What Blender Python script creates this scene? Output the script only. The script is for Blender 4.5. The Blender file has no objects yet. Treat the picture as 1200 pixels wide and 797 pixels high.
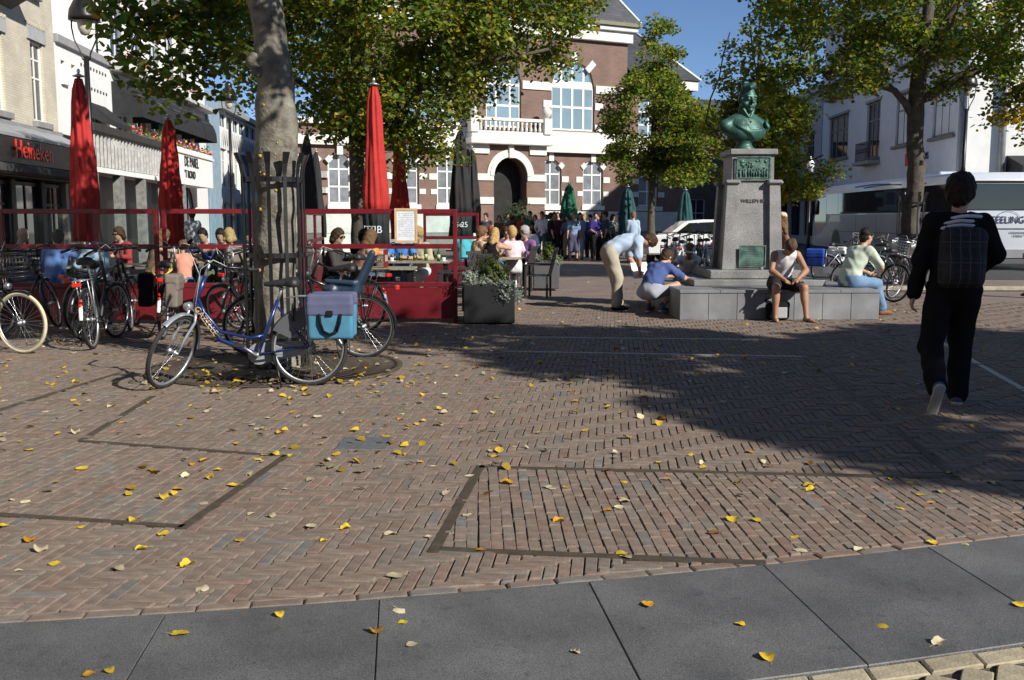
import bpy, bmesh, math, random
import numpy as np
from mathutils import Vector as V, Matrix as M, Quaternion, noise
R = math.radians
PI = math.pi
rnd = random.Random(7)
nrng = np.random.default_rng(11)
C = bpy.context.scene.collection
scn = bpy.context.scene

# ---------------------------------------------------------------- camera, sky, sun, exposure
CAM_H = 1.5
PITCH = math.atan(140.5 / 1150)
cam = bpy.data.cameras.new('camera')
cam.sensor_width = 36; cam.lens = 1150 / 1200 * 36
cam.clip_start = 0.05; cam.clip_end = 3000
camo = bpy.data.objects.new('camera', cam); C.objects.link(camo)
camo.location = (0, 0, CAM_H); camo.rotation_euler = (R(90) - PITCH, 0, 0)
scn.camera = camo

SUN_DIR = V((-0.76, 0.65, 0)).normalized()          # way the light travels over the ground
SUN_EL = R(32)
world = bpy.data.worlds.new('World'); scn.world = world; world.use_nodes = True
nt = world.node_tree
sky = nt.nodes.new('ShaderNodeTexSky'); sky.sky_type = 'NISHITA'; sky.sun_disc = False
sky.sun_elevation = SUN_EL
to_sun = -SUN_DIR
sky.sun_rotation = math.atan2(to_sun.x, to_sun.y)
sky.air_density = 1.0; sky.dust_density = 0.0; sky.ozone_density = 3.6; sky.altitude = 4000
nt.links.new(sky.outputs[0], nt.nodes['Background'].inputs[0])
nt.nodes['Background'].inputs[1].default_value = 0.092
sl = bpy.data.lights.new('sun', 'SUN'); sl.energy = 4.95; sl.angle = R(0.53); sl.color = (1.0, 0.95, 0.86)
so = bpy.data.objects.new('sun', sl); C.objects.link(so)
ldir = V((SUN_DIR.x * math.cos(SUN_EL), SUN_DIR.y * math.cos(SUN_EL), -math.sin(SUN_EL)))
so.rotation_euler = ldir.to_track_quat('-Z', 'Y').to_euler(); so.location = (20, -20, 30)
scn.view_settings.view_transform = 'Standard'; scn.view_settings.look = 'None'
scn.view_settings.exposure = 0.34; scn.view_settings.gamma = 1
scn.cycles.max_bounces = 6; scn.cycles.diffuse_bounces = 3; scn.cycles.transparent_max_bounces = 12
scn.cycles.caustics_reflective = False; scn.cycles.caustics_refractive = False

# ---------------------------------------------------------------- helpers: layout, objects
def G(px, py, z=0.0):
    """world point at height z that the photograph's pixel looks at"""
    u = (px - 600) / 1150; v = (py - 398.5) / 1150
    Y = math.cos(PITCH) - v * math.sin(PITCH); Z = -math.sin(PITCH) - v * math.cos(PITCH)
    t = (z - CAM_H) / Z
    return V((u * t, Y * t, z))

def tag(o, label=None, cat=None, group=None, kind=None):
    if label: o['label'] = label
    if cat: o['category'] = cat
    if group: o['group'] = group
    if kind: o['kind'] = kind
    return o

def thing(name, label, cat, loc=(0, 0, 0), rz=0.0, group=None, rot=None):
    o = bpy.data.objects.new(name, None); C.objects.link(o)
    o.empty_display_size = .1
    o.location = loc; o.rotation_euler = rot if rot else (0, 0, rz)
    return tag(o, label, cat, group)

def link(name, me, parent=None, loc=None, rot=None):
    o = bpy.data.objects.new(name, me); C.objects.link(o)
    if parent is not None: o.parent = parent
    if loc is not None: o.location = loc
    if rot is not None: o.rotation_euler = rot
    return o

def kids(o): return [c for c in list(o.children)]
def dup(o, loc=None, rz=None, label=None, group=None, parent=None):
    c = o.copy(); C.objects.link(c)
    if parent is not None: c.parent = parent
    for k in kids(o): dup(k, parent=c)
    if loc is not None: c.location = loc
    if rz is not None: c.rotation_euler = (0, 0, rz)
    if label: c['label'] = label
    if group: c['group'] = group
    return c
def recolor(o, old, new):
    """object-level material swap on a copied thing that shares mesh data"""
    for k in [o] + [d for d in o.children_recursive]:
        if k.type != 'MESH': continue
        for s in k.material_slots:
            if s.material == old: s.link = 'OBJECT'; s.material = new

class MB:
    def __init__(s): s.v = []; s.f = []; s.m = []; s.sm = []
    def add(s, vs, fs, m=0, smooth=False):
        b = len(s.v); s.v.extend([tuple(v) for v in vs])
        for f in fs: s.f.append(tuple(i + b for i in f)); s.m.append(m); s.sm.append(smooth)
        return s
    def box(s, x0, x1, y0, y1, z0, z1, m=0):
        vs = [(x0,y0,z0),(x1,y0,z0),(x1,y1,z0),(x0,y1,z0),(x0,y0,z1),(x1,y0,z1),(x1,y1,z1),(x0,y1,z1)]
        return s.add(vs, [(0,3,2,1),(4,5,6,7),(0,1,5,4),(1,2,6,5),(2,3,7,6),(3,0,4,7)], m)
    def bbox(s, x0, x1, y0, y1, z0, z1, b=.01, m=0):
        """box with chamfered edges"""
        bm = bmesh.new(); bmesh.ops.create_cube(bm, size=1)
        for v in bm.verts: v.co = V(((x0+x1)/2+v.co.x*(x1-x0), (y0+y1)/2+v.co.y*(y1-y0), (z0+z1)/2+v.co.z*(z1-z0)))
        bmesh.ops.bevel(bm, geom=list(bm.edges), offset=b, segments=1, affect='EDGES', profile=.5)
        bm.verts.index_update()
        s.add([v.co for v in bm.verts], [[v.index for v in f.verts] for f in bm.faces], m); bm.free(); return s
    def tube(s, pts, r, n=8, closed=False, m=0, caps=True, flat=None):
        pts = [V(p) for p in pts]; N = len(pts)
        rs = r if isinstance(r, (list, tuple)) else [r] * N
        vs = []; prev = None
        for i, p in enumerate(pts):
            if closed: t = pts[(i+1) % N] - pts[i-1]
            else: t = pts[min(i+1, N-1)] - pts[max(i-1, 0)]
            if t.length < 1e-9: t = V((0, 0, 1))
            t.normalize()
            if prev is None:
                a = V((0, 0, 1)) if abs(t.z) < .9 else V((1, 0, 0))
                x = t.cross(a).normalized()
            else:
                x = prev - t * prev.dot(t)
                x = x.normalized() if x.length > 1e-6 else t.orthogonal().normalized()
            prev = x; y = t.cross(x)
            for k in range(n):
                a = 2 * PI * k / n
                vs.append(p + (x * math.cos(a) + y * math.sin(a)) * rs[i])
        fs = []
        for i in range(N if closed else N - 1):
            j = (i + 1) % N
            for k in range(n):
                fs.append((i*n+k, i*n+(k+1) % n, j*n+(k+1) % n, j*n+k))
        s.add(vs, fs, m, True)
        if caps and not closed:
            b = len(s.v) - len(vs)
            s.f.append(tuple(b + k for k in reversed(range(n)))); s.m.append(m); s.sm.append(False)
            s.f.append(tuple(b + (N-1)*n + k for k in range(n))); s.m.append(m); s.sm.append(False)
        return s
    def lathe(s, prof, n=16, c=(0, 0, 0), m=0, smooth=True, fn=None, mat=None):
        vs = []
        for r, z in prof:
            for k in range(n):
                a = 2 * PI * k / n; q = r * (fn(a, z) if fn else 1)
                p = V((c[0] + q * math.cos(a), c[1] + q * math.sin(a), c[2] + z))
                vs.append(mat @ p if mat else p)
        fs = [(i*n+k, i*n+(k+1) % n, (i+1)*n+(k+1) % n, (i+1)*n+k) for i in range(len(prof)-1) for k in range(n)]
        fs.append(tuple(reversed(range(n)))); fs.append(tuple((len(prof)-1)*n + k for k in range(n)))
        return s.add(vs, fs, m, smooth)
    def prism(s, poly, z0, z1, m=0, axis='z'):
        """polygon (a,b) swept between z0 and z1 along an axis; axis y: (a,b)->(x,z)"""
        n = len(poly)
        def P(a, b, h): return (a, b, h) if axis == 'z' else ((a, h, b) if axis == 'y' else (h, a, b))
        vs = [P(a, b, z0) for a, b in poly] + [P(a, b, z1) for a, b in poly]
        fs = [tuple(reversed(range(n))), tuple(range(n, 2*n))] + [(i, (i+1) % n, n+(i+1) % n, n+i) for i in range(n)]
        return s.add(vs, fs, m)
    def ell(s, c, r, n=10, m=0):
        vs = [(c[0], c[1], c[2]-r[2])]; k = n // 2
        for i in range(1, k):
            t = -PI/2 + PI * i / k
            for j in range(n): vs.append((c[0]+r[0]*math.cos(t)*math.cos(2*PI*j/n), c[1]+r[1]*math.cos(t)*math.sin(2*PI*j/n), c[2]+r[2]*math.sin(t)))
        vs.append((c[0], c[1], c[2]+r[2])); L = len(vs)-1
        fs = [(0, 1+(j+1) % n, 1+j) for j in range(n)]
        for i in range(k-2):
            for j in range(n): fs.append((1+i*n+j, 1+i*n+(j+1) % n, 1+(i+1)*n+(j+1) % n, 1+(i+1)*n+j))
        fs += [(L, 1+(k-2)*n+j, 1+(k-2)*n+(j+1) % n) for j in range(n)]
        return s.add(vs, fs, m, True)
    def xf(s, mat, start=0):
        for i in range(start, len(s.v)): s.v[i] = tuple(mat @ V(s.v[i]))
        return s
    def mesh(s, name, mats):
        me = bpy.data.meshes.new(name); me.from_pydata(s.v, [], s.f)
        for m in (mats if isinstance(mats, (list, tuple)) else [mats]): me.materials.append(m)
        me.polygons.foreach_set('material_index', s.m); me.polygons.foreach_set('use_smooth', s.sm)
        me.update(); return me
    def obj(s, name, mats, parent=None, loc=None, rot=None):
        return link(name, s.mesh(name, mats), parent, loc, rot)

def np_mesh(name, verts, quads, mats, smooth=True, tris=False, col=None, norm=None):
    me = bpy.data.meshes.new(name)
    k = quads.shape[1]
    me.vertices.add(len(verts)); me.vertices.foreach_set('co', verts.astype(np.float32).ravel())
    me.loops.add(quads.size); me.loops.foreach_set('vertex_index', quads.astype(np.int32).ravel())
    me.polygons.add(len(quads)); me.polygons.foreach_set('loop_start', np.arange(0, quads.size, k, dtype=np.int32))
    me.polygons.foreach_set('use_smooth', np.full(len(quads), smooth, dtype=bool))
    for m in (mats if isinstance(mats, (list, tuple)) else [mats]): me.materials.append(m)
    if col is not None:
        a = me.color_attributes.new('tint', 'FLOAT_COLOR', 'POINT')
        a.data.foreach_set('color', np.concatenate([col, np.ones((len(col), 1))], 1).astype(np.float32).ravel())
    me.update(calc_edges=True); me.validate(); return me

def text_mesh(txt, size, ext=.004, mat=None, align='CENTER', bevel=0, sx=1.0):
    cu = bpy.data.curves.new('lettering', 'FONT'); cu.body = txt; cu.size = size; cu.extrude = ext
    cu.align_x = align; cu.align_y = 'CENTER'; cu.resolution_u = 3; cu.offset = bevel
    o = bpy.data.objects.new('lettering', cu); C.objects.link(o)
    dg = bpy.context.evaluated_depsgraph_get(); dg.update()
    me = bpy.data.meshes.new_from_object(o.evaluated_get(dg))
    bpy.data.objects.remove(o); bpy.data.curves.remove(cu)
    me.name = 'lettering'; me.materials.clear()
    if mat: me.materials.append(mat)
    if sx != 1.0:
        for v in me.vertices: v.co.x *= sx
    return me
TXT_ROT = (R(90), 0, 0)          # lettering that stands upright and faces local -y

# ---------------------------------------------------------------- helpers: materials
def S(r, g, b):
    f = lambda c: ((c/255+.055)/1.055)**2.4 if c/255 > .04045 else c/255/12.92
    return (f(r), f(g), f(b))
_mats = {}
def mat(name, col, rough=.6, metal=0.0, var=.12, scale=6.0, bump=0.0, bscale=40.0, spec=.5, coat=0, detail=4, dirt=None):
    """principled with mottled colour and a fine relief, in object coordinates"""
    if name in _mats: return _mats[name]
    m = bpy.data.materials.new(name); m.use_nodes = True; t = m.node_tree; L = t.links
    b = t.nodes['Principled BSDF']
    b.inputs['Roughness'].default_value = rough; b.inputs['Metallic'].default_value = metal
    b.inputs['Specular IOR Level'].default_value = spec; b.inputs['Coat Weight'].default_value = coat
    tc = t.nodes.new('ShaderNodeTexCoord')
    if var:
        n = t.nodes.new('ShaderNodeTexNoise'); n.inputs['Scale'].default_value = scale; n.inputs['Detail'].default_value = detail
        L.new(tc.outputs['Object'], n.inputs['Vector'])
        rp = t.nodes.new('ShaderNodeValToRGB')
        e = rp.color_ramp.elements
        e[0].position = .3; e[1].position = .7
        e[0].color = tuple(max(0, c*(1-var)) for c in col) + (1,); e[1].color = tuple(min(1, c*(1+var)) for c in col) + (1,)
        if dirt: e[0].color = tuple(dirt) + (1,)
        L.new(n.outputs['Fac'], rp.inputs[0]); L.new(rp.outputs[0], b.inputs['Base Color'])
    else: b.inputs['Base Color'].default_value = tuple(col) + (1,)
    if bump:
        n2 = t.nodes.new('ShaderNodeTexNoise'); n2.inputs['Scale'].default_value = bscale; n2.inputs['Detail'].default_value = 5
        L.new(tc.outputs['Object'], n2.inputs['Vector'])
        bp = t.nodes.new('ShaderNodeBump'); bp.inputs['Strength'].default_value = bump; bp.inputs['Distance'].default_value = .02
        L.new(n2.outputs['Fac'], bp.inputs['Height']); L.new(bp.outputs[0], b.inputs['Normal'])
    _mats[name] = m; return m

def tint_mat(name, rough=.7, bump=.3, bscale=60, mottle=.25, mscale=14, transl=0.0, spec=.3):
    """colour from the mesh's own 'tint' attribute (each brick or leaf its own colour), mottled"""
    m = bpy.data.materials.new(name); m.use_nodes = True; t = m.node_tree; L = t.links
    b = t.nodes['Principled BSDF']; b.inputs['Roughness'].default_value = rough; b.inputs['Specular IOR Level'].default_value = spec
    at = t.nodes.new('ShaderNodeVertexColor'); at.layer_name = 'tint'
    tc = t.nodes.new('ShaderNodeTexCoord')
    n = t.nodes.new('ShaderNodeTexNoise'); n.inputs['Scale'].default_value = mscale; n.inputs['Detail'].default_value = 6
    L.new(tc.outputs['Object'], n.inputs['Vector'])
    mr = t.nodes.new('ShaderNodeMapRange'); mr.inputs[1].default_value = .3; mr.inputs[2].default_value = .7
    mr.inputs[3].default_value = 1 - mottle; mr.inputs[4].default_value = 1 + mottle
    L.new(n.outputs['Fac'], mr.inputs[0])
    mx = t.nodes.new('ShaderNodeVectorMath'); mx.operation = 'SCALE'
    L.new(at.outputs['Color'], mx.inputs[0]); L.new(mr.outputs[0], mx.inputs['Scale'])
    L.new(mx.outputs[0], b.inputs['Base Color'])
    if bump:
        n2 = t.nodes.new('ShaderNodeTexNoise'); n2.inputs['Scale'].default_value = bscale; n2.inputs['Detail'].default_value = 4
        L.new(tc.outputs['Object'], n2.inputs['Vector'])
        bp = t.nodes.new('ShaderNodeBump'); bp.inputs['Strength'].default_value = bump; bp.inputs['Distance'].default_value = .008
        L.new(n2.outputs['Fac'], bp.inputs['Height']); L.new(bp.outputs[0], b.inputs['Normal'])
    if transl:
        tr = t.nodes.new('ShaderNodeBsdfTranslucent'); ms = t.nodes.new('ShaderNodeMixShader')
        hs = t.nodes.new('ShaderNodeHueSaturation'); hs.inputs['Value'].default_value = 1.5; hs.inputs['Saturation'].default_value = 1.1
        L.new(mx.outputs[0], hs.inputs['Color']); L.new(hs.outputs[0], tr.inputs[0])
        ms.inputs[0].default_value = transl
        L.new(b.outputs[0], ms.inputs[1]); L.new(tr.outputs[0], ms.inputs[2]); L.new(ms.outputs[0], t.nodes['Material Output'].inputs[0])
    return m

def brick_mat(name, c1, c2, mortar, bw=.21, bh=.065, joint=.011, rough=.85, plane='xz', bump=.4, stain=0):
    m = bpy.data.materials.new(name); m.use_nodes = True; t = m.node_tree; L = t.links
    b = t.nodes['Principled BSDF']; b.inputs['Roughness'].default_value = rough
    tc = t.nodes.new('ShaderNodeTexCoord'); sp = t.nodes.new('ShaderNodeSeparateXYZ'); cb = t.nodes.new('ShaderNodeCombineXYZ')
    L.new(tc.outputs['Object'], sp.inputs[0])
    if plane == 'xz':
        ad = t.nodes.new('ShaderNodeMath'); L.new(sp.outputs[0], ad.inputs[0]); L.new(sp.outputs[1], ad.inputs[1])
        L.new(ad.outputs[0], cb.inputs[0]); L.new(sp.outputs[2], cb.inputs[1])
    else: L.new(sp.outputs[0], cb.inputs[0]); L.new(sp.outputs[1], cb.inputs[1])
    bk = t.nodes.new('ShaderNodeTexBrick'); bk.inputs['Scale'].default_value = 1
    bk.inputs['Brick Width'].default_value = bw; bk.inputs['Row Height'].default_value = bh; bk.inputs['Mortar Size'].default_value = joint/2
    bk.inputs['Color1'].default_value = c1 + (1,); bk.inputs['Color2'].default_value = c2 + (1,); bk.inputs['Mortar'].default_value = mortar + (1,)
    L.new(cb.outputs[0], bk.inputs['Vector'])
    n = t.nodes.new('ShaderNodeTexNoise'); n.inputs['Scale'].default_value = 1.3; n.inputs['Detail'].default_value = 6
    L.new(tc.outputs['Object'], n.inputs['Vector'])
    mr = t.nodes.new('ShaderNodeMapRange'); mr.inputs[1].default_value = .3; mr.inputs[2].default_value = .7; mr.inputs[3].default_value = .82; mr.inputs[4].default_value = 1.12
    L.new(n.outputs['Fac'], mr.inputs[0])
    mx = t.nodes.new('ShaderNodeVectorMath'); mx.operation = 'SCALE'
    L.new(bk.outputs['Color'], mx.inputs[0]); L.new(mr.outputs[0], mx.inputs['Scale']); L.new(mx.outputs[0], b.inputs['Base Color'])
    bp = t.nodes.new('ShaderNodeBump'); bp.inputs['Strength'].default_value = bump; bp.inputs['Distance'].default_value = .01; bp.invert = True
    L.new(bk.outputs['Fac'], bp.inputs['Height']); L.new(bp.outputs[0], b.inputs['Normal'])
    return m

def glass_clear(name, tint=(.9, .95, .95), refl=.1):
    m = bpy.data.materials.new(name); m.use_nodes = True; t = m.node_tree; L = t.links
    gl = t.nodes.new('ShaderNodeBsdfGlossy'); gl.inputs['Roughness'].default_value = .02
    tr = t.nodes.new('ShaderNodeBsdfTransparent'); tr.inputs[0].default_value = tint + (1,)
    fr = t.nodes.new('ShaderNodeFresnel'); fr.inputs[0].default_value = 1.22
    ms = t.nodes.new('ShaderNodeMixShader'); L.new(fr.outputs[0], ms.inputs[0])
    L.new(tr.outputs[0], ms.inputs[1]); L.new(gl.outputs[0], ms.inputs[2]); L.new(ms.outputs[0], t.nodes['Material Output'].inputs[0])
    return m

def plain(col, rough=.65, var=.1, bump=.1, bscale=60, metal=0, spec=.25):
    k = 'finish_%02x%02x%02x_%d_%d' % (int(col[0]*255), int(col[1]*255), int(col[2]*255), int(rough*100), int(metal*10))
    return mat(k, col, rough, metal, var, 9, bump, bscale, spec)

blackp = mat('black_paint', (.012, .012, .013), .35, 0, .3, 12, .05, 80)
steel = mat('steel', (.55, .56, .57), .3, 1, .1, 20, .05, 100)
alu = mat('dull_aluminium', (.5, .52, .54), .42, .8, .12, 18, .08, 80)
rubber = mat('tyre_rubber', (.022, .021, .02), .75, 0, .3, 30, .3, 120)
whitep = mat('white_render', (.78, .78, .76), .8, 0, .06, 2.2, .25, 30)
whitetrim = mat('white_trim_paint', (.8, .79, .75), .55, 0, .05, 3, .1, 30)
wood = mat('weathered_wood', (.33, .26, .18), .75, 0, .25, 14, .3, 60)
darkwood = mat('dark_stained_wood', (.035, .03, .027), .6, 0, .3, 14, .2, 60)
redpaint = mat('dark_red_paint', (.15, .01, .016), .42, 0, .15, 8, .08, 60)
pane_m = mat('window_glass', (.035, .045, .055), .06, 0, .4, .8, 0, 10, .9)
pane_blue = mat('window_glass_with_blinds', (.2, .3, .37), .12, 0, .12, .8, 0, 10, .9)
pane_net = mat('window_glass_with_net_curtain', (.2, .22, .24), .1, 0, .25, 2.5, 0, 10, .9)
darkroom = mat('dark_interior', (.012, .011, .01), .8, 0, .5, 3, 0)

# ---------------------------------------------------------------- helpers: smooth organic surfaces (blended solids, surface nets)
def sdf_mesh(prims, res, k=.03, cuts=(), wrinkle=0, wfreq=28, wseed=0):
    lo = np.full(3, 1e9); hi = -lo
    P = []
    for p in prims:
        sub = p[0] == 'sub'
        if sub: p = p[1:]
        kk = k
        if isinstance(p[-1], dict): kk = p[-1].get('k', k); p = p[:-1]
        if p[0] == 'cap':
            a, b = np.array(p[1], float), np.array(p[2], float); r = max(p[3], p[4]); l, h = np.minimum(a, b)-r, np.maximum(a, b)+r
        else:
            c = np.array(p[1], float); e = np.array(p[2], float)
            RM = np.array(p[3] if len(p) > 3 and p[3] is not None else np.eye(3), float)
            ext = np.abs(RM) @ e; l, h = c-ext, c+ext
            if p[0] == 'box': pass
        P.append((sub, p, kk, l, h))
        if not sub: lo = np.minimum(lo, l); hi = np.maximum(hi, h)
    pad = .012+3*res; lo -= pad; hi += pad
    n = np.ceil((hi-lo)/res).astype(int)+1
    X = [lo[i]+res*np.arange(n[i]) for i in range(3)]
    D = np.full(n, .5, np.float32)
    for sub, p, kk, l, h in P:
        m = kk+3*res+.02
        i0 = np.maximum(0, np.floor((l-m-lo)/res).astype(int)); i1 = np.minimum(n, np.ceil((h+m-lo)/res).astype(int)+1)
        if (i1 <= i0).any(): continue
        sl_ = tuple(slice(i0[i], i1[i]) for i in range(3))
        x = X[0][sl_[0]][:, None, None]; y = X[1][sl_[1]][None, :, None]; z = X[2][sl_[2]][None, None, :]
        if p[0] == 'cap':
            a = np.array(p[1], float); d = np.array(p[2], float)-a; L2 = max(d @ d, 1e-9)
            t = np.clip(((x-a[0])*d[0]+(y-a[1])*d[1]+(z-a[2])*d[2])/L2, 0, 1)
            q = np.sqrt((x-a[0]-t*d[0])**2+(y-a[1]-t*d[1])**2+(z-a[2]-t*d[2])**2)-(p[3]+(p[4]-p[3])*t)
        else:
            c = np.array(p[1], float); e = np.array(p[2], float); RM = np.array(p[3] if len(p) > 3 and p[3] is not None else np.eye(3), float)
            px = x-c[0]; py = y-c[1]; pz = z-c[2]
            u = [RM[0, i]*px+RM[1, i]*py+RM[2, i]*pz for i in range(3)]
            if p[0] == 'ell':
                k0 = np.sqrt(sum((u[i]/e[i])**2 for i in range(3)))+1e-9; k1 = np.sqrt(sum((u[i]/e[i]**2)**2 for i in range(3)))+1e-9
                q = k0*(k0-1)/k1
            else:
                rd = p[4] if len(p) > 4 else .01
                g_ = [np.abs(u[i])-e[i]+rd for i in range(3)]
                q = np.sqrt(sum(np.maximum(v, 0)**2 for v in g_))+np.minimum(np.maximum(np.maximum(g_[0], g_[1]), g_[2]), 0)-rd
        o = D[sl_]
        if sub:
            q = -q; hh = np.maximum(kk*.5-np.abs(o-q), 0)/(kk*.5); D[sl_] = np.maximum(o, q)+hh*hh*kk*.125
        else:
            hh = np.maximum(kk-np.abs(o-q), 0)/max(kk, 1e-6); D[sl_] = np.minimum(o, q)-hh*hh*kk*.25
    if wrinkle:
        x, y, z = X[0][:, None, None], X[1][None, :, None], X[2][None, None, :]; f = wfreq
        w = np.sin(x*f+1.7*np.sin(z*f*.43+wseed)+wseed)*np.sin(z*f*.8+1.9*np.sin(x*f*.5+y*f*.4)+wseed*2)+.6*np.sin(y*f*1.2+z*f*.9+2*np.sin(x*f*.7)+wseed*3)
        D += (wrinkle*w*np.clip(1-np.abs(D)*12, 0, 1)).astype(np.float32)
    for c in cuts:                                      # keep dot(n, p) <= d
        nx, d = np.array(c[0], float), c[1]
        D = np.maximum(D, (X[0][:, None, None]*nx[0]+X[1][None, :, None]*nx[1]+X[2][None, None, :]*nx[2]-d).astype(np.float32))
    D = np.clip(D, -.3, .3)
    ins = D < 0
    s8 = [ins[i:n[0]-1+i, j:n[1]-1+j, q:n[2]-1+q] for i in (0, 1) for j in (0, 1) for q in (0, 1)]
    cnt = sum(s.astype(np.int8) for s in s8)
    act = (cnt > 0) & (cnt < 8); ijk = np.argwhere(act)
    if len(ijk) == 0: return np.zeros((0, 3)), np.zeros((0, 4), int)
    val = np.stack([D[ijk[:, 0]+i, ijk[:, 1]+j, ijk[:, 2]+q] for i in (0, 1) for j in (0, 1) for q in (0, 1)], 1)
    cor = np.array([(i, j, q) for i in (0, 1) for j in (0, 1) for q in (0, 1)], float)
    sm = np.zeros((len(ijk), 3)); ct = np.zeros(len(ijk))
    for a in range(8):
        for b in range(a+1, 8):
            if abs(cor[a]-cor[b]).sum() != 1: continue
            va, vb = val[:, a], val[:, b]; mk = (va < 0) != (vb < 0)
            t = np.where(mk, va/np.where(mk, va-vb, 1), 0)
            sm += mk[:, None]*(cor[a]+t[:, None]*(cor[b]-cor[a])); ct += mk
    vert = lo + res*(ijk+sm/ct[:, None])
    idx = -np.ones(act.shape, np.int64); idx[act] = np.arange(len(ijk))
    Q = []
    for ax in range(3):
        b_, c_ = [(1, 2), (2, 0), (0, 1)][ax]
        s0 = [slice(None)]*3; s1 = [slice(None)]*3; s0[ax] = slice(0, -1); s1[ax] = slice(1, None)
        A, B = ins[tuple(s0)], ins[tuple(s1)]
        e = np.argwhere(A != B)
        e = e[(e[:, b_] > 0) & (e[:, c_] > 0) & (e[:, b_] < n[b_]-1) & (e[:, c_] < n[c_]-1)]
        def at(db, dc):
            q = e.copy(); q[:, b_] -= db; q[:, c_] -= dc; return idx[q[:, 0], q[:, 1], q[:, 2]]
        quad = np.stack([at(1, 1), at(0, 1), at(0, 0), at(1, 0)], 1)
        fl = A[e[:, 0], e[:, 1], e[:, 2]]
        quad[~fl] = quad[~fl][:, ::-1]; Q.append(quad)
    Q = np.concatenate(Q); Q = Q[(Q >= 0).all(1)]
    return vert, Q
def sd_link(name, vq, m, parent=None, loc=None, rot=None):
    return link(name, np_mesh(name, vq[0], vq[1], m), parent, loc, rot)
# ---------------------------------------------------------------- the ground
gm = brick_mat('far_clinker_paving', (.2, .15, .13), (.25, .19, .165), (.08, .07, .06), .2, .058, .009, .85, 'xy', .35)
bed_m = mat('joint_sand', (.085, .073, .06), .95, 0, .35, 30, .4, 120)
g = MB(); g.add([(-400, -60, -.03), (400, -60, -.03), (400, 900, -.03), (-400, 900, -.03)], [(0, 1, 2, 3)])
tag(g.obj('ground', gm), kind='structure')
g = MB(); g.add([(-4.6, 1.2, -.017), (6.0, 1.2, -.017), (6.0, 4.9, -.017), (12.4, 18.05, -.017), (-12.4, 18.05, -.017), (-4.6, 4.2, -.017)], [(0, 1, 2, 3, 4, 5)])
paving = tag(g.obj('paving', bed_m), kind='structure')

brick_m = tint_mat('clinker_brick', .8, .45, 70, .22, 16)
granite_m = mat('dark_granite', (.075, .08, .085), .55, 0, .42, 260, .25, 300, detail=3)
def granite(name, col, sp):
    m = mat(name, col, .55, 0, .3, 2.3, .15, 300, detail=11); t = m.node_tree; L = t.links
    b = t.nodes['Principled BSDF']; rp = b.inputs['Base Color'].links[0].from_node; oi = t.nodes.new('ShaderNodeObjectInfo')
    tc = [n for n in t.nodes if n.type == 'TEX_COORD'][0]
    n = t.nodes.new('ShaderNodeTexNoise'); n.inputs['Scale'].default_value = sp; n.inputs['Detail'].default_value = 2
    L.new(tc.outputs['Object'], n.inputs['Vector'])
    mr = t.nodes.new('ShaderNodeMapRange'); mr.inputs[1].default_value = .32; mr.inputs[2].default_value = .68; mr.inputs[3].default_value = .45; mr.inputs[4].default_value = 1.6
    L.new(n.outputs['Fac'], mr.inputs[0])
    mx = t.nodes.new('ShaderNodeVectorMath'); mx.operation = 'SCALE'
    L.new(rp.outputs[0], mx.inputs[0]); L.new(mr.outputs[0], mx.inputs['Scale'])
    m2 = t.nodes.new('ShaderNodeMapRange'); m2.inputs[3].default_value = .88; m2.inputs[4].default_value = 1.12; L.new(oi.outputs['Random'], m2.inputs[0])
    mx2 = t.nodes.new('ShaderNodeVectorMath'); mx2.operation = 'SCALE'; L.new(mx.outputs[0], mx2.inputs[0]); L.new(m2.outputs[0], mx2.inputs['Scale']); L.new(mx2.outputs[0], b.inputs['Base Color'])
    return m
def blotch(m, scale, lo):
    t = m.node_tree; L = t.links; b = t.nodes['Principled BSDF']; src = b.inputs['Base Color'].links[0].from_socket
    tc = t.nodes.new('ShaderNodeTexCoord'); n = t.nodes.new('ShaderNodeTexNoise'); n.inputs['Scale'].default_value = scale; n.inputs['Detail'].default_value = 7; n.inputs['Roughness'].default_value = .65
    oi = t.nodes.new('ShaderNodeObjectInfo'); ad = t.nodes.new('ShaderNodeVectorMath'); L.new(tc.outputs['Object'], ad.inputs[0]); L.new(oi.outputs['Location'], ad.inputs[1]); L.new(ad.outputs[0], n.inputs['Vector'])
    mr = t.nodes.new('ShaderNodeMapRange'); mr.inputs[1].default_value = .56; mr.inputs[2].default_value = .7; mr.inputs[3].default_value = 1; mr.inputs[4].default_value = lo; L.new(n.outputs['Fac'], mr.inputs[0])
    mx = t.nodes.new('ShaderNodeVectorMath'); mx.operation = 'SCALE'; L.new(src, mx.inputs[0]); L.new(mr.outputs[0], mx.inputs['Scale']); L.new(mx.outputs[0], b.inputs['Base Color']); return m
def vary(m, lo, hi):
    """every object that wears this finish is a little lighter or darker than the next"""
    t = m.node_tree; L = t.links; b = t.nodes['Principled BSDF']; src = b.inputs['Base Color'].links[0].from_socket; oi = t.nodes.new('ShaderNodeObjectInfo')
    mr = t.nodes.new('ShaderNodeMapRange'); mr.inputs[3].default_value = lo; mr.inputs[4].default_value = hi; L.new(oi.outputs['Random'], mr.inputs[0])
    mx = t.nodes.new('ShaderNodeVectorMath'); mx.operation = 'SCALE'; L.new(src, mx.inputs[0]); L.new(mr.outputs[0], mx.inputs['Scale']); L.new(mx.outputs[0], b.inputs['Base Color']); return m
slab_m = blotch(blotch(granite('speckled_dark_granite', (.106, .106, .105), 190), 3.2, .78), 14, .7)
strip_m = mat('rusty_brown_edging', (.085, .066, .045), .6, .2, .25, 14, .2, 90)
pale_strip_m = mat('pale_sunlit_edging', (.42, .4, .37), .6, 0, .15, 14, .2, 90)

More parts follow.
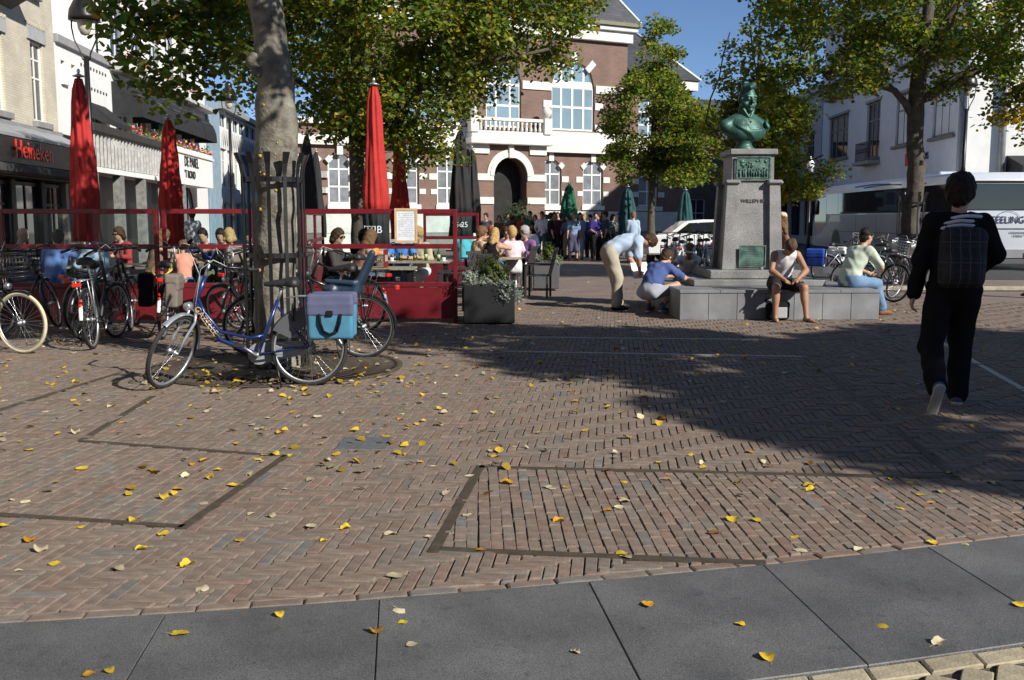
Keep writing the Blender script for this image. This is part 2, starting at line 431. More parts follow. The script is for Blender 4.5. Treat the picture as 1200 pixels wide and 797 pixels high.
cx = [-1.92, -1.33, -.53, .32, 1.1, 1.92, 2.45]; cy = [3.52, 3.63, 3.75, 3.96, 4.15, 4.41, 4.55]
qa, qb, qc = np.polyfit(cx, cy, 2)
def curve(x): return qa*x*x + qb*x + qc
def slope(x): return 2*qa*x + qb
AX = R(-6); E1 = (math.cos(AX), math.sin(AX)); E2 = (-math.sin(AX), math.cos(AX))

def clip(poly, nx, ny, d):
    """keep the part of a convex polygon where nx*x+ny*y <= d"""
    out = []; n = len(poly)
    for i in range(n):
        a = poly[i]; b = poly[(i+1) % n]
        da = nx*a[0]+ny*a[1]-d; db = nx*b[0]+ny*b[1]-d
        if da <= 0: out.append(a)
        if (da < 0 < db) or (db < 0 < da):
            t = da/(da-db); out.append((a[0]+(b[0]-a[0])*t, a[1]+(b[1]-a[1])*t))
    return out
def area(p): return .5*sum(p[i][0]*p[(i+1) % len(p)][1]-p[(i+1) % len(p)][0]*p[i][1] for i in range(len(p)))
def planes(poly):
    """outward half planes of a counter-clockwise convex polygon"""
    r = []
    for i in range(len(poly)):
        a = poly[i]; b = poly[(i+1) % len(poly)]
        dx, dy = b[0]-a[0], b[1]-a[1]; l = math.hypot(dx, dy)
        r.append((dy/l, -dx/l, (dy*a[0]-dx*a[1])/l))
    return r
panelR = [(-.35, 4.36), (1.15, 4.17), (6.4, 4.6), (6.4, 5.26), (-.2, 5.87)]
panelL = [(-7.2, 5.84), (-2.63, 4.89), (-1.62, 4.69), (-1.45, 6.14), (-2.95, 6.58), (-7.2, 7.83)]
panelT = [(-.6, 11.28), (3.26, 10.76), (8.0, 10.2), (8.0, 11.75), (3.24, 12.32), (-.6, 12.66)]
panels = [panelR, panelL, panelT]
strips = [((-.36, 4.30), (-.19, 5.9)), ((-.33, 4.36), (1.12, 4.175)), ((-.2, 5.87), (2.6, 5.61)), ((2.6, 5.61), (6.2, 5.28)), ((2.6, 5.61), (3.26, 10.76)),
          ((-1.62, 4.67), (-1.45, 6.16)), ((-1.62, 4.69), (-2.63, 4.89)), ((-2.63, 4.89), (-6.4, 5.67)), ((-1.45, 6.14), (-2.95, 6.58)), ((-2.95, 6.58), (-3.08, 8.3)),
          ((-4.08, 7.7), (-3.88, 9.6)), ((-4.3, 5.8), (-4.08, 7.7))]
pale = [((-.1, 11.21), (3.26, 10.76)), ((-.15, 12.62), (3.24, 12.32)), ((4.3, 7.4), (4.9, 10.2)), ((4.9, 10.2), (5.55, 13.08))]  # right-hand pair is pale for sunlit bits, painted into the colour

def brick_geo(poly, zt, bevel=True):
    """chamfered clinker with worn outline: (verts, faces)"""
    n = len(poly); mx = sum(p[0] for p in poly)/n; my = sum(p[1] for p in poly)/n
    tx = rnd.uniform(-.012, .012); ty = rnd.uniform(-.02, .02)
    j = lambda: rnd.uniform(-.0022, .0022)
    outer = [(x+j(), y+j()) for x, y in poly]
    vs = []
    b = .0055
    top = []
    for x, y in outer:
        dx, dy = mx-x, my-y; l = math.hypot(dx, dy) or 1
        top.append((x+dx/l*b*1.6, y+dy/l*b*1.6))
    for x, y in top: vs.append((x, y, zt + (x-mx)*tx + (y-my)*ty))
    for x, y in outer: vs.append((x, y, zt-.005 + (x-mx)*tx + (y-my)*ty))
    fs = [tuple(range(n))] + [(n+i, n+(i+1) % n, (i+1) % n, i) for i in range(n)]
    if bevel:
        for x, y in outer: vs.append((x, y, zt-.028))
        fs += [(2*n+i, 2*n+(i+1) % n, n+(i+1) % n, n+i) for i in range(n)]
    return vs, fs
def brick_tint():
    q = rnd.random(); k = rnd.uniform(.88, 1.12)
    if q < .6: c = (.206, .157, .125)
    elif q < .72: c = (.215, .15, .118)
    elif q < .96: c = (.195, .16, .131)
    else: c = (.172, .158, .142)
    return tuple(x*k for x in c)

bricks = []           # (polygon, seen size)
def in_view(x, y): return abs(x) < .56*y + 2.3 and y < 18 and -4.55 - max(0, y-4.2)*.56 < x < 5.95 + max(0, y-4.9)*.487
def keep(poly, cx_, cy_, inside=None):
    if inside is None:
        for P in panels:
            pl = planes(P)
            ds = [a*cx_+b*cy_-d for a, b, d in pl]; k = max(range(len(ds)), key=lambda i: ds[i])
            if ds[k] < .25:
                a, b, d = pl[k]; poly = clip(poly, -a, -b, -(d+.004))
                if len(poly) < 3: return
    else:
        for a, b, d in planes(inside):
            poly = clip(poly, a, b, d-.004)
            if len(poly) < 3: return
    s = slope(cx_); l = math.hypot(s, 1)            # the edging row along the granite
    y0 = curve(cx_) - s*cx_
    poly = clip(poly, s/l, -1/l, (-y0)/l - .075) if inside is None else clip(poly, s/l, -1/l, (-y0)/l - .075)
    if len(poly) < 3 or area(poly) < .0012: return
    bricks.append(poly)
U = .0575; W = .0505; LB = 4*U - (U-W)
def e12(a, b): return (a*E1[0]+b*E2[0], a*E1[1]+b*E2[1])
# herringbone between the panels
imin, imax = -190, 190
for jrow in range(40, 330):
    for n in range(-60, 60):
        i0 = jrow + 8*n
        x, y = e12((i0+2)*U, (jrow+.5)*U)
        if in_view(x, y) and y > curve(x)-.05:
            p = [e12(i0*U, jrow*U), e12(i0*U+LB, jrow*U), e12(i0*U+LB, jrow*U+W), e12(i0*U, jrow*U+W)]
            keep(p, x, y)
for icol in range(imin, imax):
    for n in range(-40, 60):
        j0 = icol + 1 + 8*n
        x, y = e12((icol+.5)*U, (j0+2)*U)
        if in_view(x, y) and y > curve(x)-.05:
            p = [e12(icol*U, j0*U), e12(icol*U+W, j0*U), e12(icol*U+W, j0*U+LB), e12(icol*U, j0*U+LB)]
            keep(p, x, y)
# stretcher courses that run away from the camera inside the framed panels
for P, ang in ((panelR, 2.0), (panelL, -6.0), (panelT, -6.0)):
    a = R(ang); f1 = (math.cos(a), math.sin(a)); f2 = (-math.sin(a), math.cos(a))
    q = lambda s_, t_: (s_*f1[0]+t_*f2[0], s_*f1[1]+t_*f2[1])
    for i in range(-160, 160):
        off = .107*(i % 2) + rnd.uniform(-.012, .012); w = W + .0045 + rnd.uniform(-.002, .002)
        for j in range(14, 70):
            x, y = q(i*.0585+.025, j*.214+off+.1)
            if not in_view(x, y): continue
            if max(A*x+B*y-D for A, B, D in planes(P)) > .13: continue
            l = .206 + rnd.uniform(-.006, .004); sx = rnd.uniform(-.002, .002)
            keep([q(i*.0585+sx, j*.214+off), q(i*.0585+w+sx, j*.214+off), q(i*.0585+w+sx, j*.214+off+l), q(i*.0585+sx, j*.214+off+l)], x, y, P)
# the row along the granite
x = -4.5
while x < 5.9:
    s = slope(x); l = math.hypot(1, s); d = .2/l
    p = [(x, curve(x)+.006), (x+d, curve(x+d)+.006), (x+d-s/l*.062, curve(x+d)+.064), (x-s/l*.062, curve(x)+.064)]
    bricks.append(p); x += d + .006
# buff setts on the near side of the granite
def inner(x): return curve(x-.11) - .985
buff = []
x = -4.4
while x < 5.8:
    s = slope(x-.11); l = math.hypot(1, s); d = .21/l
    buff.append([(x, inner(x)-.1), (x+d, inner(x+d)-.1), (x+d, inner(x+d)-.008), (x, inner(x)-.008)]); x += d+.008
a = R(-28); f1 = (math.cos(a), math.sin(a)); f2 = (-math.sin(a), math.cos(a))
for i in range(-80, 80):
    for n in range(-30, 40):
        for (x0, y0, w, h) in ((i+4*n, i, 2, 1), (i, i+1+4*n, 1, 2)):
            u = .105
            q = [(x0*u, y0*u), ((x0+w)*u-.008, y0*u), ((x0+w)*u-.008, (y0+h)*u-.008), (x0*u, (y0+h)*u-.008)]
            q = [(s_*f1[0]+t_*f2[0]+1.5, s_*f1[1]+t_*f2[1]+2.0) for s_, t_ in q]
            mx = sum(p[0] for p in q)/4; my = sum(p[1] for p in q)/4
            if not (-4.4 < mx < 5.8 and max(1.25, inner(mx)-.95) < my < inner(mx)-.06): continue
            s = slope(mx-.11); l = math.hypot(s, 1)
            q = clip(q, -s/l, 1/l, (inner(mx)-.108-s*mx)/l)
            if len(q) > 2 and area(q) > .001: buff.append(q)

def size_seen(p):
    my = sum(q[1] for q in p)/len(p); mx = sum(q[0] for q in p)/len(p)
    if abs(mx) > .525*my or my < 3.3: return 0
    return area(p)/my**3
order = sorted(range(len(bricks)), key=lambda i: -size_seen(bricks[i]))
def tinted(name, geo, cols, m, parent, loc=None):
    vs = []; fs = []; cc = []
    for (v, f), c in zip(geo, cols):
        b = len(vs); vs += v; fs += [tuple(i+b for i in q) for q in f]; cc += [c]*len(v)
    me = bpy.data.meshes.new(name); me.from_pydata(vs, [], fs); me.materials.append(m)
    a = me.color_attributes.new('tint', 'FLOAT_COLOR', 'POINT')
    a.data.foreach_set('color', np.concatenate([np.array(cc), np.ones((len(cc), 1))], 1).astype(np.float32).ravel())
    return link(name, me, parent, loc)
rest = []; rc = []
for k, i in enumerate(order):
    p = bricks[i]; z = rnd.gauss(0, .0022)
    if rnd.random() < .03: z -= .004
    if k < 270:
        mx = sum(q[0] for q in p)/len(p); my = sum(q[1] for q in p)/len(p)
        geo = brick_geo([(x-mx, y-my) for x, y in p], 0, True)
        tinted('brick', [geo], [brick_tint()], brick_m, paving, (mx, my, z))
    else:
        far = sum(q[1] for q in p)/len(p) > 11
        rest.append(brick_geo(p, z, not far)); rc.append(brick_tint())
tag(tinted('bricks', rest, rc, brick_m, paving), kind='stuff')
sett_geo = []; sett_c = []
for p in buff:
    mx = sum(q[0] for q in p)/len(p); my = sum(q[1] for q in p)/len(p); k = rnd.uniform(.8, 1.15)
    if not (.35 < mx < 2.2 and my > 2.85):
        sett_geo.append(brick_geo(p, rnd.gauss(0, .002), True)); sett_c.append((.36*k, .31*k, .215*k)); continue
    tinted('sett', [brick_geo([(x-mx, y-my) for x, y in p], 0, True)], [(.36*k, .31*k, .215*k)], brick_m, paving, (mx, my, rnd.gauss(0, .002)))
tag(tinted('setts', sett_geo, sett_c, brick_m, paving), kind='stuff')
# granite slabs
jx = [-4.6, -3.8, -2.98, -2.16, -1.33, -.53, .32, 1.1, 1.92, 2.75, 3.6, 4.45, 5.3, 6.0]
for a, b in zip(jx, jx[1:]):
    mb = MB(); N = 5; top = []; bot = []
    for k in range(N):
        x = a + .002 + (b-a-.004)*k/(N-1)
        top.append((x, curve(x)-.003)); bot.append((x+.11, curve(x)-.98))
    poly = bot + top[::-1]
    cx_ = sum(p[0] for p in poly)/len(poly); cy_ = sum(p[1] for p in poly)/len(poly)
    n = len(poly); vs = []
    for f_, z in ((.994, .001), (1, -.003), (1, -.05)):
        vs += [((x-cx_)*f_, (y-cy_)*f_, z) for x, y in poly]
    fs = [tuple(range(n))] + [(n+i, n+(i+1) % n, (i+1) % n, i) for i in range(n)] + [(2*n+i, 2*n+(i+1) % n, n+(i+1) % n, n+i) for i in range(n)]
    mb.add(vs, fs); o = mb.obj('slab', slab_m, paving, (cx_, cy_, rnd.uniform(-.001, .001)))
for lst, m, w, nm in ((strips, strip_m, .026, 'edging_strip'), (pale, pale_strip_m, .03, 'edging_strip')):
    for (a, b) in lst:
        d = V((b[0]-a[0], b[1]-a[1], 0)); l = d.length; mb = MB(); mb.box(0, l, -w, w, -.03, .0035)
        mb.obj(nm, m, paving, (a[0], a[1], 0), (0, 0, math.atan2(d.y, d.x)))
# service cover in the paving
cov = thing('service_cover', 'grey square service cover plate set flush in the brick paving', 'manhole cover', G(427, 520))
mb = MB(); mb.bbox(-.17, .17, -.19, .19, -.03, .006, .004); mb.obj('cover_plate', mat('cast_cover', (.16, .165, .17), .6, .3, .2, 20, .4, 90), cov)
for q in (-.1, .1): slab_hole = MB().box(q-.02, q+.02, -.012, .012, .0055, .0075).obj('lifting_slot', mat('slot_black', (.02, .02, .02), .8), cov)
# pale kerb in front of the coach
kb = MB(); kb.bbox(0, 16, -.09, .09, -.02, .07, .012)
tag(kb.obj('kerb', mat('pale_kerb_stone', (.38, .35, .27), .8, 0, .2, 8, .3, 60), None, (5.0, 21.4, 0), (0, 0, R(-1))), kind='structure')
road_m = mat('asphalt', (.055, .055, .057), .9, 0, .2, 3, .4, 160)
g = MB(); g.add([(5.2, 25.5, -.022), (30, 25.0, -.022), (30, 80, -.022), (8.6, 80, -.022)], [(0, 1, 2, 3)]); tag(g.obj('road', road_m), kind='structure')
# ---------------------------------------------------------------- buildings
def arch_z(u, a, b, z1, rise):
    """height of an opening's head at u (elliptic arch of the given rise)"""
    if rise <= 0: return z1
    t = (u-(a+b)/2)/((b-a)/2); t = max(-1, min(1, t))
    return z1 - rise + rise*math.sqrt(max(0, 1-t*t))
def wall(root, u0, u1, z0, z1, ops, m, depth=.28, y=0.0, name='wall', thick=.3):
    """front of a building with real openings: ops = (a, b, c, d, rise)"""
    us = sorted({u0, u1} | {q for o in ops for q in o[:2] if u0 < q < u1}); zs = sorted({z0, z1} | {q for o in ops for q in o[2:4] if z0 < q < z1})
    mb = MB()
    for i in range(len(us)-1):
        for j in range(len(zs)-1):
            cu = (us[i]+us[i+1])/2; cz = (zs[j]+zs[j+1])/2
            if any(o[0] < cu < o[1] and o[2] < cz < o[3] for o in ops): continue
            mb.add([(us[i], y, zs[j]), (us[i+1], y, zs[j]), (us[i+1], y, zs[j+1]), (us[i], y, zs[j+1])], [(0, 1, 2, 3)])
    for o in ops:
        a, b, c, d = o[:4]; r = o[4] if len(o) > 4 else 0
        head = [(a+(b-a)*k/12, arch_z(a+(b-a)*k/12, a, b, d, r)) for k in range(13)] if r else [(a, d), (b, d)]
        if r:
            L = [p for p in head if p[0] <= (a+b)/2+1e-6]; Rr = [p for p in head if p[0] >= (a+b)/2-1e-6]
            mb.add([(a, y, d)] + [(p[0], y, p[1]) for p in L], [tuple(reversed(range(len(L)+1)))])
            mb.add([(b, y, d)] + [(p[0], y, p[1]) for p in Rr], [tuple(reversed(range(len(Rr)+1)))])
        ring = [(a, c), (b, c)] + head[::-1]
        n = len(ring); vs = [(p[0], y, p[1]) for p in ring] + [(p[0], y+depth, p[1]) for p in ring]
        mb.add(vs, [((i+1) % n, i, n+i, n+(i+1) % n) for i in range(n)])
    mb.add([(u0, y, z0), (u0, y, z1), (u0, y+thick, z1), (u0, y+thick, z0)], [(0, 1, 2, 3)])
    mb.add([(u1, y, z0), (u1, y, z1), (u1, y+thick, z1), (u1, y+thick, z0)], [(3, 2, 1, 0)])
    mb.add([(u0, y, z1), (u1, y, z1), (u1, y+thick, z1), (u0, y+thick, z1)], [(0, 1, 2, 3)])
    return mb.obj(name, m, root)
def body(root, u0, u1, z0, z1, y0=.34, y1=9, m=None, name='building_core'):
    mb = MB(); mb.box(u0, u1, y0, y1, z0, z1); return mb.obj(name, m or darkroom, root)
def window(root, a, b, c, d, us=(.5,), zs=(.5,), rise=0, y=.14, fm=None, pm=None, fw=.07, mw=.05, sill=.0, name='window', deep=.06, sm=None):
    fm = fm or whitetrim; pm = pm or pane_m
    ul = [a+(b-a)*q for q in us]; zl = [c+(d-c)*q for q in zs]
    mb = MB()
    mb.box(a, a+fw, y, y+deep, c, d-rise); mb.box(b-fw, b, y, y+deep, c, d-rise); mb.box(a+fw, b-fw, y, y+deep, c, c+fw)
    if rise:
        N = 14
        for k in range(N):
            p0 = a+(b-a)*k/N; p1 = a+(b-a)*(k+1)/N
            o0 = V((p0, arch_z(p0, a, b, d, rise))); o1 = V((p1, arch_z(p1, a, b, d, rise))); ce = V(((a+b)/2, d-rise))
            i0 = ce+(o0-ce)*(1-fw*2/(b-a)); i1 = ce+(o1-ce)*(1-fw*2/(b-a))
            mb.add([(o0.x, y, o0.y), (o1.x, y, o1.y), (i1.x, y, i1.y), (i0.x, y, i0.y), (o0.x, y+deep, o0.y), (o1.x, y+deep, o1.y), (i1.x, y+deep, i1.y), (i0.x, y+deep, i0.y)],
                   [(3, 2, 1, 0), (4, 5, 6, 7), (2, 3, 7, 6), (0, 1, 5, 4)])
    else: mb.box(a+fw, b-fw, y, y+deep, d-fw, d)
    for u in ul: mb.box(u-mw/2, u+mw/2, y+.004, y+deep, c+fw, arch_z(u, a, b, d, rise)-fw*.8)
    for z in zl:
        e = 0
        if rise and z > d-rise: e = (b-a)/2*(1-math.sqrt(max(0, 1-((z-d+rise)/rise)**2)))
        mb.box(a+fw+e, b-fw-e, y+.008, y+deep, z-mw/2, z+mw/2)
    if sill: mb.box(a-.08, b+.08, -.09, y, c-sill, c)
    w = mb.obj(name, fm, root)
    ug = [a+.02] + ul + [b-.02]; zg = [c+.02] + zl + [d-.02]
    for i in range(len(ug)-1):
        for j in range(len(zg)-1):
            u0, u1, z0, z1 = ug[i], ug[i+1], zg[j], zg[j+1]
            if rise and z1 > d-rise:
                top = []
                for k in range(7):
                    u = u1+(u0-u1)*k/6; top.append((u, max(z0+.001, min(z1, arch_z(u, a, b, d, rise)-.02))))
                poly = [(u0, z0), (u1, z0)] + top
            else: poly = [(u0, z0), (u1, z0), (u1, z1), (u0, z1)]
            mb = MB(); mb.prism(poly, y+.03, y+.036, axis='y')
            mb.obj('pane', pm, w)
    return w
def slab_part(root, name, m, *boxes, b=0):
    if len(boxes) > 1 and name in ('stone_band', 'plinth'):
        return [slab_part(root, name, m, q, b=b) for q in boxes][0]
    mb = MB()
    for q in boxes:
        if b: mb.bbox(*q, b=b)
        else: mb.box(*q)
    return mb.obj(name, m, root)

# ---- the old town hall at the far end
hall_rz = math.atan2(.447, .894)
hall = thing('town_hall', 'old brown brick town hall with white stone bands, arched portal and tall upper windows', 'building', (-.43, 50, 0), hall_rz)
hall_ = hall
hb = brick_mat('brown_facing_brick', (.185, .11, .083), (.215, .132, .102), (.18, .145, .125), .22, .07, .012)
stone = mat('white_painted_stone', (.68, .66, .61), .7, 0, .12, 2.5, .15, 40)
ops = []
gw = [(-10.6, -9.5), (-9.0, -7.9), (-5.75, -4.55), (-3.6, -2.45), (2.12, 3.34), (4.64, 5.86)]
for a, b in gw[2:]: ops.append((a, b, 2.25, 4.62, (b-a)/2*.95))
big = [(-5.2, -2.6), (2.75, 5.3)]
for a, b in big: ops.append((a, b, 6.1, 9.6, (b-a)/2))
ops.append((-.95, 1.0, 6.1, 9.3, .9))
ops.append((-.78, 1.06, .35, 4.6, .92))
wall(hall, -7.05, 7.3, 0.9, 10.7, ops, hb, .22)
slab_part(hall, 'plinth', mat('plinth_stone', (.3, .28, .25), .8, 0, .15, 3, .3, 30), (-7.05, -1.95, -.1, .3, 0, .9), (2.1, 7.35, -.1, .3, 0, .9))
slab_part(hall, 'stone_band', stone, (-7.05, -2.3, -.13, .02, .9, 1.95), (2.35, 7.38, -.13, .02, .9, 1.95))
slab_part(hall, 'stone_band', stone, (-7.1, -1.97, -.3, .02, 4.95, 5.4), (2.1, 7.45, -.3, .02, 4.95, 5.4))
slab_part(hall, 'stone_band', stone, (-7.07, -1.97, -.16, .02, 5.4, 6.02), (2.1, 7.38, -.16, .02, 5.4, 6.02))
for q in ((-7.05, -5.25), (-2.55, -1.0), (1.05, 2.7), (5.35, 7.34)): slab_part(hall, 'stone_band', stone, (q[0], q[1], -.07, .02, 8.05, 8.45))
slab_part(hall, 'cornice', stone, (-7.2, 7.5, -.25, .3, 10.7, 11.25), (-7.3, 7.7, -.42, .3, 11.25, 11.5), b=.03)
slab_part(hall, 'gutter', mat('olive_gutter', (.18, .17, .1), .6, 0, .1, 3), (-7.4, 7.8, -.55, .3, 11.5, 11.68))
body(hall, -7.0, 7.2, 0, 11.6, .4, 4.4)
mb = MB()                                         # steep slate roof
slate = brick_mat('roof_slate', (.055, .058, .065), (.075, .08, .088), (.03, .03, .035), .25, .16, .012, .5)
mb.add([(-7.4, -.5, 11.69), (7.8, -.5, 11.69), (7.8, 5.0, 11.69), (-7.4, 5.0, 11.69), (-4.4, 2.1, 16), (4.7, 2.1, 16), (4.7, 2.9, 16), (-4.4, 2.9, 16)],
       [(0, 1, 5, 4), (1, 2, 6, 5), (2, 3, 7, 6), (3, 0, 4, 7), (4, 5, 6, 7)])
mb.obj('roof', slate, hall)
mb = MB(); mb.tube([(7.8, -.5, 11.72), (4.7, 2.1, 16.05)], .07, 6); mb.obj('ridge_flashing', whitetrim, hall)
lw = thing('brick_wing', 'low flat roofed brown brick wing left of the town hall behind the terrace', 'building', (-.43, 50, 0), hall_rz)
wall(lw, -10.95, -7.08, .9, 5.9, [(a, b, 2.25, 4.62, (b-a)/2*.95) for a, b in gw[:2]], hb, .22, .12)
body(lw, -10.9, -7.1, 0, 5.85, .5, 4.4)
for q in ((-10.97, -7.1, .03, .4, 0, .9), (-10.97, -7.1, 0, .14, .9, 1.95), (-11, -7.12, -.12, .14, 4.95, 5.4), (-11.05, -7.12, -.1, 4.4, 5.9, 6.15)): slab_part(lw, 'stone_band', stone, q)
for a, b in gw:
    hall = lw if a < -7 else hall_
    w = window(hall, a, b, 2.25, 4.62, (.5,), (.34, .68), (b-a)/2*.95, .12 if hall is hall_ else .22, whitetrim, pane_net, .09, .07, .22)
    mc = (a+b)/2; r = (b-a)/2
    for k, (du, dz, hw, hh) in enumerate(((0, 4.78, .14, .26), (-r*.98, 4.3, .14, .13), (r*.98, 4.3, .14, .13))):
        mb = MB(); mb.box(-hw, hw, -.06, .03, -hh, hh); mb.obj('keystone', stone, hall, (mc+du, 0, dz), (0, (-.75 if k == 1 else .75 if k == 2 else 0), 0))
    slab_part(hall, 'stone_block', stone, (a-.42, a-.02, -.04, .03, 3.45, 3.75)); slab_part(hall, 'stone_block', stone, (b+.02, b+.42, -.04, .03, 3.45, 3.75))
    slab_part(hall, 'stone_block', stone, (a-.34, a-.02, -.04, .03, 2.75, 3.0)); slab_part(hall, 'stone_block', stone, (b+.02, b+.34, -.04, .03, 2.75, 3.0))
hall = hall_
for a, b in big:
    window(hall, a, b, 6.1, 9.6, (.24, .5, .76), (.34, .62, .7), (b-a)/2, .12, whitetrim, pane_blue, .09, .11, .0, deep=.09)
    slab_part(hall, 'spandrel_panel', whitetrim, (a+.09, b-.09, .1, .16, 8.25, 8.58))
    mc = (a+b)/2; r = (b-a)/2
    for k in (-1, 0, 1):
        t = k*.75; mb = MB(); mb.box(-.16, .16, -.07, .03, -.3, .3)
        mb.obj('keystone', stone, hall, (mc+math.sin(t)*(r+.18), 0, 9.6-r+math.cos(t)*(r+.18)), (0, t, 0))
    for z in (6.1, 7.2):
        slab_part(hall, 'stone_block', stone, (a-.5, a-.02, -.05, .03, z, z+.36)); slab_part(hall, 'stone_block', stone, (b+.02, b+.5, -.05, .03, z, z+.36))
window(hall, -.95, 1.0, 6.1, 9.3, (.3, .7), (.34, .66), .9, .12, whitetrim, pane_blue, .09, .1)
# portal that stands forward of the facade
wall(hall, -1.95, 2.1, 0, 5.2, [(-.78, 1.06, .0, 4.6, .92)], hb, .75, -.5, 'portal', .5)
for s, (x0, x1) in enumerate(((-2.0, -.8), (1.08, 2.15))):
    for z, h in ((0, 1.25), (2.3, .33), (3.45, .33)): slab_part(hall, 'stone_band', stone, (x0, x1, -.57, -.3, z, z+h))
    slab_part(hall, 'stone_band', stone, (x0 if s == 0 else x1-.95, x0+.95 if s == 0 else x1, -.6, -.3, 4.75, 5.2))
mb = MB()
for k in range(16):                               # arch moulding
    t0 = PI*k/16; t1 = PI*(k+1)/16; ce = (.14, 3.68)
    for r0, r1, y0 in ((.93, 1.14, -.6), (1.14, 1.3, -.56)):
        P = lambda r, t, y: (ce[0]+r*math.cos(t), y, ce[1]+r*math.sin(t))
        mb.add([P(r0, t0, y0), P(r1, t0, y0), P(r1, t1, y0), P(r0, t1, y0), P(r0, t0, -.4), P(r1, t0, -.4), P(r1, t1, -.4), P(r0, t1, -.4)],
               [(0, 1, 2, 3), (1, 5, 6, 2), (3, 7, 4, 0)])
mb.obj('arch_moulding', stone, hall)
slab_part(hall, 'keystone', stone, (-.0, .28, -.68, -.4, 4.55, 5.2), b=.03)
slab_part(hall, 'balcony_floor', stone, (-2.2, 2.35, -.95, .0, 5.2, 5.5), (-2.1, 2.25, -.8, .0, 5.5, 5.75), b=.03)
slab_part(hall, 'balcony_rail', stone, (-1.75, 1.9, -.78, -.55, 6.35, 6.5), (-1.75, 1.9, -.76, -.57, 5.75, 5.85))
for k in range(14):
    mb = MB(); mb.lathe([(.05, 5.85), (.09, 5.95), (.045, 6.15), (.08, 6.28), (.06, 6.35)], 8, (-1.55+k*.25, -.665, 0)); mb.obj('baluster', stone, hall)
for x in (-1.95, 2.1):
    slab_part(hall, 'balcony_post', stone, (x-.22, x+.22, -.88, -.45, 5.75, 6.55), b=.02)
    mb = MB(); mb.lathe([(.08, 6.55), (.2, 6.7), (.26, 6.88), (.2, 7.05), (.03, 7.16)], 12, (x, -.665, 0)); mb.obj('ball_finial', stone, hall)
slab_part(hall, 'door', mat('dark_door', (.02, .015, .012), .6, 0, .2), (-.78, .1, .55, .62, .1, 3.4), (.16, 1.06, .55, .62, .1, 3.4))
mb = MB(); mb.tube([(-.72, -.42, 4.95), (-.72, -.42, 0.1)], .06, 8); mb.xf(M.Translation((2.95, .3, 0))); mb.obj('downpipe', mat('grey_zinc', (.3, .31, .32), .5, .4, .1), hall)
# lower wing to the right, set back
wing = thing('brick_wing', 'lower brown brick side wing with hipped slate roof right of the town hall', 'building', hall.matrix_basis @ V((0, 0, 0)), hall_rz)
wing.location = (-.43, 50, 0); wing.rotation_euler = (0, 0, hall_rz)
wall(wing, 7.32, 11.9, 0.9, 8.6, [(8.47, 9.73, 2.25, 4.62, .58), (8.4, 9.8, 5.95, 8.0, .3)], hb, .2, .5)
slab_part(wing, 'plinth', _mats['plinth_stone'], (7.4, 11.95, .4, .8, 0, .9))
slab_part(wing, 'stone_band', stone, (7.4, 11.98, .37, .52, .9, 1.95)); slab_part(wing, 'stone_band', stone, (7.52, 12.0, .2, .52, 4.95, 5.4)); slab_part(wing, 'stone_band', stone, (7.42, 11.97, .32, .52, 5.4, 5.9))
slab_part(wing, 'cornice', stone, (7.52, 12.1, .2, .8, 8.6, 9.1))
body(wing, 7.4, 11.8, 0, 9.1, .9, 9.4)
mb = MB(); mb.add([(7.82, .1, 9.11), (12.2, .1, 9.11), (12.2, 9.5, 9.11), (7.82, 9.5, 9.11), (7.82, 4.4, 12.6), (10, 4.4, 12.6)], [(0, 1, 5, 4), (1, 2, 5), (2, 3, 4, 5)]); mb.obj('roof', slate, wing)
mb = MB(); mb.tube([(12.2, .1, 9.15), (10, 4.4, 12.65)], .07, 6); mb.obj('ridge_flashing', whitetrim, wing)
window(wing, 8.47, 9.73, 2.25, 4.62, (.5,), (.34, .68), .58, .62, whitetrim, pane_net, .09, .07); window(wing, 8.4, 9.8, 5.95, 8.0, (.5,), (.34, .68), .3, .62, whitetrim, pane_blue, .09, .07)
for z in (2.75, 3.45):
    slab_part(wing, 'stone_block', stone, (8.05, 8.45, .46, .53, z, z+.28)); slab_part(wing, 'stone_block', stone, (9.75, 10.15, .46, .53, z, z+.28))
slab_part(wing, 'window_sill', stone, (8.2, 10.0, .38, .55, 2.0, 2.24))

# ---- left side of the square: u runs away from the camera, u = Y - 20
left_rz = math.atan2(1, -.078)
def left_root(name, label): return thing(name, label, 'building', (-11.96, 20, 0), left_rz)
cream = brick_mat('cream_glazed_brick', (.56, .51, .4), (.62, .57, .46), (.42, .38, .3), .22, .062, .01, .7)
cafe = left_root('corner_cafe', 'cream brick house with sash windows above a black cafe front with a red lettered sign')
ops = [(2.0, 4.4, 4.1, 6.0), (6.05, 6.88, 4.06, 6.13), (5.6, 6.6, 7.35, 9.2), (1.4, 3.8, 7.3, 9.2)]
wall(cafe, -4, 7.7, 3.55, 10.5, ops, cream, .16)
body(cafe, -3.9, 7.6, 0, 10.4, .9, 10, mat('cafe_core', (.03, .028, .026), .8))
for o, us in zip(ops, ((.18, .5, .82), (.5,), (.5,), (.33, .66))):
    a, b, c, d = o; w = window(cafe, a, b, c, d, us, (.55, .78), 0, .08, whitetrim, pane_m, .07, .045)
    slab_part(cafe, 'sill', mat('grey_stone', (.25, .25, .25), .8, 0, .1, 4, .2), (a-.12, b+.12, -.14, .08, c-.16, c), b=.015)
    slab_part(cafe, 'lintel', mat('pale_grey_lintel', (.38, .39, .4), .8, 0, .1, 4, .2), (a-.2, b+.15, -.05, .05, d, d+.33))
    if d < 7: 
        for k in range(int((b-a+.5)/.16)): slab_part(cafe, 'dentil', cream, (a-.22+k*.16, a-.12+k*.16, -.04, .02, d+.36, d+.44))
slab_part(cafe, 'string_course', _mats['grey_stone'], (-4, 7.74, -.1, .02, 3.72, 3.9))
mb = MB()                                         # grey lean-to roof over the cafe front
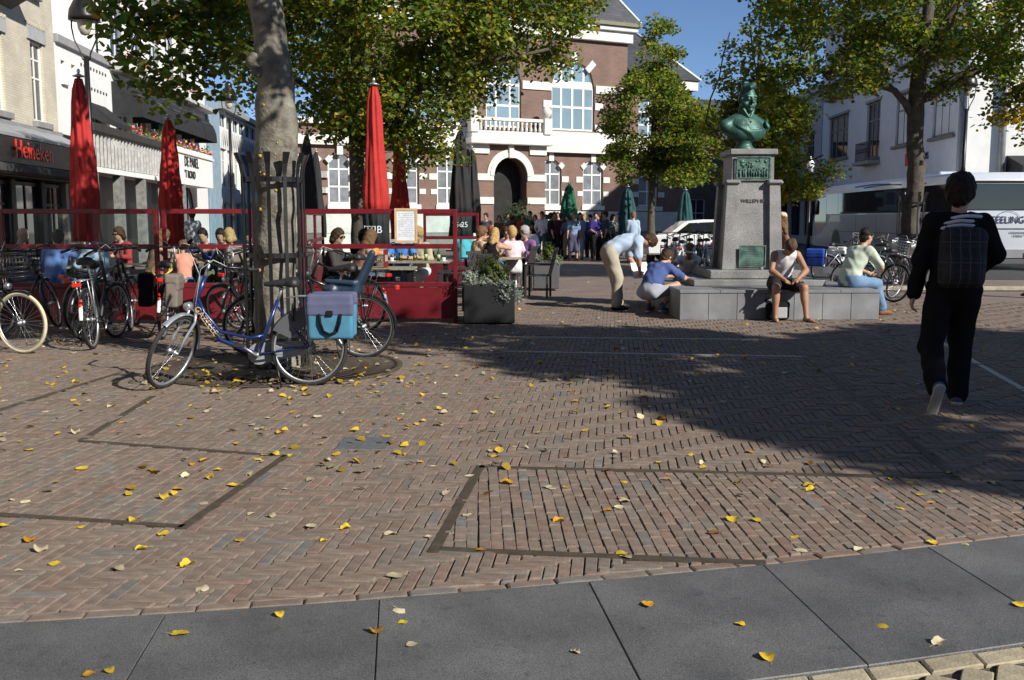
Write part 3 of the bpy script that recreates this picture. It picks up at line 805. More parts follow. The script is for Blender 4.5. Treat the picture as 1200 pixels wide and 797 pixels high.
mb.add([(-4, -.9, 3.45), (7.5, -.9, 3.45), (7.5, -.0, 3.85), (-4, -.0, 3.85), (-4, -.9, 3.38), (7.5, -.9, 3.38)], [(0, 1, 2, 3), (4, 5, 1, 0), (1, 5, 2)])
mb.obj('canopy_roof', mat('zinc_sheet', (.36, .37, .39), .5, .3, .12, 3), cafe)
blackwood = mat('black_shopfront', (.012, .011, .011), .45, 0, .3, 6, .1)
slab_part(cafe, 'fascia', blackwood, (-4, 7.55, -.88, -.7, 2.78, 3.38), b=.012)
slab_part(cafe, 'awning_roll', mat('faded_awning', (.05, .045, .04), .85, 0, .4, 8, .3), (-3.9, 7.4, -1.05, -.72, 2.52, 2.76), b=.06)
redsign = mat('red_sign_letters', (.75, .03, .015), .4, 0, .08)
o = link('sign_lettering', text_mesh('Heineken', .58, .01, redsign, 'CENTER', .003), cafe, (3.6, -.92, 3.1), TXT_ROT)
for k in range(6):
    x0 = -3.2+k*1.85
    window(cafe, x0, x0+1.55, .6 if k not in (2, 4) else .1, 2.45, (.5,), (.7,), 0, -.1, blackwood, pane_m, .09, .06)
    slab_part(cafe, 'stall_riser' if k not in (2, 4) else 'door_step', blackwood, (x0, x0+1.55, -.14, .3, 0, .6 if k not in (2, 4) else .1))
    slab_part(cafe, 'pilaster', mat('worn_black_pilaster', (.05, .048, .045), .6, 0, .3, 4), (x0+1.56, x0+1.84, -.2, .3, 0, 2.5), b=.02)
slab_part(cafe, 'shop_ceiling', blackwood, (-4, 7.55, -.7, .8, 2.5, 2.6))
slab_part(cafe, 'end_wall', cream, (7.4, 7.7, .3, 8, 3.55, 10.5), (7.45, 7.68, -.2, .9, 0, 3.55))
# wooden oriel over the first window
slab_part(cafe, 'oriel', darkwood, (1.2, 5.2, -.7, .0, 7.0, 7.2), b=.03)
mb = MB(); mb.prism([(-.0, 6.65), (-.0, 7.0), (-.62, 7.0)], 1.5, 5.0, axis='x'); mb.obj('oriel_bracket', darkwood, cafe)

# ---- low white house with parapet
low = left_root('white_low_house', 'low white rendered house with grey coping between cream brick house and awnings')
wall(low, 7.75, 12.25, 0, 6.35, [(8.15, 8.45, 5.35, 5.95), (8.95, 9.25, 5.35, 5.95), (10.4, 11.7, 3.9, 5.0)], whitep, .2, 0.0)
body(low, 7.8, 12.2, 0, 6.3, .3, 9, whitep)
slab_part(low, 'coping', mat('grey_coping', (.3, .3, .3), .8, 0, .1), (7.75, 12.27, -.1, .4, 6.35, 6.6), b=.02)
for k in range(9): slab_part(low, 'vent_block', mat('dark_vent', (.08, .08, .08), .9), (9.7+k*.27, 9.79+k*.27, -.02, .03, 6.02, 6.1)); slab_part(low, 'vent_block', _mats['dark_vent'], (9.7+k*.27, 9.79+k*.27, -.02, .03, 5.42, 5.5))
for a in (8.15, 8.95): window(low, a, a+.3, 5.35, 5.95, (), (.6,), .1, .1, whitetrim, pane_blue, .035, .03, .07)
window(low, 10.4, 11.7, 3.9, 5.0, (.5,), (.5,), 0, .1, whitetrim, pane_m, .07, .05)
mb = MB(); mb.prism([(0, 5.05), (-.75, 4.45), (-.75, 4.3), (0, 4.6)], 10.3, 11.8, axis='x'); mb.obj('awning', mat('black_canvas', (.018, .018, .02), .8, 0, .3, 5, .2), low)
back = left_root('white_back_block', 'taller white block rising behind the low white house, with dark windows')
wall(back, 7.2, 14, 6.3, 11.5, [(8.6, 9.7, 7.3, 9.4), (10.2, 10.9, 7.2, 8.6)], whitep, .2, 2.6)
body(back, 7.25, 13.9, 3, 11.4, 3.0, 9, whitep)
window(back, 8.6, 9.7, 7.3, 9.4, (.5,), (.5,), 0, 2.7, whitetrim, pane_m); window(back, 10.2, 10.9, 7.2, 8.6, (.5,), (.5,), 0, 2.7, whitetrim, pane_m)

# ---- white house with black dome awnings
aw = left_root('white_awning_house', 'long white rendered house with five black dome awnings and flower boxes')
ops = [(12.75+k*2.2, 14.45+k*2.2, 3.95, 5.35) for k in range(5)] + [(12.55+k*2.2, 14.35+k*2.2, 6.75, 8.9) for k in range(5)] + [(20.5, 23.3, 1.2, 3.0, .9)]
wall(aw, 12.3, 25.6, 0, 9.7, ops, whitep, .22)
body(aw, 12.35, 25.5, 0, 9.6, .4, 10, whitep)
slab_part(aw, 'cornice', whitep, (12.3, 25.7, -.35, .3, 9.7, 9.95))
slab_part(aw, 'end_wall', whitep, (25.35, 25.6, .3, 10, 0, 9.7))
canvas = _mats['black_canvas']
fl_m = [plain((.75, .09, .12), .7), plain((.85, .25, .35), .7), plain((.8, .3, .06), .7)]; lf_m = plain((.09, .16, .03), .7)
def flower_mass(parent, x0, x1, y0, z, h, n, name='flowers', w=.18, dens=1):
    for m_, k, hh in ((lf_m, n*2, 0), (fl_m[0], n//2, .05), (fl_m[1], n//2, .06), (fl_m[2], n//4, .06)):
        mb = MB()
        for _ in range(int(k*dens)):
            x = rnd.uniform(x0, x1); y = y0+rnd.uniform(-w, w); zz = z+rnd.uniform(-.12, h)*(.5+.5*math.sin(x*5.1))+hh; r = rnd.uniform(.03, .06)
            a = V((rnd.gauss(0, 1), rnd.gauss(0, 1), rnd.gauss(0, 1))).normalized(); b_ = a.orthogonal().normalized(); p = V((x, y, zz)); c_ = a.cross(b_)
            mb.add([p+b_*r, p+c_*r, p-b_*r, p-c_*r], [(0, 1, 2, 3)])
        tag(mb.obj(name if m_ is not lf_m else 'foliage', m_, parent), kind='stuff')
for k in range(5):
    a = 12.75+k*2.2
    window(aw, a, a+1.7, 3.95, 5.35, (.33, .66), (), 0, .12, whitetrim, pane_m, .08, .09)
    window(aw, a-.2, a+1.6, 6.75, 8.9, (.5,), (.6,), 0, .12, whitetrim, pane_m, .08, .07)
    mb = MB(); A0, A1 = a-.3, a+1.85; N = 8          # quarter-round awning with ribs
    for i in range(N):
        t0 = PI/2*i/N; t1 = PI/2*(i+1)/N
        for x0, x1 in ((A0, A0+.6), (A0+.6, A1-.6), (A1-.6, A1)):
            e = lambda x, t: ((A0+.6-(A0+.6-x)*math.sin(t)) if x < A0+.6 else (A1-.6+(x-A1+.6)*math.sin(t)) if x > A1-.6 else x)
            P = lambda x, t: (e(x, t), -.95*math.sin(t), 5.05+.9*math.cos(t))
            mb.add([P(x0, t0), P(x1, t0), P(x1, t1), P(x0, t1)], [(3, 2, 1, 0)])
    for x0, x1 in ((A0, A1),): mb.add([(x0, -.95, 5.05), (x1, -.95, 5.05), (x1, -.96, 4.82), (x0, -.96, 4.82)], [(3, 2, 1, 0)])
    for x in (A0, A1):
        mb.add([(x, 0, 4.82)] + [(A0+.6 if x == A0 and t < 0 else x, -.95*math.sin(t), 5.05+.9*math.cos(t)) for t in [PI/2*i/N for i in range(N+1)]] + [(x, -.95, 4.82)], [tuple(range(N+3))])
    awn = mb.obj('awning', canvas, aw)
    rb = MB()
    for t in (PI*.17, PI*.33): rb.tube([(A0, -.97*math.sin(t), 5.05+.92*math.cos(t)), (A1, -.97*math.sin(t), 5.05+.92*math.cos(t))], .012, 5)
    rb.obj('awning_rib', mat('awning_rib_grey', (.12, .12, .12), .6), awn)
    for z, dz in ((6.55, 0), (4.1, 0)):
        bx = slab_part(aw, 'flower_box', whitep, (a-.2, a+1.8, -.42 if z > 5 else -.75, -.12 if z > 5 else -.45, z-.12, z+.16))
        flower_mass(bx, a-.2, a+1.8, -.28 if z > 5 else -.6, z+.2, .32, 45, 'blossoms')
slab_part(aw, 'ledge', mat('weathered_ledge', (.5, .5, .48), .8, 0, .25, 4, .2), (12.3, 25.65, -.5, .02, 6.28, 6.45), b=.02)
slab_part(aw, 'balcony_parapet', whitep, (16.6, 22.6, -.9, -.72, 3.0, 4.0), (7.8, 22.6, -.9, -.01, 2.85, 3.0))
slab_part(aw, 'parapet_cap', whitetrim, (16.5, 22.7, -.96, -.66, 4.0, 4.08))
let_m = plain((.03, .03, .035), .5)
link('lettering', text_mesh('DE PAREL', .55, .015, let_m, sx=.95), aw, (18.9, -.915, 3.72), TXT_ROT)
link('lettering', text_mesh("'T ROND", .42, .015, let_m), aw, (18.6, -.915, 3.24), TXT_ROT)
for k in range(26):
    slab_part(aw, 'balustrade_slat', mat('shaded_white_slat', (.5, .5, .48), .8, 0, .25, 6, .2), (7.9+k*.325, 7.99+k*.325, -.88, -.82, 3.02, 3.95))  # slats greyed: the balustrade's shade is painted into their colour
slab_part(aw, 'handrail', darkwood, (7.6, 16.5, -.98, -.72, 3.95, 4.2), b=.03)
greenneon = mat('green_sign', (.01, .5, .16), .4, 0, .1)
link('sign_lettering', text_mesh('Pub', .85, .05, greenneon, bevel=.015), aw, (16.3, -.62, 4.55), TXT_ROT)
window(aw, 20.5, 23.3, 1.2, 3.0, (.33, .66), (), .9, .12, blackwood, pane_m)
for x in (8.0, 10.3, 12.6, 15.2, 17.8): slab_part(aw, 'post', mat('grey_post', (.22, .22, .21), .8, 0, .3, 6, .2), (x-.14, x+.14, -.88, -.62, 0, 2.85))
slab_part(aw, 'painted_shade_panel', blackwood, (7.85, 16.4, -.06, -.012, .0, 3.88), (16.42, 19.8, -.06, -.012, .0, 2.84))  # black panel stands in for the shade behind slats and under balcony

# ---- blue panelled stair tower and the modern white shop
tower = left_root('blue_panel_tower', 'narrow tower clad in vertical pale blue panels beside the white awning house')
bluep = mat('pale_blue_sheet', (.25, .34, .41), .5, .1, .12, 3)
body(tower, 25.75, 28.3, 0, 7.0, .02, 6, bluep, 'tower_core')
for k in range(9): slab_part(tower, 'panel', bluep, (25.76+k*.28, 25.98+k*.28, -.07, .03, .4, 7.05), b=.02)
shop = left_root('modern_white_shop', 'modern white shop with glass front and a row of blue clerestory windows')
ops = [(28.6+k*1.6, 30.05+k*1.6, 3.1, 5.0) for k in range(8)] + [(28.6+k*1.6, 30.05+k*1.6, 6.05, 6.7) for k in range(8)] + [(28.6+k*1.6, 30.05+k*1.6, .4, 2.4) for k in range(8)]
wall(shop, 28.35, 42, 0, 6.85, ops, whitep, .2)
body(shop, 28.4, 41.9, 0, 6.8, .4, 10, whitep)
for k in range(8):
    a = 28.6+k*1.6
    window(shop, a, a+1.45, 3.1, 5.0, (.5,), (.7,), 0, .1, whitetrim, pane_net, .08, .06); window(shop, a, a+1.45, 6.05, 6.7, (.5,), (), 0, .1, blackwood, pane_blue, .06, .05)
    window(shop, a, a+1.45, .4, 2.4, (.5,), (), 0, .1, whitetrim, pane_m, .08, .06)
slab_part(shop, 'roof_edge', mat('grey_roof_edge', (.3, .31, .32), .7), (28.3, 42.1, -.3, 10, 6.85, 7.1))
slab_part(shop, 'roof_house', bluep, (34, 41.5, 1.2, 6, 7.1, 8.4))
for k in range(6):
    mb = MB()
    for q in range(4):
        x = 28.7+k*2.1+q*.52
        mb.tube([(x, -.12, 5.15), (x+.26, -.12, 5.85)], .02, 4); mb.tube([(x+.26, -.12, 5.85), (x+.52, -.12, 5.15)], .02, 4)
    mb.obj('lattice', mat('thin_grey_rail', (.4, .4, .4), .6), shop)

# ---- right side: u runs towards the camera, u = 60 - Y
right_rz = math.atan2(-1, -.044)
def right_root(name, label): return thing(name, label, 'building', (18.64, 60, 0), right_rz)
rw = right_root('white_townhouse', 'white rendered townhouse with tall grey framed windows and iron balconies behind the coach')
rs = mat('white_render_right', (.72, .73, .75), .8, 0, .05, 2.2, .2, 30)
greyf = mat('taupe_window_frame', (.2, .18, .15), .6, 0, .1)
first = [(1.5, 5.3), (8.1, 10.9), (12.9, 15.4), (17.5, 19.8)]
ops = [(1.5, 5.3, 4.95, 7.35), (8.5, 10.6, 4.6, 7.4), (12.9, 15.4, 4.95, 7.3), (17.5, 19.8, 4.95, 7.2)] + \
      [(1.6, 5.2, 8.7, 10.8), (8.4, 10.7, 8.6, 10.8), (13.0, 15.3, 8.6, 10.8), (17.6, 19.7, 8.3, 10.8)] + [(2, 5, .8, 3.2), (8, 11, .1, 3.2), (13, 16, .8, 3.2), (17, 20, .8, 3.2)]
wall(rw, 0, 21, 0, 12.2, ops, rs, .22)
body(rw, .05, 20.9, 0, 12.1, .4, 10, rs)
slab_part(rw, 'cornice', rs, (-.1, 21.1, -.35, .3, 12.2, 12.6))
slab_part(rw, 'roof_slope', slate, (-.1, 21.0, .3, 9, 12.2, 13.6))
for o in ops:
    a, b, c, d = o[:4]
    window(rw, a, b, c, d, (.33, .66), (.68,), 0, .1, greyf, pane_m, .1, .08)
    if c > 4: slab_part(rw, 'sill', greyf, (a-.2, b+.2, -.14, .1, c-.14, c), b=.015); slab_part(rw, 'lintel', mat('grey_head_moulding', (.33, .32, .3), .8), (a-.15, b+.15, -.07, .05, d, d+.13))
def iron_balcony(root, a, b, z, h=.95, out=.5):
    fl = slab_part(root, 'balcony_floor', mat('stone_balcony_floor', (.35, .34, .31), .8), (a-.25, b+.25, -out-.1, .0, z-.18, z), b=.02)
    mb = MB()
    mb.box(a-.1, b+.1, -out, -out+.04, z+h-.05, z+h); mb.box(a-.1, b+.1, -out, -out+.04, z+.06, z+.1)
    n = int((b-a+.2)/.14)
    for k in range(n+1):
        x = a-.1+(b-a+.2)*k/n; mb.box(x-.012, x+.012, -out+.005, -out+.03, z, z+h-.05)
        if k < n: mb.tube([(x+.07+.05*math.cos(t), -out+.018, z+h*.55+.09*math.sin(t)) for t in [2*PI*q/8 for q in range(8)]], .01, 4, closed=True)
    for x in (a-.1, b+.1): mb.box(x-.02, x+.02, -out+.04, 0, z+h-.05, z+h)
    mb.obj('balcony_railing', blackp, root)
iron_balcony(rw, 8.5, 10.6, 4.45); iron_balcony(rw, 1.6, 5.2, 8.5, .8, .3); iron_balcony(rw, 17.6, 19.7, 8.1, .9, .4); iron_balcony(rw, 8.4, 10.7, 8.4, .8, .3)
link('house_number', text_mesh('285', .42, .01, let_m), rw, (17.0, -.03, 4.25), TXT_ROT)
sg = slab_part(rw, 'small_sign', plain((.7, .03, .03), .5), (14.6, 15.2, -.08, .0, 3.95, 4.5))
mb = MB(); mb.tube([(20.75, -.12, 12), (20.75, -.12, 0)], .09, 8); mb.obj('downpipe', _mats['grey_zinc'], rw)
# sunlit gable wall to the right of it
gab = thing('white_corner_house', 'sunlit white gable of the corner house with a grey downpipe above the coach', 'building', (17.72, 39.0, 0), R(-2.6))
wall(gab, 0.05, 12, 0, 11.5, [(2.75, 4.2, 5.3, 7.4), (6.5, 8, 5.3, 7.4)], whitep, .2)
body(gab, .1, 11.9, 0, 11.4, .4, 10, whitep)
window(gab, 2.75, 4.2, 5.3, 7.4, (.5,), (), 0, .1, greyf, mat('pale_green_glass', (.35, .45, .4), .15, 0, .1), .05, .05, .1); window(gab, 6.5, 8, 5.3, 7.4, (.5,), (), 0, .1, greyf, pane_m)
mb = MB(); mb.tube([(1.35, -.14, 11.4), (1.35, -.14, 0)], .13, 10); mb.tube([(1.35, -.14, 8.6), (1.35, -.14, 8.9)], .17, 10); mb.obj('downpipe', _mats['grey_zinc'], gab)
mb = MB(); mb.prism([(0, 4.0), (-1.4, 3.55), (-1.4, 3.3), (0, 3.3)], 1.6, 6, axis='x'); mb.obj('awning', canvas, gab)
slab_part(gab, 'awning_valance', whitetrim, (2.4, 6, -1.46, -1.405, 3.3, 3.55))
# grey house further along, with the blue shop blinds
gh = right_root('grey_far_house', 'grey rendered house beyond the white townhouse with blue shop blinds')
grs = mat('grey_render', (.45, .45, .44), .8, 0, .08, 2, .2)
wall(gh, -16, -.2, 0, 9.2, [(-14.5+k*3.6, -12.6+k*3.6, 4.9, 7.0) for k in range(4)] + [(-14.5+k*3.6, -12.0+k*3.6, .5, 2.7) for k in range(4)], grs, .2)
body(gh, -15.9, -.3, 0, 9.1, .4, 10, grs)
for k in range(4):
    window(gh, -14.5+k*3.6, -12.6+k*3.6, 4.9, 7.0, (.5,), (.6,), 0, .1, greyf, pane_m, .1, .08); window(gh, -14.5+k*3.6, -12+k*3.6, .5, 2.7, (.5,), (), 0, .1, blackwood, pane_m, .1, .08)
    mb = MB(); mb.prism([(0, 4.0), (-1.3, 3.2), (-1.3, 2.9), (0, 3.6)], -14.8+k*3.6, -12.2+k*3.6, axis='x'); mb.obj('blind', mat('deep_blue_canvas', (.02, .03, .3), .7, 0, .2), gh)
slab_part(gh, 'cornice', grs, (-16.1, -.15, -.3, .3, 9.2, 9.5))
mb = MB(); mb.add([(-16.1, -.2, 9.52), (-.15, -.2, 9.52), (-.15, 5, 12.5), (-16.1, 5, 12.5)], [(0, 1, 2, 3)]); mb.box(-16, -.2, 5, 9, 9.2, 12.5); mb.obj('roof', slate, gh)
slab_part(gh, 'shop_fascia', mat('grey_fascia', (.18, .18, .19), .6), (-15.5, -.5, -.12, .0, 2.75, 3.3))
# closing the view behind the trees
bk = thing('far_brick_house', 'brown brick house with dark roof glimpsed between the trees at the back', 'building', (17.5, 72, 0), R(12))
wall(bk, -9, 4, 0, 7, [(-8+k*3, -6.7+k*3, 4.2, 6) for k in range(4)] + [(-8+k*3, -6.7+k*3, 1, 3) for k in range(4)], hb, .2)
for k in range(4):
    window(bk, -8+k*3, -6.7+k*3, 4.2, 6, (.5,), (.5,), 0, .1); window(bk, -8+k*3, -6.7+k*3, 1, 3, (.5,), (.5,), 0, .1)
body(bk, -8.9, 3.9, 0, 6.9, .4, 8)
mb = MB(); mb.add([(-9.3, -.3, 7), (4.3, -.3, 7), (4.3, 8, 7), (-9.3, 8, 7), (-9.3, 4, 10.5), (4.3, 4, 10.5)], [(0, 1, 5, 4), (2, 3, 4, 5), (1, 2, 5), (3, 0, 4)]); mb.obj('roof', slate, bk)

# ---- unseen houses, added to cut the sky light, that close the square on the left, behind and to the right
def unseen_row_house(label, loc, rz, w, h, m, n, storeys=3):
    r = thing('unseen_row_house', label, 'building', loc, rz); ops = []
    for f in range(storeys):
        for k in range(n): a = w*(k+.5)/n-.55; ops.append((a, a+1.1, .9+f*3.1, 2.7+f*3.1))
    wall(r, 0, w, 0, h, ops, m, .18); body(r, .05, w-.05, 0, h-.05, .3, 8, m)
    for o in ops: window(r, *o, (.5,), (.65,), 0, .09, whitetrim, pane_m)
    slab_part(r, 'cornice', whitetrim, (-.05, w+.05, -.25, .3, h, h+.3))
    mb = MB(); mb.add([(-.05, -.2, h+.31), (w+.05, -.2, h+.31), (w+.05, 8, h+.31), (-.05, 8, h+.31), (-.05, 3.9, h+3.2), (w+.05, 3.9, h+3.2)], [(0, 1, 5, 4), (2, 3, 4, 5), (1, 2, 5), (3, 0, 4)]); mb.obj('roof', slate, r)
unseen_row_house('unseen grey rendered row house continuing the left side of the square nearer the camera', (-11.2, 2.5, 0), left_rz, 13.4, 10, grs, 5)
unseen_row_house('unseen brown brick row house on the left side, nearest the camera', (-10.2, -11, 0), left_rz, 13.3, 9.6, hb, 5)
unseen_row_house('unseen brown brick row house behind the camera at the left', (-2, -17, 0), PI+.05, 11, 9.5, hb, 4)
unseen_row_house('unseen grey rendered row house straight behind the camera', (10, -17.5, 0), PI, 11.8, 10, grs, 4)
unseen_row_house('unseen cream brick row house behind the camera at the right', (23, -18, 0), PI, 12.8, 8.5, cream, 5, 2)
unseen_row_house('unseen grey rendered row house facing the square from the right', (27.5, 22, 0), -PI/2, 16, 9.4, grs, 6)
# ---------------------------------------------------------------- trees
leaf_m = tint_mat('lime_leaf', .55, 0, 60, .12, 3, .42, .35)
bark_m = mat('grey_lime_bark', (.2, .185, .15), .9, 0, .35, 7, .9, 26, dirt=(.085, .075, .058))
bark_d = mat('dark_lime_bark', (.085, .072, .055), .9, 0, .35, 7, .9, 26)
def leaf_cloud(name, pts, size, cols, parent, flat=.55, kind='stuff', seed=1, m=None):
    """many small folded, heart shaped leaves, each one bent along its midrib"""
    r = np.random.default_rng(seed); n = len(pts); pts = np.asarray(pts, float)
    nz = r.normal(size=(n, 3)); nz[:, 2] = np.abs(nz[:, 2]) + flat; nz /= np.linalg.norm(nz, axis=1)[:, None]
    t = r.normal(size=(n, 3)); t -= nz*(t*nz).sum(1)[:, None]; t /= np.linalg.norm(t, axis=1)[:, None]
    b = np.cross(nz, t)
    s = size*r.uniform(.6, 1.2, n)[:, None]
    bend = r.uniform(.05, .35, n)[:, None]
    sh = [(-.5, 0, 0), (-.28, -.46, 1), (.18, -.38, .8), (.6, 0, -.3), (.18, .38, .8), (-.28, .46, 1)]
    V_ = np.stack([pts + s*(a*t + c*b + k*bend*nz*.6) for a, c, k in sh], 1).reshape(-1, 3)
    base = np.arange(n)[:, None]*6
    Q = np.concatenate([base + np.array([[0, 1, 2, 3]]), base + np.array([[0, 3, 4, 5]])])
    col = np.repeat(cols, 6, axis=0)
    me = np_mesh(name, V_, Q, m or leaf_m, True, col=col)
    return tag(link(name, me, parent), kind=kind)
def leaf_cols(n, seed, yellow=.05, light=0.0, clump=None):
    r = np.random.default_rng(seed)
    g = np.stack([r.uniform(.075, .14, n), r.uniform(.12, .2, n), r.uniform(.02, .04, n)], 1)
    a = r.uniform(0, 1, n)
    if light: k = (a < light)[:, None]; g = np.where(k, np.stack([r.uniform(.18, .28, n), r.uniform(.21, .3, n), r.uniform(.03, .05, n)], 1), g)
    if clump is not None: g *= clump[:, None]
    y = (r.uniform(0, 1, n) < yellow)[:, None]
    return np.where(y, np.stack([r.uniform(.42, .6, n), r.uniform(.31, .42, n), r.uniform(.02, .05, n)], 1), g)
def curve_pts(a, b, n=6, sag=.0, wob=.08, r=rnd):
    a = V(a); b = V(b); L = (b-a).length; out = []
    for i in range(n+1):
        t = i/n; p = a.lerp(b, t); p.z += sag*L*math.sin(PI*t)
        if 0 < i < n: p += V((r.uniform(-1, 1), r.uniform(-1, 1), r.uniform(-1, 1)))*wob*L*.35
        out.append(p)
    return out
def tree(name, label, base, trunk, trunk_r, limbs, blobs, ncl, per, lsize, seed, cat='tree', group=None, bark=None, yellow=.05, light=0., csig=.34, extra=(), stretch=1.0):
    """trunk: points; limbs: list of (points, r0, r1); blobs: ellipsoids (c, r) that the twigs fill"""
    q = random.Random(seed); r = np.random.default_rng(seed); bark = bark or bark_d
    root = thing(name, label, cat, base, 0, group)
    mb = MB(); tp = [V(p) for p in trunk]
    fine = []; rr = []
    for i in range(len(tp)-1):
        for k in range(5):
            t = k/5; fine.append(tp[i].lerp(tp[i+1], t) + V((q.uniform(-1, 1), q.uniform(-1, 1), 0))*trunk_r[i]*.09); rr.append((trunk_r[i]*(1-t)+trunk_r[i+1]*t)*q.uniform(.95, 1.07))
    fine.append(tp[-1]); rr.append(trunk_r[-1])
    mb.tube(fine, rr, 14)
    mb.obj('trunk', bark, root)
    nodes = [(p, x) for p, x in zip(fine, rr) if p.z > tp[-1].z*.35]
    for pts, r0, r1 in limbs:
        pp = []
        P = [V(p) for p in pts]
        for i in range(len(P)-1):
            for k in range(4): pp.append(P[i].lerp(P[i+1], k/4) + V((q.uniform(-1, 1), q.uniform(-1, 1), q.uniform(-1, 1)))*.035)
        pp.append(P[-1]); rads = [r0+(r1-r0)*i/(len(pp)-1) for i in range(len(pp))]
        MB().tube(pp, rads, 8).obj('limb', bark, root)
        nodes += list(zip(pp, rads))
    # clusters of leaves through the crown's volume
    cl = []
    vol = [b[1][0]*b[1][1]*b[1][2] for b in blobs]; tot = sum(vol)
    for (c, rad), v in zip(blobs, vol):
        for _ in range(max(1, int(ncl*v/tot))):
            d = r.normal(size=3); d /= np.linalg.norm(d); u = r.uniform(.25, 1)**.45
            p = V((c[0]+d[0]*rad[0]*u, c[1]+d[1]*rad[1]*u, c[2]+d[2]*rad[2]*u))
            if noise.noise(p*.75+V((seed, 0, 0))) < -.18: continue
            cl.append(p)
    cl += [V(p) for p in extra]
    cl.sort(key=lambda p: min((p-n[0]).length for n in nodes[::3]))
    tw = MB(); pos = []; sh = []
    nn = list(nodes)
    for p in cl:
        a, ra = min(nn, key=lambda n: (p-n[0]).length + (0 if n[1] > .012 else .15))
        d = (p-a).length
        if d > .12:
            pts = curve_pts(a, p, 4, .05, .12, q); r0 = min(ra*.75, .012+.016*d)
            tw.tube(pts, [r0*(1-i/4)+.006*i/4 for i in range(5)], 5)
            nn += [(pts[k], r0*(1-k/4)+.006) for k in (2, 3, 4)]
        k = int(per*q.uniform(.5, 1.4)); w = q.uniform(.8, 1.2)
        dv = r.normal(size=(k, 3)); dv /= np.linalg.norm(dv, axis=1)[:, None]; x = dv*r.uniform(.05, 1, (k, 1))**.5*np.array([1.6, 1.6, .95])*csig*w
        x[:, 2] -= .16*(x[:, 0]**2+x[:, 1]**2)/csig; x += np.array(p)
        pos.append(x); sh.append(np.full(k, q.uniform(.8, 1.25)))
    tag(tw.obj('twigs', bark, root), kind='stuff')
    pos = np.concatenate(pos); sh = np.concatenate(sh)
    leaf_cloud('crown', pos, lsize, leaf_cols(len(pos), seed, yellow, light, sh), root, seed=seed)
    return root
# the big lime whose trunk stands in the grating, crown mostly above the picture
nt_base = V((-2.41, 10.0, 0))
near = tree('lime_tree', 'large lime tree with thick pale trunk in a black iron cage behind the blue bicycle', nt_base,
     [(0, 0, -.05), (.0, 0, .5), (.02, 0, 1.5), (.045, 0, 2.1), (.04, 0, 3.0), (-.06, .02, 3.9), (-.1, .05, 5.2), (-.1, .1, 7.5)], [.25, .215, .19, .212, .17, .168, .14, .06],
     [([(-.08, 0, 3.9), (-.9, .1, 4.6), (-1.9, .3, 5.2), (-2.6, .6, 5.3)], .1, .03), ([(-.08, 0, 4.2), (.9, .4, 5.1), (2.2, .8, 5.8)], .1, .03),
      ([(-.1, .05, 4.6), (-.6, 1.2, 5.4), (-1.2, 2.6, 6)], .09, .03), ([(-.1, 0, 4.6), (1.0, -1.0, 5.4), (2.4, -2.2, 6.2)], .09, .03), ([(-.9, .1, 4.6), (-1.3, .5, 3.9), (-1.5, .7, 3.5)], .035, .015)],
     [((-.2, .6, 6.8), (2.8, 2.8, 2.0)), ((-1.15, .8, 4.0), (.75, .8, .55)), ((-.4, 1.2, 4.1), (.5, .7, .5)), ((.2, .1, 5.3), (2.5, 1.5, .6)), ((2.5, -1.9, 5.6), (1.5, 1.4, .7)), ((2.9, -3.2, 7.0), (2.0, 1.9, 1.1)), ((.6, -2.6, 6.6), (1.8, 1.6, .9))], 560, 75, .085, 3, bark=bark_m, light=.15, yellow=.02, csig=.2,
     extra=[(-1.6, .5, 3.45), (-1.6, .6, 3.2), (-1.45, .5, 3.6), (-1.2, .5, 3.6), (-1.5, .7, 3.0), (-1.3, .6, 2.85), (-1.0, .6, 3.55), (-1.15, .6, 3.15), (-.85, .7, 3.2), (-.95, .6, 3.75), (-.65, .6, 3.75), (-1.65, .5, 3.75), (-1.25, .6, 3.0), (-1.1, .7, 2.75), (-1.35, .5, 3.45), (-1.0, .6, 3.3), (-.75, .6, 3.45), (-.9, .7, 2.95), (-1.75, .6, 3.6), (-1.7, .4, 3.65), (-.7, .7, 3.7), (-.5, .8, 3.6), (-.55, .6, 3.2)])
# knots, burr and lichen on its trunk
for x, y, z, r in ((-.13, -.1, 3.05, .075), (.16, -.1, 2.25, .075), (-.09, -.15, 2.95, .055), (.05, -.16, 3.0, .04), (.1, -.16, 2.7, .04)): MB().ell((x, y, z), (r, r*.9, r*1.2), 10).obj('burr', bark_m, near)
lich = plain((.45, .33, .05), .9); lm = MB()
for k in range(26):
    t = rnd.uniform(-2.3, -.7); z = rnd.choice([2.1, 2.5, 1.6, 1.9])+rnd.gauss(0, .08); r = .19+.02*math.exp(-((z-2.1)/.3)**2); s = rnd.uniform(.006, .02)
    p = V((.02+r*1.04*math.cos(t), r*1.04*math.sin(t), z)); lm.ell(p, (s, s*.6, s), 6)
tag(lm.obj('lichen', lich, near), kind='stuff')
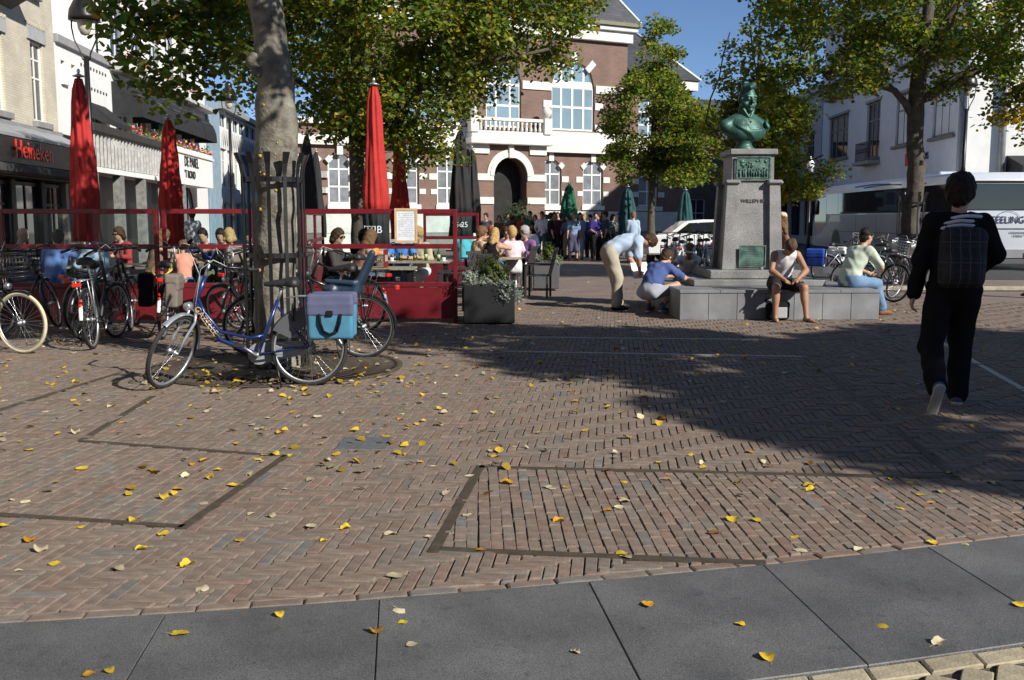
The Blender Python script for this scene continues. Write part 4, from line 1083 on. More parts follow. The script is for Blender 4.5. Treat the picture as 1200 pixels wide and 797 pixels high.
# second lime behind the terrace
tree('lime_tree', 'full lime tree with dense dark crown rising behind the red parasols', (-3.1, 20, 0),
     [(0, 0, -.05), (.02, 0, 1.5), (-.04, 0, 3.0), (.05, 0, 4.6), (0, 0, 8.5)], [.22, .17, .15, .14, .05],
     [([(0, 0, 3.0), (.9, -.4, 3.8), (2.2, -.8, 4.4), (3.8, -1, 4.7)], .09, .03), ([(0, 0, 3.2), (-1, -.5, 4.2), (-1.9, -.6, 4.8)], .08, .03), ([(0, 0, 3.8), (.4, 1.4, 5), (.6, 2.8, 5.4)], .08, .03), ([(0, 0, 4.2), (.3, -1.4, 5.2), (.5, -2.8, 5.6)], .08, .03), ([(0, 0, 3.0), (.7, .5, 3.1), (1.6, .8, 3.2)], .05, .02)],
     [((.35, -.2, 6.2), (4.4, 3.6, 2.9)), ((.5, -.6, 3.6), (2.0, 1.7, .9)), ((2.6, -.5, 5.1), (1.7, 1.5, 1.0)), ((1.5, .2, 2.9), (1.0, .8, .5)), ((-.8, -.3, 3.5), (.9, .8, .7))], 1000, 120, .09, 5, yellow=.05, light=.45, csig=.34)
# free standing lime in the middle
tree('lime_tree', 'free standing young lime tree with pointed crown in front of the town hall wing', (5.0, 35.5, 0),
     [(0, 0, -.05), (0, 0, 2), (.05, 0, 4.5), (0, 0, 8.2)], [.16, .13, .11, .03],
     [([(0, 0, 2.6), (1, -.2, 3.3), (1.9, -.3, 3.7)], .05, .02), ([(0, 0, 2.8), (-.9, -.3, 3.6), (-1.7, -.4, 4)], .05, .02), ([(0, 0, 3.4), (.2, -.9, 4.4), (.3, -1.6, 5)], .05, .02)],
     [((-.1, 0, 5.1), (1.75, 1.7, 2.0)), ((.2, 0, 7.2), (.8, .9, 1.5)), ((1.2, 0, 4.5), (1.5, 1.4, 1.4)), ((-.8, 0, 3.6), (1.1, 1.1, .7)), ((1.2, 0, 3.3), (1.2, 1, .6))], 300, 120, .1, 8, yellow=.03, light=.5, csig=.3)
# thin, pale one behind the bust
tree('lime_tree', 'lighter yellow green lime tree with thin twiggy top behind the bronze bust', (6.85, 28, 0),
     [(0, 0, -.05), (0, 0, 2), (.05, 0, 4), (0, 0, 7)], [.16, .13, .11, .03],
     [([(0, 0, 2.4), (1, -.2, 3), (1.8, -.3, 3.3)], .05, .02), ([(0, 0, 2.8), (-.9, -.3, 3.6), (-1.5, -.4, 4.2), (-.9, -.4, 6.6)], .05, .015), ([(0, 0, 3.4), (-.2, -.9, 4.8), (-.5, -1, 6.9)], .05, .015)],
     [((-.8, -.2, 4.4), (.9, .8, 1.0)), ((.2, 0, 4.3), (1.4, 1.3, 1.0)), ((.9, 0, 3.0), (1.2, 1.1, .9)), ((-.7, -.2, 3.3), (.6, .7, .8)), ((1.5, -.5, 2.6), (.7, .6, .6))], 240, 90, .1, 12, yellow=.07, light=.75, csig=.28,
     extra=[(-.8, -.4, 6.2), (-.5, -.9, 6.6), (-.9, -.5, 5.7), (-.3, -.9, 6.1), (-1.2, -.4, 5.4), (-.1, -.5, 5.6)])
# the right hand lime before the coach
tree('lime_tree', 'broad lime tree with dark leaning trunk and spreading limbs in front of the white coach', (9.5, 23.6, 0),
     [(0, 0, -.05), (.0, 0, 1.2), (.1, 0, 2.6), (.02, 0, 3.4), (.02, 0, 4.8), (.2, 0, 6.5), (.2, 0, 8.5)], [.27, .2, .2, .19, .18, .13, .05],
     [([(.05, 0, 4.3), (.9, -.2, 4.8), (2.0, -.5, 5.2), (3.4, -.6, 5.5)], .13, .04), ([(.0, 0, 3.9), (-.6, -.2, 4.5), (-1.6, -.5, 4.75), (-3.0, -.8, 4.9)], .1, .03), ([(.1, 0, 5.2), (-.5, .3, 5.9), (-1.6, .4, 6.3)], .1, .03),
      ([(.1, 0, 5.4), (.7, -.3, 6.4), (1.6, -.8, 7.2)], .09, .03), ([(.1, 0, 4.9), (.1, -1.2, 5.6), (-.2, -2.4, 5.8)], .08, .03), ([(2.0, -.5, 5.2), (2.4, -.6, 4.6), (2.6, -.7, 3.9), (2.7, -.8, 3.2)], .03, .012)],
     [((.2, 0, 7.0), (4.3, 3.6, 2.0)), ((-2.2, -.4, 5.2), (2.1, 1.6, .95)), ((2.5, -.5, 5.1), (2.1, 1.5, 1.0)), ((-3.0, -.4, 4.5), (1.0, .9, .6)), ((2.4, -.6, 4.2), (1.1, .8, .55)), ((.3, -.5, 4.9), (1.3, 1.0, .5))], 520, 100, .1, 17, yellow=.04, light=.45, csig=.32,
     extra=[(2.6, -.7, 3.5), (2.75, -.8, 3.15), (2.9, -.8, 2.95), (2.5, -.7, 3.8), (3.1, -.8, 3.5), (2.9, -.7, 4.1)])
yb = [(2.0+rnd.gauss(0, .3), -.7+rnd.gauss(0, .2), 3.82+rnd.gauss(0, .12)) for _ in range(260)]
ro = [o for o in bpy.data.objects if o.name.startswith('lime_tree') and abs(o.location.x-9.5) < .01][0]
leaf_cloud('yellowed_spray', yb, .11, leaf_cols(len(yb), 4, .88), ro, seed=44)
# its neighbour outside the frame that throws the shade over the square
tree('lime_tree', 'lime tree beside the square at the right, its shade lying across the paving', (12.4, 2.6, 0),
     [(0, 0, -.05), (0, 0, 2.5), (.1, 0, 4.5), (0, 0, 9)], [.25, .2, .18, .05],
     [([(0, 0, 4), (1.5, 0, 5.2), (3, 0, 6)], .1, .03), ([(0, 0, 4), (-1.2, 1.0, 5.2), (-2.6, 2.6, 6.6)], .1, .03), ([(0, 0, 4.4), (0, 1.2, 5.6), (1.6, 2.2, 6.4)], .1, .03), ([(0, 0, 4.4), (.3, -1.2, 5.6), (.4, -2.2, 6.4)], .1, .03)],
     [((.1, -2.3, 6.9), (2.7, 2.4, 1.2)), ((2.6, -1.6, 7.0), (2.6, 2.4, 1.2)), ((-1.5, .9, 7.0), (2.7, 2.3, 1.2)), ((-3.7, 2.7, 7.0), (2.4, 1.3, .8)), ((1.9, 1.5, 7.0), (2.6, 2.2, 1.3))], 660, 110, .17, 21, csig=.38)
# iron cage and grating round the big trunk
cage = thing('tree_guard', 'black iron tree guard of flat bars round the pale trunk', 'tree guard', nt_base)
for k in range(12):
    t = 2*PI*k/12+.1; c_, s_ = math.cos(t), math.sin(t); mb = MB()
    prof = [(.3, .02), (.3, 1.95), (.315, 2.05), (.36, 2.16)]
    for i in range(3):
        (r0, z0), (r1, z1) = prof[i], prof[i+1]
        w0, w1 = (.018, .018) if i < 1 else ((.018, .026) if i == 1 else (.026, .036)); dpt = .012
        P = lambda r, w, d, z: (c_*(r+d)-s_*w, s_*(r+d)+c_*w, z)
        mb.add([P(r0, -w0, 0, z0), P(r0, w0, 0, z0), P(r0, w0, dpt, z0), P(r0, -w0, dpt, z0), P(r1, -w1, 0, z1), P(r1, w1, 0, z1), P(r1, w1, dpt, z1), P(r1, -w1, dpt, z1)],
               [(0, 1, 2, 3), (7, 6, 5, 4), (0, 4, 5, 1), (1, 5, 6, 2), (2, 6, 7, 3), (3, 7, 4, 0)])
    mb.obj('bar', blackp, cage)
for z in (.35, 1.15, 1.9):
    mb = MB(); n = 28; r0, r1 = .285, .3
    vs = [(r*math.cos(2*PI*k/n), r*math.sin(2*PI*k/n), zz) for zz in (z-.025, z+.025) for r in (r0, r1) for k in range(n)]
    fs = []
    for k in range(n):
        j = (k+1) % n; fs += [(k, j, 2*n+j, 2*n+k), (n+k, 3*n+k, 3*n+j, n+j), (2*n+k, 2*n+j, 3*n+j, 3*n+k), (k, n+k, n+j, j)]
    mb.add(vs, fs); mb.obj('hoop', blackp, cage)
grate = thing('tree_grating', 'round rusty cast iron grating in the paving around the pale trunk', 'tree grating', nt_base)
rust = mat('rusted_cast_iron', (.085, .066, .05), .75, .3, .35, 12, .4, 80)
mb = MB(); mb.lathe([(1.22, 0), (1.28, .002), (1.28, .014), (1.2, .014), (1.2, 0)], 48); mb.obj('rim', rust, grate)
mb = MB(); mb.lathe([(.4, 0), (.46, .002), (.46, .016), (.4, .016)], 32); mb.obj('collar', rust, grate)
mb = MB(); mb.lathe([(.79, 0), (.83, .001), (.83, .015), (.79, .015)], 40); mb.obj('ring', rust, grate)
for rr0, rr1, n in ((.46, .79, 60), (.83, 1.2, 90)):
    for k in range(n):
        t = 2*PI*k/n; mb = MB(); w = .011 if rr0 < .5 else .015
        mb.box(rr0, rr1, -w, w, .001, .013); mb.obj('bar', rust, grate, None, (0, 0, t))
mb = MB(); mb.lathe([(.01, .0006), (1.2, .0006)], 40); mb.obj('soil', bed_m, grate)
# guards on the right hand trees
for (x, y), lab in (((9.52, 23.6), 'black iron bar guard round the leaning trunk before the coach'),):
    g2 = dup(cage, (x, y, 0), 0, lab)
# ---------------------------------------------------------------- bicycles
_wh = {}
def wheel_meshes(tm, rm, spokes=28):
    k = (tm.name, rm.name, spokes)
    if k in _wh: return _wh[k]
    ring = lambda Rr, n=40: [(Rr*math.cos(2*PI*i/n), 0, Rr*math.sin(2*PI*i/n)) for i in range(n)]
    rim = MB().tube(ring(.312), .0125, 6, closed=True).mesh('rim', rm)
    ty = MB().tube(ring(.331), .0195, 8, closed=True).mesh('tyre', tm)
    sp = MB()
    for i in range(spokes):
        a = 2*PI*i/spokes; b = a + (.5 if i % 4 < 2 else -.5); y = .028 if i % 2 else -.028
        sp.tube([(.022*math.cos(b), y, .022*math.sin(b)), (.306*math.cos(a), 0, .306*math.sin(a))], .0017, 3, caps=False)
    spm = sp.mesh('spokes', steel)
    hub = MB(); hub.lathe([(.012, -.06), (.012, -.035), (.03, -.032), (.03, -.026), (.02, -.022), (.02, .022), (.03, .026), (.03, .032), (.012, .035), (.012, .06)], 12, mat=M.Rotation(R(90), 4, 'X'))
    _wh[k] = (rim, ty, spm, hub.mesh('hub', alu)); return _wh[k]
def wheel(name, root, mat4, tm, rm, spokes=28):
    rim, ty, sp, hub = wheel_meshes(tm, rm, spokes)
    w = link(name, rim, root); w.matrix_basis = mat4
    link('tyre', ty, w); tag(link('spokes', sp, w), kind='stuff'); link('hub', hub, w); return w
def guard_arc(mb, c, Rr, a0, a1, w=.028, n=16):
    vs = []
    for i in range(n+1):
        a = a0+(a1-a0)*i/n
        for y, dr in ((-w, -.012), (-w*.5, 0), (w*.5, 0), (w, -.012)): vs.append((c[0]+(Rr+dr)*math.cos(a), y, c[2]+(Rr+dr)*math.sin(a)))
    fs = [(i*4+k, i*4+k+1, i*4+k+5, i*4+k+4) for i in range(n) for k in range(3)]
    return mb.add(vs, fs, 0, True)
red_lens = mat('red_tail_lens', (.6, .03, .015), .25, 0, .05)
white_refl = mat('white_reflector', (.8, .8, .78), .35, 0, .05)
saddle_m = mat('black_saddle', (.02, .02, .021), .5, 0, .2, 20, .2, 120)
grip_m = mat('black_grip', (.02, .02, .02), .7, 0, .2, 30, .3, 160)
def bike(label, loc, heading, fm, lean=0, steer=0, wb=1.18, style='step', tm=None, rm=None, gm_=None, group=None, chaincase=None, skirt=None, carrier=None, reflector=False, basket=None, light=True, ends=None, fork_m=None, name='bicycle', saddle_h=.93, bar_h=1.1, spokes=28):
    tm = tm or rubber; rm = rm or alu; gm_ = gm_ or fm; carrier = carrier or blackp; fork_m = fork_m or fm
    root = thing(name, label, 'bicycle', loc, group=group, rot=(lean, 0, heading))
    H = V((0, 0, .35)); F = V((wb, 0, .35)); B = V((.46, 0, .29)); HT = V((wb-.33, 0, bar_h-.18)); HB = V((wb-.235, 0, .72)); ST = V((.27, 0, .78))
    ax = (HT-HB).normalized()
    SM = M.Translation(HB) @ M.Rotation(steer, 4, ax) @ M.Translation(-HB)
    f = MB()
    if style == 'step':
        f.tube([HB+ax*.05, V((wb-.33, 0, .6)), V((wb-.47, 0, .42)), V((.56, 0, .33)), B], .021, 10)
        f.tube([HB+ax*.1, V((wb-.32, 0, .68)), V((wb-.46, 0, .5)), V((.52, 0, .44)), B.lerp(ST, .36)], .015, 8)
    elif style == 'oma':
        f.tube([HB+ax*.03, V((wb-.36, 0, .52)), V((wb-.5, 0, .4)), B], .017, 8); f.tube([HB+ax*.12, V((wb-.35, 0, .66)), V((wb-.5, 0, .52)), B.lerp(ST, .35)], .014, 8)
    else:
        f.tube([HB+ax*.02, B], .017, 8); f.tube([HT-ax*.03, ST-V((0, 0, .04))], .015, 8)
    f.tube([B, ST], .018, 10); f.tube([HB-ax*.02, HT+ax*.03], .022, 10)
    for y in (-.06, .06):
        f.tube([B+V((0, y*.6, 0)), H+V((.1, y, 0)), H+V((0, y, 0))], .0105, 6); f.tube([ST+V((.0, y*.2, -.06)), H+V((.03, y, .05)), H+V((0, y, 0))], .0095, 6)
    f.obj('frame', fm, root)
    wheel('rear_wheel', root, M.Translation(H) @ M.Rotation(.3, 4, 'Y'), tm, rm, spokes)
    wheel('front_wheel', root, SM @ M.Translation(F) @ M.Rotation(.8, 4, 'Y'), tm, rm, spokes)
    k = MB()
    for y in (-.055, .055): k.tube([HB+V((.01, y*.6, -.03)), HB+V((.04, y, -.12)), F+V((-.07, y, .12)), F+V((0, y, 0))], [.015, .014, .011, .009], 8)
    k.tube([HB+V((.01, -.05, -.03)), HB+V((.012, 0, -.012)), HB+V((.01, .05, -.03))], .016, 8)
    k.xf(SM).obj('fork', fork_m, root)
    k = guard_arc(MB(), F, .372, R(62), R(196)); k.xf(SM).obj('mudguard', gm_, root)
    guard_arc(MB(), H, .372, R(18), R(185)).obj('mudguard', gm_, root)
    c = HT + ax*.17
    k = MB().tube([HT, c], .0135, 8); k.tube([c, c+V((.05, 0, .015))], .016, 8); k.xf(SM).obj('stem', alu, root)
    for_bar = [(-.16, .31, .0), (-.04, .27, .03), (.05, .16, .02), (.055, 0, .01), (.05, -.16, .02), (-.04, -.27, .03), (-.16, -.31, .0)]
    bp = [c+V(p) for p in for_bar]
    MB().tube(bp, .0115, 8).xf(SM).obj('handlebar', blackp if fm is not steel else steel, root)
    for s in (0, -1):
        a = bp[s]; d = (bp[0]-bp[1] if s == 0 else bp[-1]-bp[-2]).normalized()
        gr = MB().tube([a-d*.03, a+d*.1], [.016, .018], 8).xf(SM).obj('grip', grip_m, root)
        if ends: MB().tube([a+d*.1, a+d*.118], .019, 8).xf(SM).obj('grip_end', ends, gr)
    k = MB()                                          # brake lever and cables
    for s in (1, -1): k.tube([c+V((.03, .2*s, .03)), c+V((.03, .25*s, .01)), c+V((-.08, .31*s, -.02))], .006, 5)
    k.xf(SM).obj('brake_levers', blackp, root)
    k = MB(); k.tube([c+V((.04, .2, .04)), c+V((.14, .12, .1)), c+V((.16, .02, -.02)), HB+V((.06, .02, .02))], .0035, 5); k.tube([c+V((.04, -.2, .04)), c+V((.15, -.1, .07)), c+V((.13, .0, -.1)), HB+V((.03, .03, -.02))], .0035, 5)
    tag(k.xf(SM).obj('cables', plain((.55, .56, .58), .4), root), kind='stuff')
    SP = ST + (ST-B).normalized()*(saddle_h-.8)
    MB().tube([ST, SP], .013, 8).obj('seat_post', alu, root)
    sd = sdf_mesh([('cap', V((-.1, .045, 0)), V((-.1, -.045, 0)), .055, .055), ('cap', V((-.08, 0, .0)), V((.15, 0, -.005)), .06, .022), ('sub', 'ell', V((0, 0, -.075)), (.3, .2, .05))], .011, .03)
    sdo = sd_link('saddle', sd, saddle_m, root, SP+V((0, 0, .03)))
    k = MB(); k.tube([SP+V((-.08, .03, .0)), SP+V((0, .02, -.015)), SP+V((.1, .01, .02))], .005, 5); k.tube([SP+V((-.08, -.03, .0)), SP+V((0, -.02, -.015)), SP+V((.1, -.01, .02))], .005, 5); tag(k.obj('saddle_rails', steel, sdo), kind='stuff'); kk = bpy.context; sdo.children[0].location = -(SP+V((0, 0, .03)))
    cr = MB(); cr.lathe([(.018, -.05), (.022, 0), (.018, .05)], 10, mat=M.Translation(B) @ M.Rotation(R(90), 4, 'X')); cr.obj('bottom_bracket', alu, root)
    ca = R(35)
    for s in (1, -1):
        d = V((math.cos(ca)*s, 0, math.sin(ca)*s)); p0 = B+V((0, .07*s, 0)); p1 = p0+d*.165
        cko = MB().tube([p0, p1+V((0, .01*s, 0))], [.013, .01], 6).obj('crank', alu, root)
        MB().bbox(p1.x-.045, p1.x+.045, min(p1.y+.02*s, p1.y+.11*s), max(p1.y+.02*s, p1.y+.11*s), p1.z-.012, p1.z+.012, .005).obj('pedal', grip_m, cko)
    if chaincase:
        poly = [(B.x+.1*math.cos(t), B.z+.1*math.sin(t)) for t in [R(-90)+R(180)*i/8 for i in range(9)]] + [(H.x+.055*math.cos(t), H.z+.055*math.sin(t)) for t in [R(90)+R(180)*i/6 for i in range(7)]]
        MB().prism(poly, -.085, -.055, axis='y').obj('chain_case', chaincase, root)
    else:
        MB().tube([(B.x+.09*math.cos(2*PI*i/20), -.06, B.z+.09*math.sin(2*PI*i/20)) for i in range(20)], .007, 5, closed=True).obj('chainwheel', blackp, root)
    if skirt:
        for y in (-.045, .045):
            poly = [(.355*math.cos(t), .35+.355*math.sin(t)) for t in [R(28)+R(95)*i/12 for i in range(13)]] + [(.02, .56), (.16, .44)]
            MB().prism(poly, y-.003, y+.003, axis='y').obj('skirt_guard', skirt, root)
    k = MB(); z = .8                                  # luggage carrier
    for y in (-.065, .065): k.tube([(.2, y*.6, z+.0), (.08, y, z+.02), (-.3, y, z+.015), (-.34, y*.6, z+.01)], .006, 6); k.tube([(-.16, y, z+.01), (-.02, y*1.05, .38)], .006, 6); k.tube([(.02, y, z), (-.01, y*1.05, .4)], .006, 6)
    for x in (-.28, -.12, .04): k.tube([(x, -.065, z+.015), (x, .065, z+.015)], .005, 5)
    k.obj('carrier', carrier, root)
    MB().bbox(-.4, -.36, -.05, .05, z-.05, z, .008).obj('tail_light', red_lens, root)
    if reflector:
        r_ = guard_arc(MB(), H, .376, R(176), R(150), .022, 6); r_.obj('reflective_strip', white_refl, root)
        for t in (150, 141):
            a = R(t); MB().lathe([(.002, .0), (.022, 0), (.02, .01), (.004, .012)], 10, mat=M.Translation((.378*math.cos(a), 0, .35+.378*math.sin(a))) @ M.Rotation(R(90)-a, 4, 'Y')).obj('red_reflector', red_lens, root)
    if light:
        k = MB(); k.lathe([(.004, -.05), (.035, -.03), (.04, .02), (.036, .03), (.004, .032)], 12, mat=SM @ M.Translation(HB+V((.09, 0, .04))) @ M.Rotation(R(90), 4, 'Y')); k.obj('headlight', alu, root)
    k = MB(); k.tube([(.3, .05, .3), (.26, .14, .16), (.22, .2, .02)], .009, 6); k.tube([(.22, .2, .02), (.26, .22, .012)], .01, 6); k.obj('kickstand', blackp, root)
    if basket:
        bm_, bx, bw, bh = basket; k = MB(); c0 = HB+V((.06, 0, .16))
        W2, L2 = bw/2, bx
        for zz in [bh*i/5 for i in range(6)]:
            e = 1 if zz > 0 else .96
            k.tube([c0+V((0, -W2*e, zz)), c0+V((L2, -W2*e, zz)), c0+V((L2, W2*e, zz)), c0+V((0, W2*e, zz))], .006 if zz < bh*.9 else .01, 4, closed=True)
        for i in range(9):
            y = -W2+2*W2*i/8; k.tube([c0+V((L2, y, 0)), c0+V((L2, y, bh))], .005, 4); k.tube([c0+V((0, y, 0)), c0+V((0, y, bh))], .005, 4); k.tube([c0+V((0, y, 0)), c0+V((L2, y, 0))], .005, 4)
            x = L2*i/8; k.tube([c0+V((x, -W2, 0)), c0+V((x, -W2, bh))], .005, 4); k.tube([c0+V((x, W2, 0)), c0+V((x, W2, bh))], .005, 4)
        tag(k.xf(SM).obj('basket', bm_, root), kind='stuff')
    return root
# ---------------------------------------------------------------- people
skin_a = mat('skin_light', (.5, .3, .21), .55, 0, .07, 12, .08, 90)
skin_b = mat('skin_tanned', (.36, .19, .12), .55, 0, .08, 12, .08, 90)
skin_c = mat('skin_rosy', (.52, .28, .2), .55, 0, .08, 12, .08, 90)
def cloth(col, var=.08): return plain(col, .9, var, .07, 160, 0, .08)
def hairm(col): return mat('hair_%d_%d_%d' % tuple(int(c*999) for c in col), col, .6, 0, .45, 70, .35, 110, .2)
def frame3(up, fwd):
    z = V(up).normalized(); y = V(fwd); x = y.cross(z).normalized(); y = z.cross(x); return np.array([[x[i], y[i], z[i]] for i in range(3)]), x, y, z
def ik(a, b, l1, l2, pole):
    d = b-a; L = min(d.length, (l1+l2)*.995); n = d.normalized(); x = (l1*l1-l2*l2+L*L)/(2*L); h = math.sqrt(max(0, l1*l1-x*x))
    p = V(pole); p = p - n*p.dot(n); p = p.normalized() if p.length > 1e-6 else n.orthogonal()
    return a+n*x+p*h, a+n*L
def hand_prims(w, d, nrm, side, s, curl=.5, res=.012):
    """palm, four bent fingers of unequal length and a thumb from the palm's side"""
    d = V(d).normalized(); nrm = V(nrm); nrm = (nrm-d*nrm.dot(d)).normalized(); x = d.cross(nrm)*side
    RM = np.array([[x[i], nrm[i], d[i]] for i in range(3)])
    pr = [('ell', w+d*.05*s, (.042*s, .018*s, .056*s), RM, {'k': .015})]
    for i, L in enumerate((.072, .082, .076, .058)):
        b0 = w+d*.088*s+x*(.028-.019*i)*s; d1 = (d*math.cos(curl*.6)+nrm*math.sin(curl*.6)); d2 = (d*math.cos(curl*1.7)+nrm*math.sin(curl*1.7))
        m_ = b0+d1*L*.5*s; t = m_+d2*L*.5*s
        pr += [('cap', b0, m_, .0092*s, .0085*s, {'k': .008}), ('cap', m_, t, .0085*s, .007*s, {'k': .006})]
    t0 = w+d*.025*s+x*.034*s; t1 = t0+(d*.6+x*.7+nrm*.25).normalized()*.045*s; t2 = t1+(d*.85+x*.2+nrm*.4).normalized()*.032*s
    pr += [('cap', t0, t1, .0125*s, .0105*s, {'k': .014}), ('cap', t1, t2, .0105*s, .008*s, {'k': .006})]
    return pr
def person(label, loc, rz, pose, dress, H=1.75, res=.02, group=None, sk=None):
    """pose: joints in metres for a 1.75 m figure, x right, y forward, z up, origin on the ground"""
    s = H/1.75; sk = sk or skin_a
    root = thing('person', label, 'person', loc, rz, group)
    g = lambda k, d: V(pose.get(k, d))*s
    P = g('pelvis', (0, 0, .95)); u1 = V(pose.get('spine1', (0, 0, 1))).normalized(); u2 = V(pose.get('spine2', pose.get('spine1', (0, 0, 1)))).normalized()
    f0 = V(pose.get('hipfwd', (0, 1, 0))); f1 = V(pose.get('fwd', (0, 1, 0)))
    R0, x0, y0, z0 = frame3(V(pose.get('hipup', u1*.5+V((0, 0, .5)))), f0); R1, x1, y1, z1 = frame3(u1, f1); R2, x2, y2, z2 = frame3(u2, f1)
    belly = P+u1*.13*s; chest = belly+u1*.06*s+u2*.14*s; neck = chest+u2*.2*s
    hd = V(pose.get('neck', u2)).normalized(); look = V(pose.get('look', f1)); Hup = V(pose.get('headup', hd))
    RH, hx, hy, hz = frame3(Hup, look)
    head = neck+hd*.09*s+hz*.1*s+hy*.015*s
    fem = dress.get('fem', False); bw = .93 if fem else 1.0
    sh = [neck-u2*.055*s+x2*sg*(.175*bw)*s+V(pose.get('shl', (0, 0, 0)))*s for sg in (-1, 1)]
    hp = [P+x0*sg*.09*s-z0*.03*s for sg in (-1, 1)]
    hands = [g('handL', (-.25, .05, .8)), g('handR', (.25, .05, .8))]
    pol = [V(pose.get('poleL', (-.4, -1, 0))), V(pose.get('poleR', (.4, -1, 0)))]
    feet = [g('footL', (-.1, 0, .08)), g('footR', (.1, 0, .08))]
    kp = [V(pose.get('kneeL', (-.1, 1, 0))), V(pose.get('kneeR', (.1, 1, 0)))]
    arms = []; legs = []
    for i in (0, 1):
        e, w = ik(sh[i], hands[i], .29*s, .26*s, pol[i]); arms.append((sh[i], e, w))
        k_, a = ik(hp[i], feet[i], .43*s, .42*s, kp[i]); legs.append((hp[i], k_, a))
    toes = [V(pose.get('toeL', (-.15, 1, 0))).normalized(), V(pose.get('toeR', (.15, 1, 0))).normalized()]
    heel = [V(pose.get('soleL', (0, 0, -1))).normalized(), V(pose.get('soleR', (0, 0, -1))).normalized()]
    E3 = lambda t: tuple(c*s for c in t)
    torso = [('ell', P, E3((.155*bw+.02*fem, .11, .12)), R0, {'k': .08}), ('ell', belly, E3((.138*bw, .102, .15)), R1, {'k': .08}), ('ell', chest, E3((.165*bw, .112, .185)), R2, {'k': .08})]
    torso += [('cap', sh[0]+x2*.03*s, sh[1]-x2*.03*s, .058*s, .058*s, {'k': .05})]
    if fem: torso += [('ell', chest+y2*.09*s-z2*.03*s+x2*q*.07*s, E3((.06, .055, .06)), R2, {'k': .03}) for q in (-1, 1)]
    fl = [('cap', neck-u2*.03*s, head-hz*.06*s, .056*s*bw, .052*s*bw, {'k': .03})]
    hdp = [('ell', head+hz*.02*s, E3((.077, .096, .102)), RH, {'k': .03}), ('ell', head+hy*.028*s-hz*.062*s, E3((.056, .062, .058)), RH, {'k': .04}),
           ('cap', head+hy*.088*s-hz*.0*s, head+hy*.108*s-hz*.034*s, .011*s, .015*s, {'k': .016}), ('cap', head+hy*.08*s+hz*.018*s-hx*.04*s, head+hy*.08*s+hz*.018*s+hx*.04*s, .014*s, .014*s, {'k': .02}),
           ('ell', head+hy*.082*s-hz*.066*s, E3((.026, .014, .012)), RH, {'k': .012}), ('ell', head+hy*.075*s-hz*.105*s, E3((.026, .02, .018)), RH, {'k': .02})]
    for q in (-1, 1):
        hdp += [('sub', 'ell', head+hy*.098*s-hz*.002*s+hx*q*.034*s, E3((.018, .016, .011)), RH, {'k': .02}), ('ell', head+hy*.081*s-hz*.003*s+hx*q*.033*s, E3((.013, .012, .01)), RH, {'k': .006}), ('ell', head-hy*.005*s-hz*.012*s+hx*q*.079*s, E3((.012, .022, .034)), RH, {'k': .008})]
    limb = []
    tk = dress.get('stout', 1.0)
    for i in (0, 1):
        S_, e, w = arms[i]; d = (w-e).normalized()
        limb += [('cap', S_, e, .05*s*bw*tk, .038*s*bw*tk, {'k': .03}), ('cap', e, w, .04*s*bw*tk, .026*s*bw, {'k': .02}), ('ell', e.lerp(w, .28), E3((.043*bw, .04*bw, .09)), frame3(d, x2)[0], {'k': .03})]
        hdir = V(pose.get('hdirL' if i == 0 else 'hdirR', d)); hn = V(pose.get('palmL' if i == 0 else 'palmR', x2*(1 if i == 0 else -1)))
        limb += hand_prims(w, hdir, hn, 1 if i == 1 else -1, s, pose.get('curl', .5))
        h, k_, a = legs[i]
        limb += [('cap', h, k_, .083*s*tk, .055*s, {'k': .05}), ('cap', k_, a, .054*s, .036*s, {'k': .03}), ('ell', k_.lerp(a, .3)-kp[i].normalized()*.018*s, E3((.052, .05, .12)), frame3((k_-a), toes[i])[0], {'k': .04})]
        t = toes[i]; up = -heel[i]
        limb += [('cap', a-t*.03*s-up*.045*s, a+t*.1*s-up*.05*s, .032*s, .03*s, {'k': .03}), ('cap', a+t*.1*s-up*.05*s, a+t*.165*s-up*.06*s, .033*s, .02*s, {'k': .02})]
    sd_link('body', sdf_mesh(torso+fl+hdp+limb, res, .03), sk, root)
    # clothes: the same solids, let out and cut at neck, cuff and hem
    def let(p, t):
        k_ = p[-1] if isinstance(p[-1], dict) else {}
        p = p[:-1] if k_ else p
        return (p[0], p[1], p[2], p[3]+t, p[4]+t, k_) if p[0] == 'cap' else (p[0], p[1], tuple(e+t for e in p[2]), p[3], k_)
    if dress.get('top') is not None:
        t = dress.get('loose', .016)*s; pr = [let(p, t) for p in torso[1:4]] + [let(torso[0], t*.8)] + [let(p, t*.6) for p in torso[4:]]
        hem = dress.get('hem', .1)
        sl = dress.get('sleeve', .75)
        for i in (0, 1):
            S_, e, w = arms[i]
            if sl > 0:
                a1 = S_.lerp(e, min(1, sl)); pr.append(('cap', S_, a1, (.054+.006)*s*tk+t*.5, .05*s*tk+t*.7, {'k': .04}))
            if sl > 1: pr.append(('cap', e, e.lerp(w, sl-1), .046*s*tk+t*.5, .036*s*tk+t*.5, {'k': .02}))
        cuts = [(-z0, -(P-z0*hem*s).dot(z0))]
        pr.append(('sub', 'ell', neck+u2*.055*s+y2*.03*s, E3((.078, .082, .07 if not dress.get('vneck') else .12)), R2, {'k': .02}))
        if sl <= 0:
            for q in (-1, 1): pr.append(('sub', 'ell', sh[(q+1)//2]+x2*q*.03*s, E3((.075, .16, .13)), R2, {'k': .02}))
        o = sd_link(dress.get('topname', 'shirt'), sdf_mesh(pr, res, .03, cuts, .0055*s, 30, len(label)), dress['top'], root)
